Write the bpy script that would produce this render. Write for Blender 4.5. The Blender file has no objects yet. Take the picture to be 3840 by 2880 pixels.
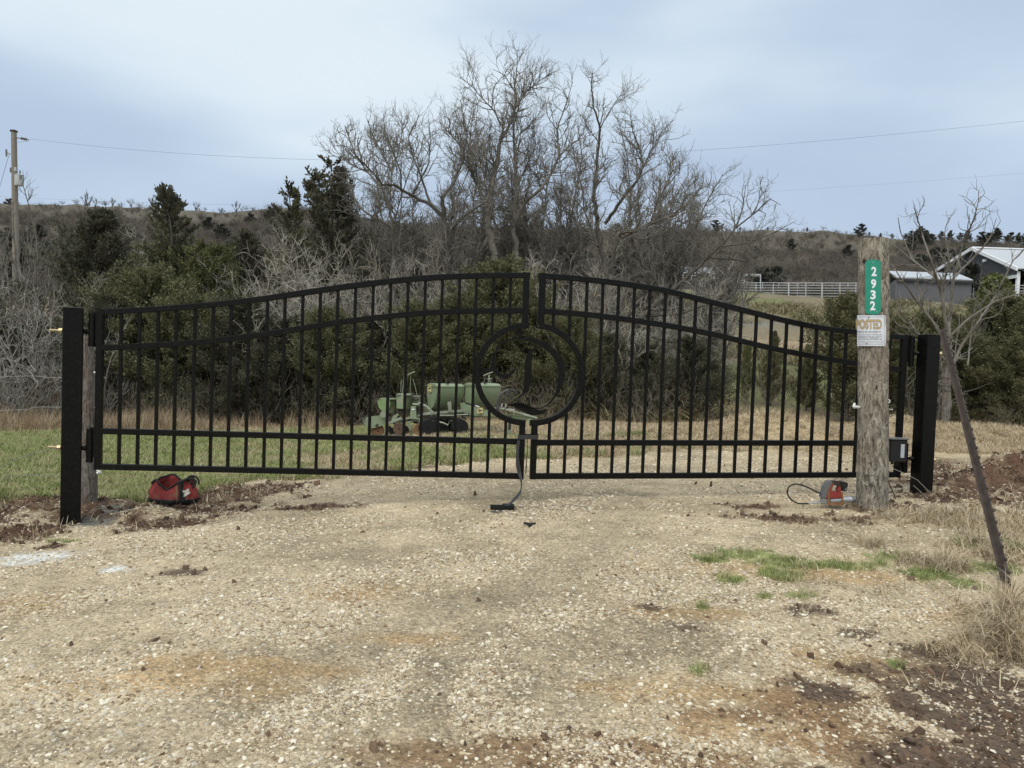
import bpy, math, random
import numpy as np
from mathutils import Vector, Matrix, Euler
# ------------------------------------------------------------------ camera, light, exposure
SC = bpy.context.scene
COL = SC.collection
PITCH, ROLL, FPX = math.radians(2.0), math.radians(2.0), 2884.0
CAMZ = 1.5
fw = np.array([0, math.cos(PITCH), -math.sin(PITCH)])
up0 = np.array([0, math.sin(PITCH), math.cos(PITCH)])
rt0 = np.array([1.0, 0, 0])
RT = rt0 * math.cos(ROLL) + up0 * math.sin(ROLL)
UP = up0 * math.cos(ROLL) - rt0 * math.sin(ROLL)
CAM = np.array([0, 0, CAMZ])
cd = bpy.data.cameras.new('camera')
cd.sensor_width = 36; cd.lens = FPX / 3840 * 36
cd.clip_start = 0.1; cd.clip_end = 6000
co = bpy.data.objects.new('camera', cd); COL.objects.link(co)
co.matrix_world = Matrix(((RT[0], UP[0], -fw[0], 0), (RT[1], UP[1], -fw[1], 0), (RT[2], UP[2], -fw[2], CAMZ), (0, 0, 0, 1)))
SC.camera = co
SUN_EL, SUN_AZ = math.radians(52), math.radians(205)
W = bpy.data.worlds.new('World'); SC.world = W; W.use_nodes = True
nt = W.node_tree; nt.nodes.clear()
def N(t, typ, **kw):
    n = t.nodes.new(typ)
    for k, v in kw.items():
        if k in n.inputs.keys() if isinstance(k, str) else False: n.inputs[k].default_value = v
        else: setattr(n, k, v)
    return n
def L(t, a, b): t.links.new(a, b)
out = N(nt, 'ShaderNodeOutputWorld')
sky = N(nt, 'ShaderNodeTexSky'); sky.sky_type = 'NISHITA'; sky.sun_disc = False
sky.sun_elevation = SUN_EL; sky.sun_rotation = SUN_AZ; sky.dust_density = 2.0
bgA = N(nt, 'ShaderNodeBackground'); bgA.inputs['Strength'].default_value = 0.1
L(nt, sky.outputs[0], bgA.inputs[0])
tc = N(nt, 'ShaderNodeTexCoord')
sep = N(nt, 'ShaderNodeSeparateXYZ'); L(nt, tc.outputs['Generated'], sep.inputs[0])
mp = N(nt, 'ShaderNodeMapping'); mp.inputs['Scale'].default_value = (1.5, 1.5, 4.5); mp.inputs['Location'].default_value = (7.7, 0.9, 2.2)
L(nt, tc.outputs['Generated'], mp.inputs[0])
nz = N(nt, 'ShaderNodeTexNoise'); nz.inputs['Scale'].default_value = 1.15; nz.inputs['Detail'].default_value = 4.5; nz.inputs['Roughness'].default_value = 0.42
L(nt, mp.outputs[0], nz.inputs['Vector'])
# elevation ramp: pale at the horizon, slate blue band, pale cloud above
rp = N(nt, 'ShaderNodeValToRGB')
mr = N(nt, 'ShaderNodeMath', operation='MULTIPLY_ADD'); mr.inputs[1].default_value = 0.50; mr.inputs[2].default_value = -0.25
L(nt, nz.outputs['Fac'], mr.inputs[0])
ad = N(nt, 'ShaderNodeMath', operation='ADD'); L(nt, sep.outputs['Z'], ad.inputs[0]); L(nt, mr.outputs[0], ad.inputs[1])
L(nt, ad.outputs[0], rp.inputs[0])
els = [(0.0, (.52, .60, .68)), (.12, (.50, .58, .68)), (.18, (.385, .47, .595)), (.26, (.36, .45, .58)), (.34, (.50, .595, .69)), (.41, (.64, .715, .765)), (.55, (.60, .675, .735)), (1.0, (.88, .95, 1.0))]
cr = rp.color_ramp; cr.interpolation = 'B_SPLINE'
while len(cr.elements) < len(els): cr.elements.new(0.5)
for e, (p, c) in zip(cr.elements, els): e.position = p; e.color = (*c, 1)
bgB = N(nt, 'ShaderNodeBackground'); L(nt, rp.outputs[0], bgB.inputs[0]); bgB.inputs['Strength'].default_value = 1.0
mx = N(nt, 'ShaderNodeMixShader'); mx.inputs[0].default_value = 0.94
L(nt, bgA.outputs[0], mx.inputs[1]); L(nt, bgB.outputs[0], mx.inputs[2]); L(nt, mx.outputs[0], out.inputs[0])
sd = bpy.data.lights.new('sun', 'SUN'); sd.energy = 1.5; sd.angle = math.radians(40); sd.color = (1, .95, .86)
so = bpy.data.objects.new('sun', sd); COL.objects.link(so)
so.rotation_euler = (math.radians(90) - SUN_EL, 0, math.radians(180) - SUN_AZ + math.pi)
sdir = Vector((math.sin(SUN_AZ) * math.cos(SUN_EL), math.cos(SUN_AZ) * math.cos(SUN_EL), math.sin(SUN_EL)))
so.rotation_euler = sdir.to_track_quat('Z', 'Y').to_euler()
VS = SC.view_settings
VS.view_transform = 'Standard'; VS.look = 'None'; VS.gamma = 1; VS.use_curve_mapping = False; VS.exposure = 0.37
SC.cycles.max_bounces = 6; SC.cycles.diffuse_bounces = 3; SC.cycles.glossy_bounces = 2; SC.cycles.transparent_max_bounces = 6
# ------------------------------------------------------------------ helpers
def ray(px, py):
    return fw * FPX + RT * (px - 1920) + UP * (1440 - py)
def at(px, py, Y):
    d = ray(px, py); return CAM + d * (Y / d[1])
_rs = np.random.RandomState(5)
_lat = _rs.rand(64, 256, 256).astype(np.float32)
def vn(x, y, k=0):
    xi = np.floor(x).astype(int); yi = np.floor(y).astype(int)
    fx = x - xi; fy = y - yi; fx = fx * fx * (3 - 2 * fx); fy = fy * fy * (3 - 2 * fy)
    l = _lat[k % 64]; a = xi & 255; b = yi & 255; a1 = (xi + 1) & 255; b1 = (yi + 1) & 255
    return (l[a, b] * (1 - fx) + l[a1, b] * fx) * (1 - fy) + (l[a, b1] * (1 - fx) + l[a1, b1] * fx) * fy
def fbm(x, y, s, o=4, k=0, g=.5):
    x = np.asarray(x, float); y = np.asarray(y, float)
    t = 0; a = 1; n = 0
    for i in range(o):
        t = t + a * vn(x / s + 13.7 * i, y / s + 7.3 * i, k + i); n += a; a *= g; s /= 2.03
    return t / n
def sstep(a, b, x):
    t = np.clip((x - a) / (b - a), 0, 1); return t * t * (3 - 2 * t)
HX = np.array([(-40, -.5), (-12, -.25), (-7, -.1), (-3.3, 0), (-2.6, .07), (-1.5, .17), (0, .25), (1.5, .29), (3, .32), (5, .38), (9, .45), (40, .6)])
SKY = np.array([(-2500, 700), (-900, 740), (0, 764), (220, 768), (560, 780), (830, 802), (900, 795), (1010, 778), (1150, 792), (1400, 835), (1700, 850), (2050, 862), (2500, 862), (2800, 866), (2950, 868), (3060, 866), (3180, 876), (3300, 893), (3600, 905), (3840, 912), (5200, 940), (7000, 980)])
def horizon(px): return 1440 - FPX * math.tan(PITCH) / math.cos(ROLL) + math.tan(ROLL) * (px - 1920)
BUMPS = []   # (x, y, rx, ry, h, sharp)
def Hbase(x, y):
    x = np.asarray(x, float); y = np.asarray(y, float)
    g = sstep(2.2, 6.0, y)
    hx = np.interp(x, HX[:, 0], HX[:, 1])
    near = .08 * (1 - g) + hx * g
    r = np.sqrt(x * x + y * y)
    px = 1920 + FPX * x / np.maximum(y, .05 * r + .01)
    px = np.clip(px, -2500, 7000)
    sy = np.interp(px, SKY[:, 0], SKY[:, 1])
    RD = 250 + 60 * vn(px / 900., px * 0, 3)
    el = (1440 - FPX * math.tan(PITCH) + math.tan(ROLL) * (px - 1920) - sy) / FPX
    ridge = CAMZ + RD * el
    Yd = np.where(y > 0, y, 0)
    rise = np.where(Yd > 16, (Yd - 16) * .1286, 0)
    mid = near + np.minimum(rise, 8.9)
    t = sstep(95, 1.0, np.full_like(Yd, 1.0)) * 0
    s = np.clip((Yd - 95) / (RD - 95), 0, None)
    up = np.where(s < 1, s ** 1.25, 1 - np.clip(s - 1, 0, 2) * .35)
    far = 9.2 + (ridge - 9.2) * up + (fbm(x, y, 60, 3, 9) - .5) * 14 * np.clip(s, 0, 1) * (1 - np.clip(s, 0, 1)) * 2
    h = np.where(Yd > 95, np.maximum(far, 4), mid)
    rough = (fbm(x, y, 1.3, 4, 20) - .5) * .06 * sstep(16, 6, r) + (fbm(x, y, .25, 3, 30) - .5) * .022 * sstep(14, 6, r)
    rough = rough + (fbm(x, y, 12, 3, 25) - .5) * 1.4 * sstep(20, 40, r)
    return h + rough
def sstepr(a, b, x): return sstep(a, b, x)
def H(x, y):
    h = Hbase(x, y)
    x = np.asarray(x, float); y = np.asarray(y, float); h = np.array(h)
    for (bx, by, rx, ry, bh, k) in BUMPS:
        d2 = ((x - bx) / rx) ** 2 + ((y - by) / ry) ** 2
        w = d2 < 4.5
        if not w.any(): continue
        if h.ndim == 0: h = h + bh * np.exp(-d2 * 1.6) * (1 + k * (fbm(x, y, .22, 3, 40) - .5) * 1.6)
        else: h[w] += bh * np.exp(-d2[w] * 1.6) * (1 + k * (fbm(x[w], y[w], .22, 3, 40) - .5) * 1.6)
    return h
def G(px, py):
    d = ray(px, py); d = d / np.linalg.norm(d)
    t0, t = 1.0, 1.0
    while t < 600:
        p = CAM + d * t
        if p[2] < H(p[0], p[1]): break
        t0 = t; t *= 1.06
    for _ in range(13):
        m = (t0 + t) / 2; p = CAM + d * m
        if p[2] < H(p[0], p[1]): t = m
        else: t0 = m
    return CAM + d * t
def gz(x, y): return float(H(np.array(float(x)), np.array(float(y))))
def bump(px, py, rxp, ryp, h, k=1.0, over=None):
    p = G(px, py); rx = rxp * p[1] / FPX
    q1 = G(px, py - ryp); q2 = G(px, py + ryp); ry = max(.12, (q1[1] - q2[1]) / 2)
    if over: ry = over
    BUMPS.append((p[0], p[1], rx, ry, h, k))
# ---- object helpers
def tag(o, label=None, cat=None, group=None, kind=None):
    if label: o['label'] = label
    if cat: o['category'] = cat
    if group: o['group'] = group
    if kind: o['kind'] = kind
    return o
def thing(name, label, cat, loc, group=None, rz=0):
    o = bpy.data.objects.new(name, None); o.empty_display_size = .1; COL.objects.link(o)
    o.location = [float(c) for c in loc]; o.rotation_euler = (0, 0, rz)
    return tag(o, label, cat, group)
def npmesh(name, v, q, mat=None, smooth=False, tris=False):
    me = bpy.data.meshes.new(name)
    v = np.asarray(v, np.float32).reshape(-1, 3); q = np.asarray(q, np.int32); k = q.shape[1]
    me.vertices.add(len(v)); me.vertices.foreach_set('co', v.ravel())
    me.loops.add(q.size); me.loops.foreach_set('vertex_index', q.ravel())
    me.polygons.add(len(q)); me.polygons.foreach_set('loop_start', np.arange(0, q.size, k, dtype=np.int32))
    me.polygons.foreach_set('loop_total', np.full(len(q), k, np.int32))
    if smooth: me.polygons.foreach_set('use_smooth', np.ones(len(q), bool))
    me.update(calc_edges=True); me.validate()
    if mat: me.materials.append(mat)
    return me
def link(name, me, parent=None, kind=None, label=None):
    o = bpy.data.objects.new(name, me); COL.objects.link(o)
    if parent: o.parent = parent
    if kind: o['kind'] = kind
    if label: o['label'] = label
    return o
class MB:
    def __init__(s, org=(0, 0, 0)): s.v = []; s.f = []; s.org = np.array([float(c) for c in org])
    def add(s, v, f):
        b = len(s.v); s.v += [tuple(np.asarray(p, float)) for p in v]; s.f += [tuple(i + b for i in q) for q in f]; return s
    def box(s, c, size, R=None, ch=.0, taper=1.0):
        hx, hy, hz = [k / 2 for k in size]; c = np.array(c, float)
        R = np.eye(3) if R is None else np.array(R)
        ch = min(ch, hx * .45, hy * .45, hz * .45)
        if ch <= 0:
            vs = []
            for sx, sy, sz in [(-1, -1, -1), (1, -1, -1), (1, 1, -1), (-1, 1, -1), (-1, -1, 1), (1, -1, 1), (1, 1, 1), (-1, 1, 1)]:
                k = taper if sz < 0 else 1
                vs.append(c + R @ np.array([sx * hx * k, sy * hy * k, sz * hz]))
            return s.add(vs, [(0, 3, 2, 1), (4, 5, 6, 7), (0, 1, 5, 4), (1, 2, 6, 5), (2, 3, 7, 6), (3, 0, 4, 7)])
        vs = []; idx = {}
        for sx in (-1, 1):
            for sy in (-1, 1):
                for sz in (-1, 1):
                    k = taper if sz < 0 else 1
                    for a in range(3):
                        d = [sx * (hx - ch), sy * (hy - ch), sz * (hz - ch)]
                        d[a] = (sx, sy, sz)[a] * (hx, hy, hz)[a]
                        d[0] *= k; d[1] *= k
                        idx[(sx, sy, sz, a)] = len(vs); vs.append(c + R @ np.array(d))
        fs = []
        for a in range(3):
            b, d = (a + 1) % 3, (a + 2) % 3
            for sg in (-1, 1):
                q = []
                for sb, sdd in ((-1, -1), (1, -1), (1, 1), (-1, 1)):
                    k = [0, 0, 0]; k[a] = sg; k[b] = sb; k[d] = sdd; q.append(idx[(*k, a)])
                fs.append(tuple(q if sg > 0 else q[::-1]))
            for sb in (-1, 1):
                for sdd in (-1, 1):
                    k1 = [0, 0, 0]; k1[a] = -1; k1[b] = sb; k1[d] = sdd; k2 = list(k1); k2[a] = 1
                    fs.append((idx[(*k1, b)], idx[(*k2, b)], idx[(*k2, d)], idx[(*k1, d)]))
        for sx in (-1, 1):
            for sy in (-1, 1):
                for sz in (-1, 1): fs.append(tuple(idx[(sx, sy, sz, a)] for a in range(3)))
        return s.add(vs, fs)
    def sweep(s, pts, Nn, hn, hs, ch=.003, close=False, widths=None):
        # rectangular chamfered section along pts; hn half size along Nn, hs half size across
        pts = [np.array(p, float) for p in pts]; n = len(pts); Nn = np.array(Nn, float); Nn /= np.linalg.norm(Nn)
        prof = [(-hn + ch, -hs), (hn - ch, -hs), (hn, -hs + ch), (hn, hs - ch), (hn - ch, hs), (-hn + ch, hs), (-hn, hs - ch), (-hn, -hs + ch)] if ch else [(-hn, -hs), (hn, -hs), (hn, hs), (-hn, hs)]
        m = len(prof); vs = []
        for i, p in enumerate(pts):
            a = pts[(i - 1) % n] if (close or i > 0) else p; b = pts[(i + 1) % n] if (close or i < n - 1) else p
            T = b - a; T /= np.linalg.norm(T); S = np.cross(Nn, T); S /= np.linalg.norm(S)
            k = 1 if widths is None else widths[i]
            for (u, w) in prof: vs.append(p + Nn * u + S * w * k)
        fs = []
        for i in range(n if close else n - 1):
            j = (i + 1) % n
            for k in range(m): fs.append((i * m + k, i * m + (k + 1) % m, j * m + (k + 1) % m, j * m + k))
        if not close: fs.append(tuple(range(m))[::-1]); fs.append(tuple((n - 1) * m + k for k in range(m)))
        return s.add(vs, fs)
    def tube(s, pts, r, n=8, caps=True):
        pts = [np.array(p, float) for p in pts]; m = len(pts)
        rs = [r] * m if np.isscalar(r) else list(r); vs = []
        ref = None
        for i, p in enumerate(pts):
            T = pts[min(i + 1, m - 1)] - pts[max(i - 1, 0)]; T /= (np.linalg.norm(T) + 1e-9)
            if ref is None: ref = np.array([0, 0, 1.]) if abs(T[2]) < .9 else np.array([1., 0, 0])
            A = np.cross(T, ref); A /= np.linalg.norm(A) + 1e-9; B = np.cross(T, A); ref = -B if np.dot(-B, ref) > 0 else B
            for k in range(n):
                a = 2 * math.pi * k / n; vs.append(p + rs[i] * (math.cos(a) * A + math.sin(a) * B))
        fs = [(i * n + k, i * n + (k + 1) % n, (i + 1) * n + (k + 1) % n, (i + 1) * n + k) for i in range(m - 1) for k in range(n)]
        if caps: fs += [tuple(range(n))[::-1], tuple((m - 1) * n + k for k in range(n))]
        return s.add(vs, fs)
    def cyl(s, a, b, r, n=12, r2=None): return s.tube([a, b], [r, r if r2 is None else r2], n)
    def lathe(s, c, prof, n=16, R=None, ell=(1, 1)):
        c = np.array(c, float); R = np.eye(3) if R is None else np.array(R); vs = []
        for (r, z) in prof:
            for k in range(n):
                a = 2 * math.pi * k / n; vs.append(c + R @ np.array([r * math.cos(a) * ell[0], r * math.sin(a) * ell[1], z]))
        m = len(prof)
        fs = [(i * n + k, i * n + (k + 1) % n, (i + 1) * n + (k + 1) % n, (i + 1) * n + k) for i in range(m - 1) for k in range(n)]
        fs += [tuple(range(n))[::-1], tuple((m - 1) * n + k for k in range(n))]
        return s.add(vs, fs)
    def plate(s, poly, F, th):
        # poly: 2D points; F(u,v,w) maps to world; thickness th in w
        n = len(poly); vs = [F(u, v, 0) for u, v in poly] + [F(u, v, th) for u, v in poly]
        fs = [tuple(range(n))[::-1], tuple(range(n, 2 * n))] + [(i, (i + 1) % n, n + (i + 1) % n, n + i) for i in range(n)]
        return s.add(vs, fs)
    def build(s, name, mat, parent=None, smooth=False, kind=None, label=None, autos=None):
        me = bpy.data.meshes.new(name)
        vv = (np.array(s.v) - s.org).tolist()
        me.from_pydata(vv, [], s.f); me.update()
        import bmesh
        bm = bmesh.new(); bm.from_mesh(me); bmesh.ops.recalc_face_normals(bm, faces=bm.faces); bm.to_mesh(me); bm.free()
        for mm in (mat if isinstance(mat, (list, tuple)) else [mat]): me.materials.append(mm)
        if smooth:
            me.polygons.foreach_set('use_smooth', [True] * len(me.polygons))
            me.set_sharp_from_angle(angle=math.radians(autos or 40))
        return link(name, me, parent, kind, label)
def RZ(a):
    c, s_ = math.cos(a), math.sin(a); return np.array([[c, -s_, 0], [s_, c, 0], [0, 0, 1.]])
def RXm(a):
    c, s_ = math.cos(a), math.sin(a); return np.array([[1, 0, 0], [0, c, -s_], [0, s_, c]])
def RYm(a):
    c, s_ = math.cos(a), math.sin(a); return np.array([[c, 0, s_], [0, 1, 0], [-s_, 0, c]])
# ---- materials
def M(name, col, rough=.7, metal=0, var=None, vs=8, stretch=(1, 1, 1), bump=0, bs=40, bd=.01, spec=.4, coord='Object', var2=None, v2s=2, rnd=0, trans=0):
    m = bpy.data.materials.new(name); m.use_nodes = True; t = m.node_tree; b = t.nodes['Principled BSDF']
    b.inputs['Roughness'].default_value = rough; b.inputs['Metallic'].default_value = metal
    b.inputs['Specular IOR Level'].default_value = spec
    tcn = N(t, 'ShaderNodeTexCoord'); mpn = N(t, 'ShaderNodeMapping'); mpn.inputs['Scale'].default_value = stretch
    L(t, tcn.outputs[coord], mpn.inputs[0])
    src = None
    def ramp(lo, hi, a, bb):
        mixn = N(t, 'ShaderNodeMix', data_type='RGBA'); mrr = N(t, 'ShaderNodeMapRange'); mrr.inputs['From Min'].default_value = a; mrr.inputs['From Max'].default_value = bb
        return mixn, mrr
    col4 = (*col, 1)
    cur = None
    if var is not None:
        nn = N(t, 'ShaderNodeTexNoise'); nn.inputs['Scale'].default_value = vs; nn.inputs['Detail'].default_value = 6; nn.inputs['Roughness'].default_value = .65
        L(t, mpn.outputs[0], nn.inputs['Vector']); mi, mg = ramp(0, 0, .36, .64); L(t, nn.outputs['Fac'], mg.inputs['Value']); L(t, mg.outputs[0], mi.inputs['Factor'])
        mi.inputs['A'].default_value = col4; mi.inputs['B'].default_value = (*var, 1); cur = mi.outputs['Result']
    if var2 is not None:
        nn = N(t, 'ShaderNodeTexNoise'); nn.inputs['Scale'].default_value = v2s; nn.inputs['Detail'].default_value = 5; nn.inputs['Roughness'].default_value = .7
        L(t, tcn.outputs[coord], nn.inputs['Vector']); mi, mg = ramp(0, 0, .5, .68); L(t, nn.outputs['Fac'], mg.inputs['Value']); L(t, mg.outputs[0], mi.inputs['Factor'])
        if cur is not None: L(t, cur, mi.inputs['A'])
        else: mi.inputs['A'].default_value = col4
        mi.inputs['B'].default_value = (*var2, 1); cur = mi.outputs['Result']
    if rnd:
        oi = N(t, 'ShaderNodeObjectInfo'); hs = N(t, 'ShaderNodeHueSaturation')
        mrr = N(t, 'ShaderNodeMapRange'); mrr.inputs['To Min'].default_value = 1 - rnd; mrr.inputs['To Max'].default_value = 1 + rnd
        L(t, oi.outputs['Random'], mrr.inputs['Value']); L(t, mrr.outputs[0], hs.inputs['Value'])
        if cur is not None: L(t, cur, hs.inputs['Color'])
        else: hs.inputs['Color'].default_value = col4
        cur = hs.outputs[0]
    if cur is not None: L(t, cur, b.inputs['Base Color'])
    else: b.inputs['Base Color'].default_value = col4
    if bump:
        nb = N(t, 'ShaderNodeTexNoise'); nb.inputs['Scale'].default_value = bs; nb.inputs['Detail'].default_value = 5
        L(t, mpn.outputs[0], nb.inputs['Vector']); bn = N(t, 'ShaderNodeBump'); bn.inputs['Strength'].default_value = bump; bn.inputs['Distance'].default_value = bd
        L(t, nb.outputs['Fac'], bn.inputs['Height']); L(t, bn.outputs[0], b.inputs['Normal'])
    if trans:
        tr = N(t, 'ShaderNodeBsdfTranslucent'); ms = N(t, 'ShaderNodeMixShader'); ms.inputs[0].default_value = trans
        if cur is not None: L(t, cur, tr.inputs[0])
        else: tr.inputs[0].default_value = col4
        o = t.nodes['Material Output']; L(t, b.outputs[0], ms.inputs[1]); L(t, tr.outputs[0], ms.inputs[2]); L(t, ms.outputs[0], o.inputs[0])
    return m
def randmat(name, cols, rough=.85, vs=60, amt=.25):
    # colour picked per instance from a ramp, with a little noise
    m = bpy.data.materials.new(name); m.use_nodes = True; t = m.node_tree; b = t.nodes['Principled BSDF']; b.inputs['Roughness'].default_value = rough
    b.inputs['Specular IOR Level'].default_value = .25
    oi = N(t, 'ShaderNodeObjectInfo'); r = N(t, 'ShaderNodeValToRGB'); r.color_ramp.interpolation = 'CONSTANT' if len(cols) > 5 else 'LINEAR'
    while len(r.color_ramp.elements) < len(cols): r.color_ramp.elements.new(.5)
    for i, (e, c) in enumerate(zip(r.color_ramp.elements, cols)): e.position = i / (len(cols) if len(cols) > 5 else len(cols) - 1); e.color = (*c, 1)
    L(t, oi.outputs['Random'], r.inputs[0])
    tcn = N(t, 'ShaderNodeTexCoord'); nn = N(t, 'ShaderNodeTexNoise'); nn.inputs['Scale'].default_value = vs; nn.inputs['Detail'].default_value = 3
    L(t, tcn.outputs['Object'], nn.inputs['Vector']); mrr = N(t, 'ShaderNodeMapRange'); mrr.inputs['From Min'].default_value = .3; mrr.inputs['From Max'].default_value = .7
    mrr.inputs['To Min'].default_value = 1 - amt; mrr.inputs['To Max'].default_value = 1 + amt; L(t, nn.outputs['Fac'], mrr.inputs['Value'])
    hs = N(t, 'ShaderNodeHueSaturation'); L(t, mrr.outputs[0], hs.inputs['Value']); L(t, r.outputs[0], hs.inputs['Color']); L(t, hs.outputs[0], b.inputs['Base Color'])
    return m
# ---- scatter: one mesh of points + geometry nodes instancing
def scatter(name, protos, pts, rots, scl, idx, kind='stuff', label=None, cat=None):
    me = bpy.data.meshes.new(name); n = len(pts)
    me.vertices.add(n); me.vertices.foreach_set('co', np.asarray(pts, np.float32).ravel())
    a = me.attributes.new('rot', 'FLOAT_VECTOR', 'POINT'); a.data.foreach_set('vector', np.asarray(rots, np.float32).ravel())
    a = me.attributes.new('scl', 'FLOAT_VECTOR', 'POINT'); a.data.foreach_set('vector', np.asarray(scl, np.float32).ravel())
    a = me.attributes.new('idx', 'INT', 'POINT'); a.data.foreach_set('value', np.asarray(idx, np.int32).ravel())
    o = link(name, me, None, kind); tag(o, label, cat)
    ng = bpy.data.node_groups.new(name + '_nodes', 'GeometryNodeTree')
    ng.interface.new_socket('Geometry', in_out='INPUT', socket_type='NodeSocketGeometry'); ng.interface.new_socket('Geometry', in_out='OUTPUT', socket_type='NodeSocketGeometry')
    gi = ng.nodes.new('NodeGroupInput'); go = ng.nodes.new('NodeGroupOutput'); ip = ng.nodes.new('GeometryNodeInstanceOnPoints')
    jg = ng.nodes.new('GeometryNodeJoinGeometry')
    for pm in reversed(protos):
        po = bpy.data.objects.new(name + '_piece', pm)
        oi = ng.nodes.new('GeometryNodeObjectInfo'); oi.inputs['Object'].default_value = po; oi.inputs['As Instance'].default_value = True
        L(ng, oi.outputs['Geometry'], jg.inputs[0])
    def att(nm, ty):
        q = ng.nodes.new('GeometryNodeInputNamedAttribute'); q.data_type = ty; q.inputs['Name'].default_value = nm; return q.outputs['Attribute']
    e2r = ng.nodes.new('FunctionNodeEulerToRotation'); L(ng, att('rot', 'FLOAT_VECTOR'), e2r.inputs[0])
    L(ng, gi.outputs[0], ip.inputs['Points']); L(ng, jg.outputs[0], ip.inputs['Instance']); ip.inputs['Pick Instance'].default_value = True
    L(ng, att('idx', 'INT'), ip.inputs['Instance Index']); L(ng, e2r.outputs[0], ip.inputs['Rotation']); L(ng, att('scl', 'FLOAT_VECTOR'), ip.inputs['Scale'])
    L(ng, ip.outputs[0], go.inputs[0])
    md = o.modifiers.new('scatter', 'NODES'); md.node_group = ng
    return o
# ------------------------------------------------------------------ ground
BUMPS.append((-4.95, 6.95, .42, .32, .30, 1.0)); bump(150, 1900, 120, 30, .10, 1.4); bump(380, 1900, 170, 25, .05, 1.5); bump(560, 1935, 130, 22, .07, 1.6); bump(850, 1850, 190, 22, .06, 1.5)
bump(60, 1985, 110, 25, .08, 1.4)
bump(3560, 1850, 110, 30, .06, 1.2)
bump(2840, 1640, 210, 30, .40, .12, .8); bump(3350, 1640, 260, 20, .34, .15, .7); bump(3060, 1640, 160, 20, .25, .2, .6)
bump(2480, 1640, 260, 18, .12, .2, .8); BUMPS.append((8.0, 12.8, 1.2, .7, .2, .2))
bump(3840, 2400, 250, 130, .12, .8)
_q = G(3930, 1815); BUMPS.append((_q[0], _q[1] + .15, .95, .5, .27, .7)); BUMPS.append((_q[0] - .75, _q[1] - .05, .45, .3, .10, .8)); BANK = _q
MASKS = []
def blob(kind, px, py, rxp, ryp, w=1.0):
    p = G(px, py); q1 = G(px, py - ryp); q2 = G(px, py + ryp)
    MASKS.append((kind, p[0], p[1], rxp * p[1] / FPX, min(2.5, max(.05, (q1[1] - q2[1]) / 2)), w))
# brown dirt left of and under the gate, clay round the post
for a in [(60, 1890, 240, 70), (380, 1900, 200, 45), (620, 1960, 200, 30), (880, 1850, 260, 40), (760, 1915, 260, 22), (60, 1990, 150, 40), (1060, 1825, 120, 12), (1150, 1905, 180, 12), (200, 2050, 60, 10), (1480, 1750, 150, 9), (1340, 1695, 50, 8)]: blob('dirt', *a)
for a in [(470, 1915, 130, 22), (330, 1960, 80, 18)]: blob('clay', *a, 1.0)
for a in [(3800, 1770, 380, 110), (3560, 1860, 160, 30), (3300, 1905, 200, 26), (3000, 1945, 330, 18), (2840, 1900, 120, 12)]: blob('dirt', *a, .95)
for a in [(1350, 2225, 260, 48), (1560, 2400, 260, 30), (2240, 2580, 160, 26), (2700, 2600, 500, 60), (3300, 2500, 330, 70), (3650, 2300, 260, 50), (120, 2260, 160, 50), (500, 2560, 500, 60), (2900, 2760, 700, 110), (900, 2500, 500, 40), (2550, 2300, 260, 30), (3100, 2150, 500, 30)]: blob('tan', *a, .75)
for a in [(2500, 2860, 1300, 100), (3300, 2780, 650, 140), (2900, 2680, 420, 60), (3100, 2620, 420, 60), (1700, 2840, 260, 50), (2250, 2770, 260, 40)]: blob('brown', *a, .85)
for a in [(3720, 2640, 420, 230), (3550, 2830, 400, 120), (3100, 2590, 150, 45), (3800, 2800, 300, 150)]: blob('dark', *a, .95)
for a in [(150, 2088, 140, 20), (440, 2135, 60, 10), (60, 2110, 90, 10)]: blob('lime', *a, .9)
for a in [(2560, 2355, 90, 24), (3040, 2285, 110, 26), (3230, 2378, 80, 16), (690, 2150, 130, 18), (2450, 2280, 60, 12)]: blob('dark', *a, .85)
for a in [(2670, 2095, 55, 15), (2830, 2080, 120, 16), (3000, 2110, 170, 22), (2930, 2150, 90, 20), (3200, 2120, 200, 20), (3350, 2090, 110, 18), (3480, 2150, 160, 30), (3620, 2190, 120, 38), (3700, 2130, 140, 30), (3620, 2035, 50, 16), (3790, 2050, 60, 24), (2740, 2175, 60, 20), (2850, 2235, 40, 10), (3000, 2230, 60, 10), (2630, 2275, 25, 9), (3350, 2490, 30, 12), (2620, 2510, 40, 9), (250, 2030, 60, 8), (720, 1850, 50, 9)]: blob('grass', *a, .95)
for a in [(3780, 2330, 180, 90), (3560, 2120, 90, 25), (3250, 2040, 60, 20), (3700, 1950, 300, 40), (3760, 2080, 200, 50), (3650, 2440, 150, 50)]: blob('straw', *a, .85)
for a in [(2840, 1590, 150, 50), (3330, 1600, 220, 34), (3050, 1600, 60, 20)]: blob('pile', *a, .8)
MASKS.append(('dirt', BANK[0], BANK[1] + .1, 1.75, .95, 1.0)); MASKS.append(('dirt', BANK[0] - .8, BANK[1] - .05, .8, .45, 1.0))
LEFTB = np.array([G(*p)[:2] for p in [(-900, 2100), (-300, 1960), (0, 1880), (250, 1868), (600, 1905), (700, 1830), (1000, 1800), (1250, 1798), (1450, 1775), (1600, 1745), (1900, 1725), (2300, 1712), (2600, 1690)]])
def far_edge(x): return np.interp(x, LEFTB[:, 0], LEFTB[:, 1])
TRK = []
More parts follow.
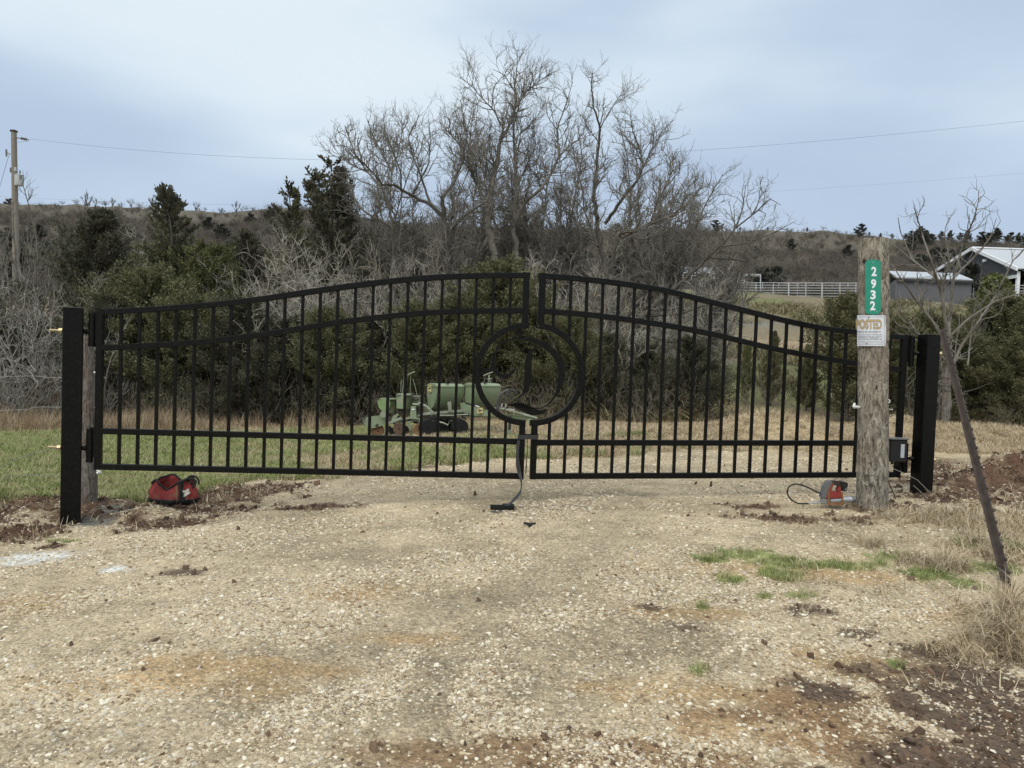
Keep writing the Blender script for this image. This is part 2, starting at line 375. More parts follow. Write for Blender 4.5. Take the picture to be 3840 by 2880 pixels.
for pts, w in [([(-300, 2500), (300, 2330), (900, 2180), (1400, 2060), (1750, 1950), (1900, 1850), (2050, 1740)], .20), ([(-300, 2900), (500, 2720), (1200, 2480), (1800, 2260), (2200, 2080), (2350, 1950), (2400, 1850), (2600, 1740)], .22), ([(1500, 2900), (1650, 2600), (1800, 2350), (2000, 2150), (2200, 1980)], .18), ([(-300, 2230), (300, 2190), (900, 2100), (1300, 2020), (1600, 1930)], .16)]:
    TRK.append((np.array([G(*p)[:2] for p in pts]), w))
def track_w(x, y):
    out_ = np.zeros_like(x)
    xx = x + (fbm(x, y, .7, 3, 44) - .5) * .35; yy = y + (fbm(x, y, .7, 3, 45) - .5) * .35
    for P, w in TRK:
        d = np.full_like(x, 9.0)
        for a, c in zip(P[:-1], P[1:]):
            ab = c - a; t = np.clip(((xx - a[0]) * ab[0] + (yy - a[1]) * ab[1]) / (ab @ ab), 0, 1); d = np.minimum(d, np.hypot(xx - a[0] - t * ab[0], yy - a[1] - t * ab[1]))
        out_ = np.maximum(out_, sstep(w * 1.3, w * .5, d))
    return out_
def masks(x, y):
    wob = (fbm(x, y, .5, 3, 11) - .5); w2 = (fbm(x, y, .12, 3, 12) - .5)
    m = {k: np.zeros_like(x) for k in ('dirt', 'clay', 'tan', 'brown', 'dark', 'lime', 'grass', 'straw', 'pile')}
    for (k, cx, cy, rx, ry, w) in MASKS:
        d = np.sqrt(((x - cx) / rx) ** 2 + ((y - cy) / ry) ** 2) + wob * 1.0 + w2 * 1.3
        m[k] = np.maximum(m[k], w * sstep(1.3, .45, d))
    fe = far_edge(x) + wob * .5 + w2 * .3
    rr = x * .9 + y * .1
    green = sstep(-.05, .12, y - fe)
    # right half beyond the gate: straw and gravel
    rightness = sstep(-.8, 1.2, x + (fbm(x, y, 1.5, 3, 13) - .5) * 3)
    band = fbm(x * .35, y, .9, 4, 14)
    gfield = green * (1 - rightness) * (1 - .75 * sstep(11, 12.4, y + wob) * sstep(-2.0, -1.0, x))
    patchy = sstep(.50, .58, fbm(x, y, .9, 4, 15)) * sstep(-6, -2, x)
    gfield = gfield * (1 - .85 * patchy)
    strawf = green * np.clip(1 - gfield, 0, 1) * (1 - sstep(1.0, 2.5, x) * sstep(12.2, 10.3, y + .25 * x))
    m['straw'] = np.maximum(m['straw'], strawf * (y > 6.5)); m['grass'] = np.maximum(m['grass'], gfield)
    # thin green strips in the straw
    gs = sstep(.60, .66, fbm(x * .5, y * 1.4, .8, 4, 16)) * green * (y < 12) * (x < 3.5)
    m['grass'] = np.maximum(m['grass'], gs * .9)
    edge = sstep(13.2, 14.2, y + wob * 1.2) * np.where(x < -4.2, 1, np.where(x < .5, .15, 1))
    m['grass'] = m['grass'] * (1 - edge * .8); m['straw'] = np.maximum(m['straw'], edge)
    return m
CG = {'gravel': (.45, .365, .24), 'dirt': (.10, .057, .036), 'clay': (.16, .16, .145), 'tan': (.42, .285, .145), 'brown': (.24, .15, .08), 'dark': (.115, .082, .06), 'lime': (.72, .72, .68), 'grass': (.23, .25, .095), 'straw': (.42, .33, .205), 'pile': (.46, .36, .22)}
def ground_colour(x, y):
    m = masks(x, y)
    c = np.ones(x.shape + (3,)) * np.array(CG['gravel'])
    n = fbm(x, y, .8, 4, 17)[..., None]; n2 = fbm(x * .4, y, .35, 3, 18)[..., None]
    tw = (track_w(x, y) * (y < 9))[..., None] * .75; c = c * (1 - tw) + np.array((.46, .375, .25)) * tw
    c = c * (.6 + .75 * n) * (.75 + .5 * n2)
    for k in ('tan', 'brown', 'straw', 'dirt', 'dark', 'clay', 'lime', 'grass', 'pile'):
        w = np.clip(m[k], 0, 1)[..., None]; c = c * (1 - w) + np.array(CG[k]) * (.72 + .56 * n) * w
    # farther land: field, bare brown slope, brushy hillside
    far = sstep(15, 19, y)[..., None]
    px = 1920 + FPX * x / np.maximum(y, 1)
    g2 = fbm(x, y, 7, 4, 19)
    field = np.ones_like(c) * np.array((.21, .175, .11))
    gr = sstep(.50, .60, g2)[..., None]; field = field * (1 - gr) + np.array((.175, .185, .08)) * gr
    bare = (sstep(24, 28, y) * sstep(40, 34, y) * sstep(.35, .5, fbm(x, y, 5, 3, 22)))[..., None]
    field = field * (1 - bare) + np.array((.30, .23, .15)) * bare
    yw = y + (fbm(x, y, 4, 3, 28) - .5) * 6; grey = (sstep(40, 41, yw) * sstep(44, 43, yw))[..., None] * .6
    field = field * (1 - grey) + np.array((.25, .25, .24)) * grey
    hill = sstep(80, 90, y + (fbm(x, y, 6, 3, 27) - .5) * 14)[..., None]
    hc = np.array((.105, .09, .072)) * (.7 + .6 * fbm(x, y * .5, 14, 4, 23)[..., None])
    tops = sstep(190, 235, y)[..., None]
    hc = hc * (1 - tops) + np.array((.115, .10, .076)) * (.75 + .5 * n) * tops
    c2 = field * (.75 + .5 * fbm(x, y, 2, 4, 24)[..., None]) * (1 - hill) + hc * hill
    return c * (1 - far) + c2 * far
def build_ground():
    az = np.concatenate([np.linspace(-180, -60, 30), np.linspace(-59, -39, 30), np.linspace(-38.8, 38.8, 720), np.linspace(39, 59, 30), np.linspace(60, 180, 30)[:-1]])
    r = [.6]
    while r[-1] < 900:
        q = r[-1]; r.append(q * (1.06 if q < 1.8 else 1.009 if q < 8 else 1.011 if q < 16 else 1.03))
    r = np.array(r); A, R = np.meshgrid(np.radians(az), r)
    x = R * np.sin(A); y = R * np.cos(A); z = H(x, y)
    nr, na = x.shape
    v = np.stack([x, y, z], -1).reshape(-1, 3)
    v = np.vstack([v, [[0, 0, gz(0, 0)]]])
    i = np.arange(nr - 1)[:, None] * na; j = np.arange(na)[None, :]; j2 = (j + 1) % na
    q = np.stack([i + j, i + j2, i + na + j2, i + na + j], -1).reshape(-1, 4)[:, ::-1]
    me = npmesh('ground', v, q, None, True)
    # centre fan
    col = ground_colour(v[:, 0], v[:, 1])
    a = me.color_attributes.new('cover', 'FLOAT_COLOR', 'POINT'); a.data.foreach_set('color', np.c_[col, np.ones(len(col))].astype(np.float32).ravel())
    m = bpy.data.materials.new('ground_cover'); m.use_nodes = True; t = m.node_tree; b = t.nodes['Principled BSDF']; b.inputs['Roughness'].default_value = .95; b.inputs['Specular IOR Level'].default_value = .15
    at_ = N(t, 'ShaderNodeAttribute'); at_.attribute_name = 'cover'; tcn = N(t, 'ShaderNodeTexCoord')
    n1 = N(t, 'ShaderNodeTexNoise'); n1.inputs['Scale'].default_value = 45; n1.inputs['Detail'].default_value = 6; n1.inputs['Roughness'].default_value = .7
    n2 = N(t, 'ShaderNodeTexVoronoi'); n2.inputs['Scale'].default_value = 60
    n3 = N(t, 'ShaderNodeTexNoise'); n3.inputs['Scale'].default_value = 6; n3.inputs['Detail'].default_value = 6; n3.inputs['Roughness'].default_value = .7
    for n_ in (n1, n2, n3): L(t, tcn.outputs['Object'], n_.inputs['Vector'])
    m1 = N(t, 'ShaderNodeMapRange'); m1.inputs['From Min'].default_value = .35; m1.inputs['From Max'].default_value = .65; m1.inputs['To Min'].default_value = .55; m1.inputs['To Max'].default_value = 1.4
    m3 = N(t, 'ShaderNodeMapRange'); m3.inputs['From Min'].default_value = .35; m3.inputs['From Max'].default_value = .65; m3.inputs['To Min'].default_value = .78; m3.inputs['To Max'].default_value = 1.2
    L(t, n1.outputs['Fac'], m1.inputs['Value']); L(t, n3.outputs['Fac'], m3.inputs['Value'])
    mm = N(t, 'ShaderNodeMath', operation='MULTIPLY'); L(t, m1.outputs[0], mm.inputs[0]); L(t, m3.outputs[0], mm.inputs[1])
    hs = N(t, 'ShaderNodeHueSaturation'); L(t, mm.outputs[0], hs.inputs['Value']); L(t, at_.outputs['Color'], hs.inputs['Color']); L(t, hs.outputs[0], b.inputs['Base Color'])
    bn = N(t, 'ShaderNodeBump'); bn.inputs['Strength'].default_value = .9; bn.inputs['Distance'].default_value = .012
    ad_ = N(t, 'ShaderNodeMath', operation='ADD'); L(t, n1.outputs['Fac'], ad_.inputs[0]); L(t, n2.outputs['Distance'], ad_.inputs[1]); L(t, ad_.outputs[0], bn.inputs['Height']); L(t, bn.outputs[0], b.inputs['Normal'])
    me.materials.append(m)
    o = link('ground', me); o['kind'] = 'structure'
build_ground()
# ---- scatter prototypes
RSC = np.random.RandomState(11)
def pebble(i, mat, ang=.25):
    import bmesh
    bm = bmesh.new(); bmesh.ops.create_icosphere(bm, subdivisions=1, radius=1.0)
    rs = np.random.RandomState(100 + i)
    sx, sy, sz = 1, rs.uniform(.6, .9), rs.uniform(.35, .6)
    pl = [(rs.normal(size=3), rs.uniform(.55, .85)) for _ in range(5)]
    for v in bm.verts:
        p = np.array(v.co) * (1 + rs.normal(0, ang * .4))
        for n_, d in pl:
            n_ = n_ / np.linalg.norm(n_); k = p @ n_
            if k > d: p = p - n_ * (k - d)
        v.co = (p[0] * sx, p[1] * sy, p[2] * sz)
    me = bpy.data.meshes.new('pebble_piece'); bm.to_mesh(me); bm.free(); me.materials.append(mat); return me
def clump(nb, h, spread, w, lean, mat, seed, bend=.5, segs=3):
    rs = np.random.RandomState(seed); v = []; q = []
    for _ in range(nb):
        a = rs.uniform(0, 6.28); rr = spread * math.sqrt(rs.rand()); bx, by = rr * math.cos(a), rr * math.sin(a)
        d = rs.uniform(0, 6.28); l = lean * rs.uniform(.2, 1.2); hh = h * rs.uniform(.5, 1.1); ww = w * rs.uniform(.7, 1.3)
        wx, wy = -math.sin(d + rs.uniform(-1, 1)), math.cos(d); b0 = len(v); ang = l; x, y, z = bx, by, 0
        for s in range(segs + 1):
            k = ww * (1 - .85 * s / segs) / 2
            v += [(x - wx * k, y - wy * k, z), (x + wx * k, y + wy * k, z)]
            x += math.cos(d) * math.sin(ang) * hh / segs; y += math.sin(d) * math.sin(ang) * hh / segs; z = max(.004, z + math.cos(ang) * hh / segs); ang += bend * rs.uniform(.3, 1.2)
        for s in range(segs): q.append((b0 + 2 * s, b0 + 2 * s + 1, b0 + 2 * s + 3, b0 + 2 * s + 2))
    return npmesh('clump_piece', v, q, mat)
def sample(n, ymin, ymax, xlim=.82, power=1.0):
    y = ymin * (ymax / ymin) ** RSC.rand(n) if power == 0 else ymin + (ymax - ymin) * RSC.rand(n) ** power
    x = (RSC.rand(n) * 2 - 1) * y * xlim
    return x, y
def place(x, y, sink=.0): return np.c_[x, y, H(x, y) - sink]
peb_m = randmat('gravel_stone', [(.54, .465, .335), (.47, .39, .27), (.60, .525, .39), (.36, .29, .19), (.50, .40, .26), (.45, .40, .32), (.70, .64, .51), (.22, .15, .09), (.52, .425, .28), (.42, .35, .25)], vs=80)
pebs = [pebble(i, peb_m) for i in range(6)]
def gravel_density(x, y):
    m = masks(x, y)
    cover = np.clip(m['dirt'] * .80 + m['clay'] * .8 + m['tan'] * .62 + m['brown'] * .68 + m['dark'] * .86 + m['lime'] * .7 + m['grass'] * .95 + m['straw'] * .75, 0, 1)
    tracks = fbm(x * .45 + y * .25, y * .8 - x * .2, .42, 4, 50)
    return (1 - cover) * (.16 + .9 * sstep(.40, .58, tracks)) * (1 - .88 * track_w(x, y)) + .045
x, y = sample(360000, 2.2, 9.5, .82, 0)
k = RSC.rand(len(x)) < gravel_density(x, y); x, y = x[k], y[k]
x2, y2 = sample(42000, 8.5, 13.5, .8, 1); k = RSC.rand(len(x2)) < gravel_density(x2, y2) * (x2 > -1.5); x = np.r_[x, x2[k]]; y = np.r_[y, y2[k]]
n = len(x); s = np.exp(RSC.normal(math.log(.0070), .48, n)).clip(.003, .0185) * (1 + .06 * np.clip(y - 4, 0, 6))
scatter('gravel_stones', pebs, place(x, y, .001), np.c_[RSC.normal(0, .35, n), RSC.normal(0, .35, n), RSC.rand(n) * 6.3], s[:, None] * np.ones(3), RSC.randint(0, 6, n), label='pale limestone gravel spread over the driveway')
print('gravel', n)
# earth clods
clod_m = randmat('earth_clod', [(.13, .08, .05), (.09, .06, .04), (.17, .11, .07), (.075, .05, .038)], vs=30)
clods = [pebble(20 + i, clod_m, .6) for i in range(4)]
x, y = sample(70000, 2.3, 9.5, .8, 0); m = masks(x, y); k = RSC.rand(len(x)) < np.clip(m['dirt'] * 1.0 + m['dark'] * .35 + m['brown'] * .10, 0, 1) * .55 + .002; x, y = x[k], y[k]; n = len(x)
s = np.exp(RSC.normal(math.log(.012), .55, n)).clip(.004, .036) * (1 + .5 * sstep(5, 6.2, y))
scatter('earth_clods', clods, place(x, y, 0), RSC.rand(n, 3) * 6.3, s[:, None] * np.array([1, 1, .8]), RSC.randint(0, 4, n), label='brown clods of freshly dug earth beside the posts')
# grass
gm = randmat('green_blade', [(.17, .23, .07), (.23, .28, .09), (.30, .32, .13), (.42, .38, .20), (.14, .19, .06)], vs=5, amt=.15)
gcl = [clump(26, .10, .07, .006, .5, gm, 200 + i) for i in range(4)]
x, y = sample(90000, 3.0, 15.0, .85, .8); m = masks(x, y); k = RSC.rand(len(x)) < m['grass'] * .75 * (y < 14.5); x, y = x[k], y[k]; n = len(x)
s = RSC.uniform(.55, 1.15, n) * (np.where(y < 6.3, .58, 1.0))
scatter('green_grass', gcl, place(x, y, .005), np.c_[RSC.normal(0, .1, n), RSC.normal(0, .1, n), RSC.rand(n) * 6.3], s[:, None] * np.ones(3), RSC.randint(0, 4, n), label='short green spring grass of the field and verge patches')
print('grass', n)
stm = randmat('dry_blade', [(.50, .41, .27), (.56, .48, .34), (.42, .33, .21), (.32, .24, .15), (.54, .44, .29)], vs=5, amt=.2)
scl_ = [clump(22, .11, .08, .006, 1.25, stm, 230 + i, .35) for i in range(4)]
x, y = sample(90000, 2.6, 14.5, .85, .8); m = masks(x, y); k = RSC.rand(len(x)) < np.clip(m['straw'] * .62 * (1 - .5 * m['pile']) + m['grass'] * .15 * (y > 6) + m['dirt'] * .03 + (x > 1.6) * (y < 6.3) * .012, 0, 1); x, y = x[k], y[k]; n = len(x)
s = RSC.uniform(.5, 1.2, n)
scatter('dry_straw', scl_, place(x, y, .003), np.c_[RSC.normal(0, .15, n), RSC.normal(0, .15, n), RSC.rand(n) * 6.3], s[:, None] * np.ones(3), RSC.randint(0, 4, n), label='flattened dry straw lying over the ground beyond the gate')
print('straw', n)
# tall dry grass along the foot of the thicket
tdm = randmat('tall_dry_blade', [(.40, .31, .20), (.30, .21, .125), (.46, .38, .26), (.36, .25, .155)], vs=4, amt=.2)
tcl = [clump(24, .55, .14, .009, .28, tdm, 260 + i, .25, 3) for i in range(4)]
n = 5200; x = RSC.uniform(-12, 12, n); ye = np.interp(x, [-12, -8, -3, 0, 3, 6, 12], [13.6, 14.2, 14.6, 14.6, 14.0, 13.9, 13.5]); y = ye + np.abs(RSC.normal(0, 1.1, n)) - .3
pile_clear = (np.abs(x - 4.1) < 1.2)
pr = np.where(x < -5.2, .9, np.where(x < -3.5, .18, np.where(x < 1.5, .03, .06))); k = (RSC.rand(n) < pr) & ~((np.abs(x - 3.0) < 1.6) & (y < 14.6) & (RSC.rand(n) < .6)); x, y = x[k], y[k]; n = len(x)
s = (.2 + .9 * RSC.rand(n) ** 1.6) * np.where(x < -3.5, .70, .45) * (.5 + fbm(x, y * 0, .8, 3, 71))
scatter('tall_dry_grass', tcl, place(x, y, .01), np.c_[RSC.normal(0, .1, n), RSC.normal(0, .1, n), RSC.rand(n) * 6.3], np.c_[np.ones(n) * .8, np.ones(n) * .8, s], RSC.randint(0, 4, n), label='tall russet dry grass along the foot of the thicket')
pwm = randmat('pasture_weed', [(.24, .21, .12), (.19, .19, .09), (.30, .25, .15), (.17, .15, .09)], vs=3, amt=.2); pcl = [clump(24, .4, .2, .012, .5, pwm, 290 + i, .3, 3) for i in range(3)]
n = 6000; Y_ = RSC.uniform(15.2, 66, n); PXx = RSC.uniform(1900, 3900, n); X_ = (PXx - 1920) / FPX * Y_
k = RSC.rand(n) < sstep(.42, .58, fbm(X_, Y_, 3.5, 4, 72)); X_, Y_ = X_[k], Y_[k]; n = len(X_); s = RSC.uniform(.4, 1.5, n) * (1 + Y_ / 80)
scatter('pasture_weeds', pcl, place(X_, Y_, .02), np.c_[RSC.normal(0, .1, n), RSC.normal(0, .1, n), RSC.rand(n) * 6.3], np.c_[s * 1.8, s * 1.8, s * .7], RSC.randint(0, 3, n), label='dry weeds and rough grass over the sloping pasture below the corral')
# big dry bunch at the lower right, round the foot of the leaning post
bcl = [clump(40, .34, .10, .006, .8, stm, 280 + i, .5, 4) for i in range(3)]
pp = []
for (a, b, ra, rb, cnt) in [(3815, 2300, 80, 60, 46), (3740, 2400, 90, 40, 12), (3560, 2130, 70, 20, 14), (3440, 2110, 60, 15, 8), (3250, 2050, 30, 10, 4), (3500, 1950, 260, 30, 26), (3740, 2000, 120, 40, 16), (3350, 1935, 90, 12, 12), (340, 1840, 60, 16, 7), (230, 1850, 40, 10, 4), (3820, 2420, 50, 60, 20)]:
    for _ in range(cnt): pp.append(G(a + RSC.normal(0, ra / 1.8), b + RSC.normal(0, rb / 1.8)))
pp = np.array(pp); n = len(pp)
scatter('bunch_grass', bcl, pp, np.c_[RSC.normal(0, .2, n), RSC.normal(0, .2, n), RSC.rand(n) * 6.3], RSC.uniform(.3, .8, n)[:, None] * np.where(pp[:, 1:2] > 5.4, .55, 1) * np.ones(3), RSC.randint(0, 3, n), label='arching bunches of bleached dry grass on the verge')
# ------------------------------------------------------------------ gate
blackm = M('black_painted_steel', (.003, .003, .0027), .36, 0, var=(.0055, .0055, .005), vs=60, bump=.15, bs=120, bd=.002, spec=.16, var2=(.012, .012, .010), v2s=40)
rustyb = M('zinc_yellow_bolt', (.42, .34, .20), .4, .7)
silver = M('galvanised_metal', (.55, .55, .53), .35, .8)
blackrub = M('black_rubber', (.012, .012, .012), .6)
F1 = .5124
def Z1(p, ox): return [(ox + a * F1, 1000 + b * F1) for a, b in p]
class Plane:
    def __init__(s, A, B):  # vertical plane through two plan points
        s.A = np.array(A[:2]); d = np.array(B[:2]) - s.A; s.T = d / np.linalg.norm(d); s.n = np.array([s.T[1], -s.T[0]])
        s.N3 = np.array([s.n[0], s.n[1], 0.])
    def hit(s, px, py, off=0):
        d = ray(px, py); P0 = s.A + s.n * off; t = ((P0 - CAM[:2]) @ s.n) / (d[:2] @ s.n); return CAM + d * t
    def uz(s, px, py):
        p = s.hit(px, py); return (p[:2] - s.A) @ s.T, p[2]
    def P(s, u, z, off=0):
        q = s.A + s.T * u + s.n * off; return np.array([q[0], q[1], z])
YL0, YL1, YR0, YR1 = 6.36, 6.62, 6.66, 7.28
gA = at(360, 1759, YL0); gB = at(1964, 1794, YL1); gC = at(1990, 1795, YR0); gD = at(3376, 1791, YR1)
PL, PR = Plane(gA, gB), Plane(gC, gD)
def dens(pts, n=40):
    pts = np.array(pts); s = np.r_[0, np.cumsum(np.linalg.norm(np.diff(pts, axis=0), axis=1))]; t = np.linspace(0, s[-1], n)
    # smooth: light moving average of the interpolated curve
    c = np.c_[np.interp(t, s, pts[:, 0]), np.interp(t, s, pts[:, 1])]
    for _ in range(3): c[1:-1] = (c[:-2] + 2 * c[1:-1] + c[2:]) / 4
    return c
def make_leaf(PLN, label, top, mid, low, bot, pick_x, py_bot, st_out, st_in_top, st_in_low, ring_c, ring_r, ring_side, cat='gate'):
    t = thing('gate_leaf', label, cat, PLN.P(0, 0)); org = t.location
    NN = PLN.N3; hb = .0245
    def rail(name, pts, n=36):
        c = dens([PLN.uz(a, b) for a, b in pts], n)
        MB(org).sweep([PLN.P(u, z - hb) for u, z in c], NN, hb, hb, .004).build(name, blackm, t)
        return c
    ct = rail('top_rail', top); cm = rail('arched_rail', mid); cl = rail('lower_rail', low, 2); cb = rail('bottom_rail', bot, 2)
    ztop = lambda u: np.interp(u, ct[:, 0], ct[:, 1]); zb = lambda u: np.interp(u, cb[:, 0], cb[:, 1]); zl = lambda u: np.interp(u, cl[:, 0], cl[:, 1])
    zm = lambda u: np.interp(u, cm[:, 0], cm[:, 1])
    RC = PLN.uz(*ring_c); RR = ring_r
    us = [PLN.uz(a, py_bot(a))[0] for a in pick_x]
    for u in us:
        segs = [(zb(u) - .002, ztop(u) - 2 * hb + .002)]
        d = abs(u - RC[0])
        if d < RR - .012:
            hgt = math.sqrt(RR * RR - d * d); segs = [(zb(u) - .002, RC[1] - hgt + .004), (RC[1] + hgt - .004, ztop(u) - 2 * hb + .002)]
        for z0, z1 in segs:
            if z1 > z0: MB(org).sweep([PLN.P(u, z0), PLN.P(u, z1)], NN, .0125, .0125, .002).build('picket', blackm, t)
    # stiles
    uo = st_out; MB(org).sweep([PLN.P(uo, zb(uo) - 2 * hb - .001), PLN.P(uo, ztop(uo) + .001)], NN, hb + .001, hb + .001, .004).build('hinge_stile', blackm, t)
    ui, uj = st_in_top, st_in_low
    h1 = math.sqrt(max(0, RR ** 2 - (ui - RC[0]) ** 2)); h2 = math.sqrt(max(0, RR ** 2 - (uj - RC[0]) ** 2))
    MB(org).sweep([PLN.P(ui, RC[1] + h1 - .01), PLN.P(ui, ztop(ui) + .001)], NN, hb + .001, hb + .001, .004).build('meeting_stile', blackm, t)
    MB(org).sweep([PLN.P(uj, zb(uj) - 2 * hb - .001), PLN.P(uj, RC[1] - h2 + .01)], NN, hb + .001, hb + .001, .004).build('meeting_stile', blackm, t)
    a0, a1 = ring_side
    pts = [PLN.P(RC[0] + (RR - hb) * math.cos(a), RC[1] + (RR - hb) * math.sin(a)) for a in np.linspace(a0, a1, 64)]
    MB(org).sweep(pts, NN, hb + .003, hb, .004).build('half_ring', blackm, t)
    return t, RC
topL = Z1([(330, 312), (500, 303), (640, 298), (773, 290), (907, 280), (1040, 270), (1174, 258), (1305, 245)], 200) + Z1([(200, 237), (400, 212), (530, 190), (660, 170), (793, 152), (917, 133), (1046, 115), (1174, 100), (1300, 88)], 800) + Z1([(130, 82), (256, 72), (384, 62), (510, 55), (637, 50), (764, 46), (888, 44), (1013, 43), (1146, 44)], 1400)
midL = Z1([(350, 573), (500, 568), (640, 560), (773, 552), (907, 545), (1040, 535), (1174, 522), (1305, 508)], 200) + Z1([(267, 490), (399, 470), (530, 452), (661, 432), (793, 405), (917, 388), (1046, 370), (1174, 355), (1301, 342)], 800) + Z1([(130, 340), (256, 328), (384, 318), (510, 312), (637, 305), (764, 303), (888, 302), (1000, 301), (1100, 302)], 1400)
pickL = [446, 515, 583, 651, 720, 788, 854, 921, 989, 1054, 1120, 1185, 1250, 1315, 1381, 1446, 1510, 1574, 1637, 1701, 1764, 1827, 1890]
pickR = [2054, 2115, 2175, 2234, 2293, 2352, 2409, 2468, 2526, 2582, 2639, 2696, 2753, 2810, 2867, 2924, 2981, 3037, 3094, 3148, 3202, 3257, 3311]
def ZR(p): return (1740 + p[0] * .3858, 1000 + p[1] * .3858)
ringcL = ZR((598, 1047)); rl = PL.uz(ZR((98, 1047))[0], ringcL[1])[0]; RLr = PL.uz(*ringcL)[0] - rl
ringcR = ZR((684, 1047)); RRr = PR.uz(ZR((1168, 1047))[0], ringcR[1])[0] - PR.uz(*ringcR)[0]
uoL = PL.uz(372, 1500)[0]; uiL = PL.uz(1400 + 1118 * F1, 1130)[0]; ujL = PL.uz(1400 + 1080 * F1, 1700)[0]
uav = (uiL + ujL) / 2
leafL, RCL = make_leaf(PL, 'left leaf of the black steel driveway gate, with the scroll letter in its half ring', topL, midL,
    [(365, 1604.5), (1960, 1646)], [(362, 1738), (1960, 1775)], pickL, lambda a: 1738 + (a - 362) * .0232, uoL, uiL - .004, ujL + .004, ringcL, RLr, (math.radians(88), math.radians(272)))
topR = Z1([(232, 47), (350, 52), (482, 63), (600, 75), (713, 88), (831, 102), (948, 120), (1063, 137), (1175, 157), (1286, 178)], 1900) + Z1([(118, 192), (228, 215), (339, 245), (450, 272), (561, 300), (671, 328), (774, 355), (879, 380), (984, 402), (1090, 425), (1195, 443), (1300, 455)], 2500) + [(3100 + a * .4219, 1200 + b * .4219) for a, b in [(130, 70), (250, 82), (530, 118), (650, 130), (722, 136)]]
midR = Z1([(250, 304), (350, 312), (482, 322), (598, 330), (713, 345), (831, 360), (948, 375), (1063, 395), (1175, 410), (1286, 428)], 1900) + Z1([(100, 430), (212, 450), (325, 472), (435, 498), (545, 525), (655, 553), (765, 580), (870, 600), (977, 620), (1080, 640), (1188, 660), (1290, 680)], 2500) + [(3100 + a * .4219, 1200 + b * .4219) for a, b in [(140, 345), (270, 370), (530, 410), (690, 421)]]
uoR = PR.uz(3378, 1500)[0]; uiR = PR.uz(1900 + 256 * F1, 1130)[0]; ujR = PR.uz(1900 + 196 * F1, 1700)[0]
leafR, RCR = make_leaf(PR, 'right leaf of the black steel driveway gate, the plain one beside the number pole', topR, midR,
    [(2000, 1649), (3372, 1652)], [(1990, 1775), (3372, 1770)], pickR, lambda a: 1775 - (a - 1990) * .0036, uoR, uiR, ujR, ringcR, RRr, (math.radians(-93), math.radians(86)))
# scroll letter, cut from plate, welded into the left half ring
def curve(cp, n=70):
    a = np.array(cp, float); s = np.r_[0, np.cumsum(np.linalg.norm(np.diff(a[:, :2], axis=0), axis=1))]; t = np.linspace(0, s[-1], n)
    c = np.stack([np.interp(t, s, a[:, i]) for i in range(3)], 1)
    for _ in range(6): c[1:-1] = (c[:-2] + 2 * c[1:-1] + c[2:]) / 4
    return c
def stroke(mb, cp, n=70):
    c = curve(cp, n); P = [PL.uz(*ZR((a, b))) for a, b, _ in c]; k = .3858 * 6.6 / FPX
    P = np.array(P); T = np.gradient(P, axis=0); T /= np.linalg.norm(T, axis=1)[:, None]; Nn = np.c_[-T[:, 1], T[:, 0]]
    w = c[:, 2] * k * .56; A = P + Nn * w[:, None]; B = P - Nn * w[:, None]; th = .004
    vs = []
    for i in range(len(P)):
        for q in (A[i], B[i]):
            for o in (-th, th): vs.append(PL.P(q[0], q[1], o))
    fs = []
    for i in range(len(P) - 1):
        a, b = 4 * i, 4 * i + 4
        fs += [(a, a + 2, b + 2, b), (a + 1, b + 1, b + 3, a + 3), (a, b, b + 1, a + 1), (a + 2, a + 3, b + 3, b + 2)]
    fs += [(0, 1, 3, 2), tuple(4 * (len(P) - 1) + q for q in (0, 2, 3, 1))]
    mb.add(vs, fs)
mb = MB(leafL.location)
stroke(mb, [(508, 962, 4), (495, 1005, 12), (460, 1045, 28), (420, 1068, 36), (380, 1075, 38), (335, 1055, 37), (300, 1010, 36), (286, 950, 33), (288, 880, 28), (318, 795, 19), (385, 728, 14), (470, 698, 17), (560, 697, 27), (650, 706, 34), (740, 738, 46), (830, 795, 57), (900, 865, 62), (942, 950, 64), (952, 1040, 62), (942, 1120, 50), (918, 1200, 34), (878, 1270, 18), (825, 1335, 9), (765, 1375, 6), (710, 1384, 7), (655, 1376, 20), (610, 1362, 44), (560, 1346, 48), (510, 1334, 34), (470, 1334, 14), (445, 1348, 4)], 120)
mb.build('scroll_letter', blackm, leafL)
mb = MB(leafL.location)
stroke(mb, [(742, 772, 3), (700, 788, 8), (660, 815, 26), (634, 860, 46), (625, 920, 60), (624, 990, 64), (622, 1060, 66), (616, 1130, 60), (604, 1190, 44), (585, 1225, 22), (555, 1252, 9), (510, 1290, 8), (450, 1330, 7), (408, 1372, 6), (378, 1412, 4)], 80)
mb.build('letter_stem', blackm, leafL)
mb = MB(leafL.location)
stroke(mb, [(430, 1345, 6), (490, 1345, 34), (560, 1368, 56), (640, 1402, 66), (710, 1418, 50), (770, 1410, 26), (815, 1385, 6)], 50)
mb.build('letter_foot', blackm, leafL)
def lplate(name, poly):
    MB(leafL.location).plate([PL.uz(*ZR(p)) for p in poly], lambda u, z, w: PL.P(u, z, w - .004), .008).build(name, blackm, leafL)
lplate('weld_tab', [(478, 625), (566, 615), (562, 692), (540, 694)]); lplate('weld_tab', [(135, 985), (285, 990), (285, 1015), (150, 1070), (132, 1060)])
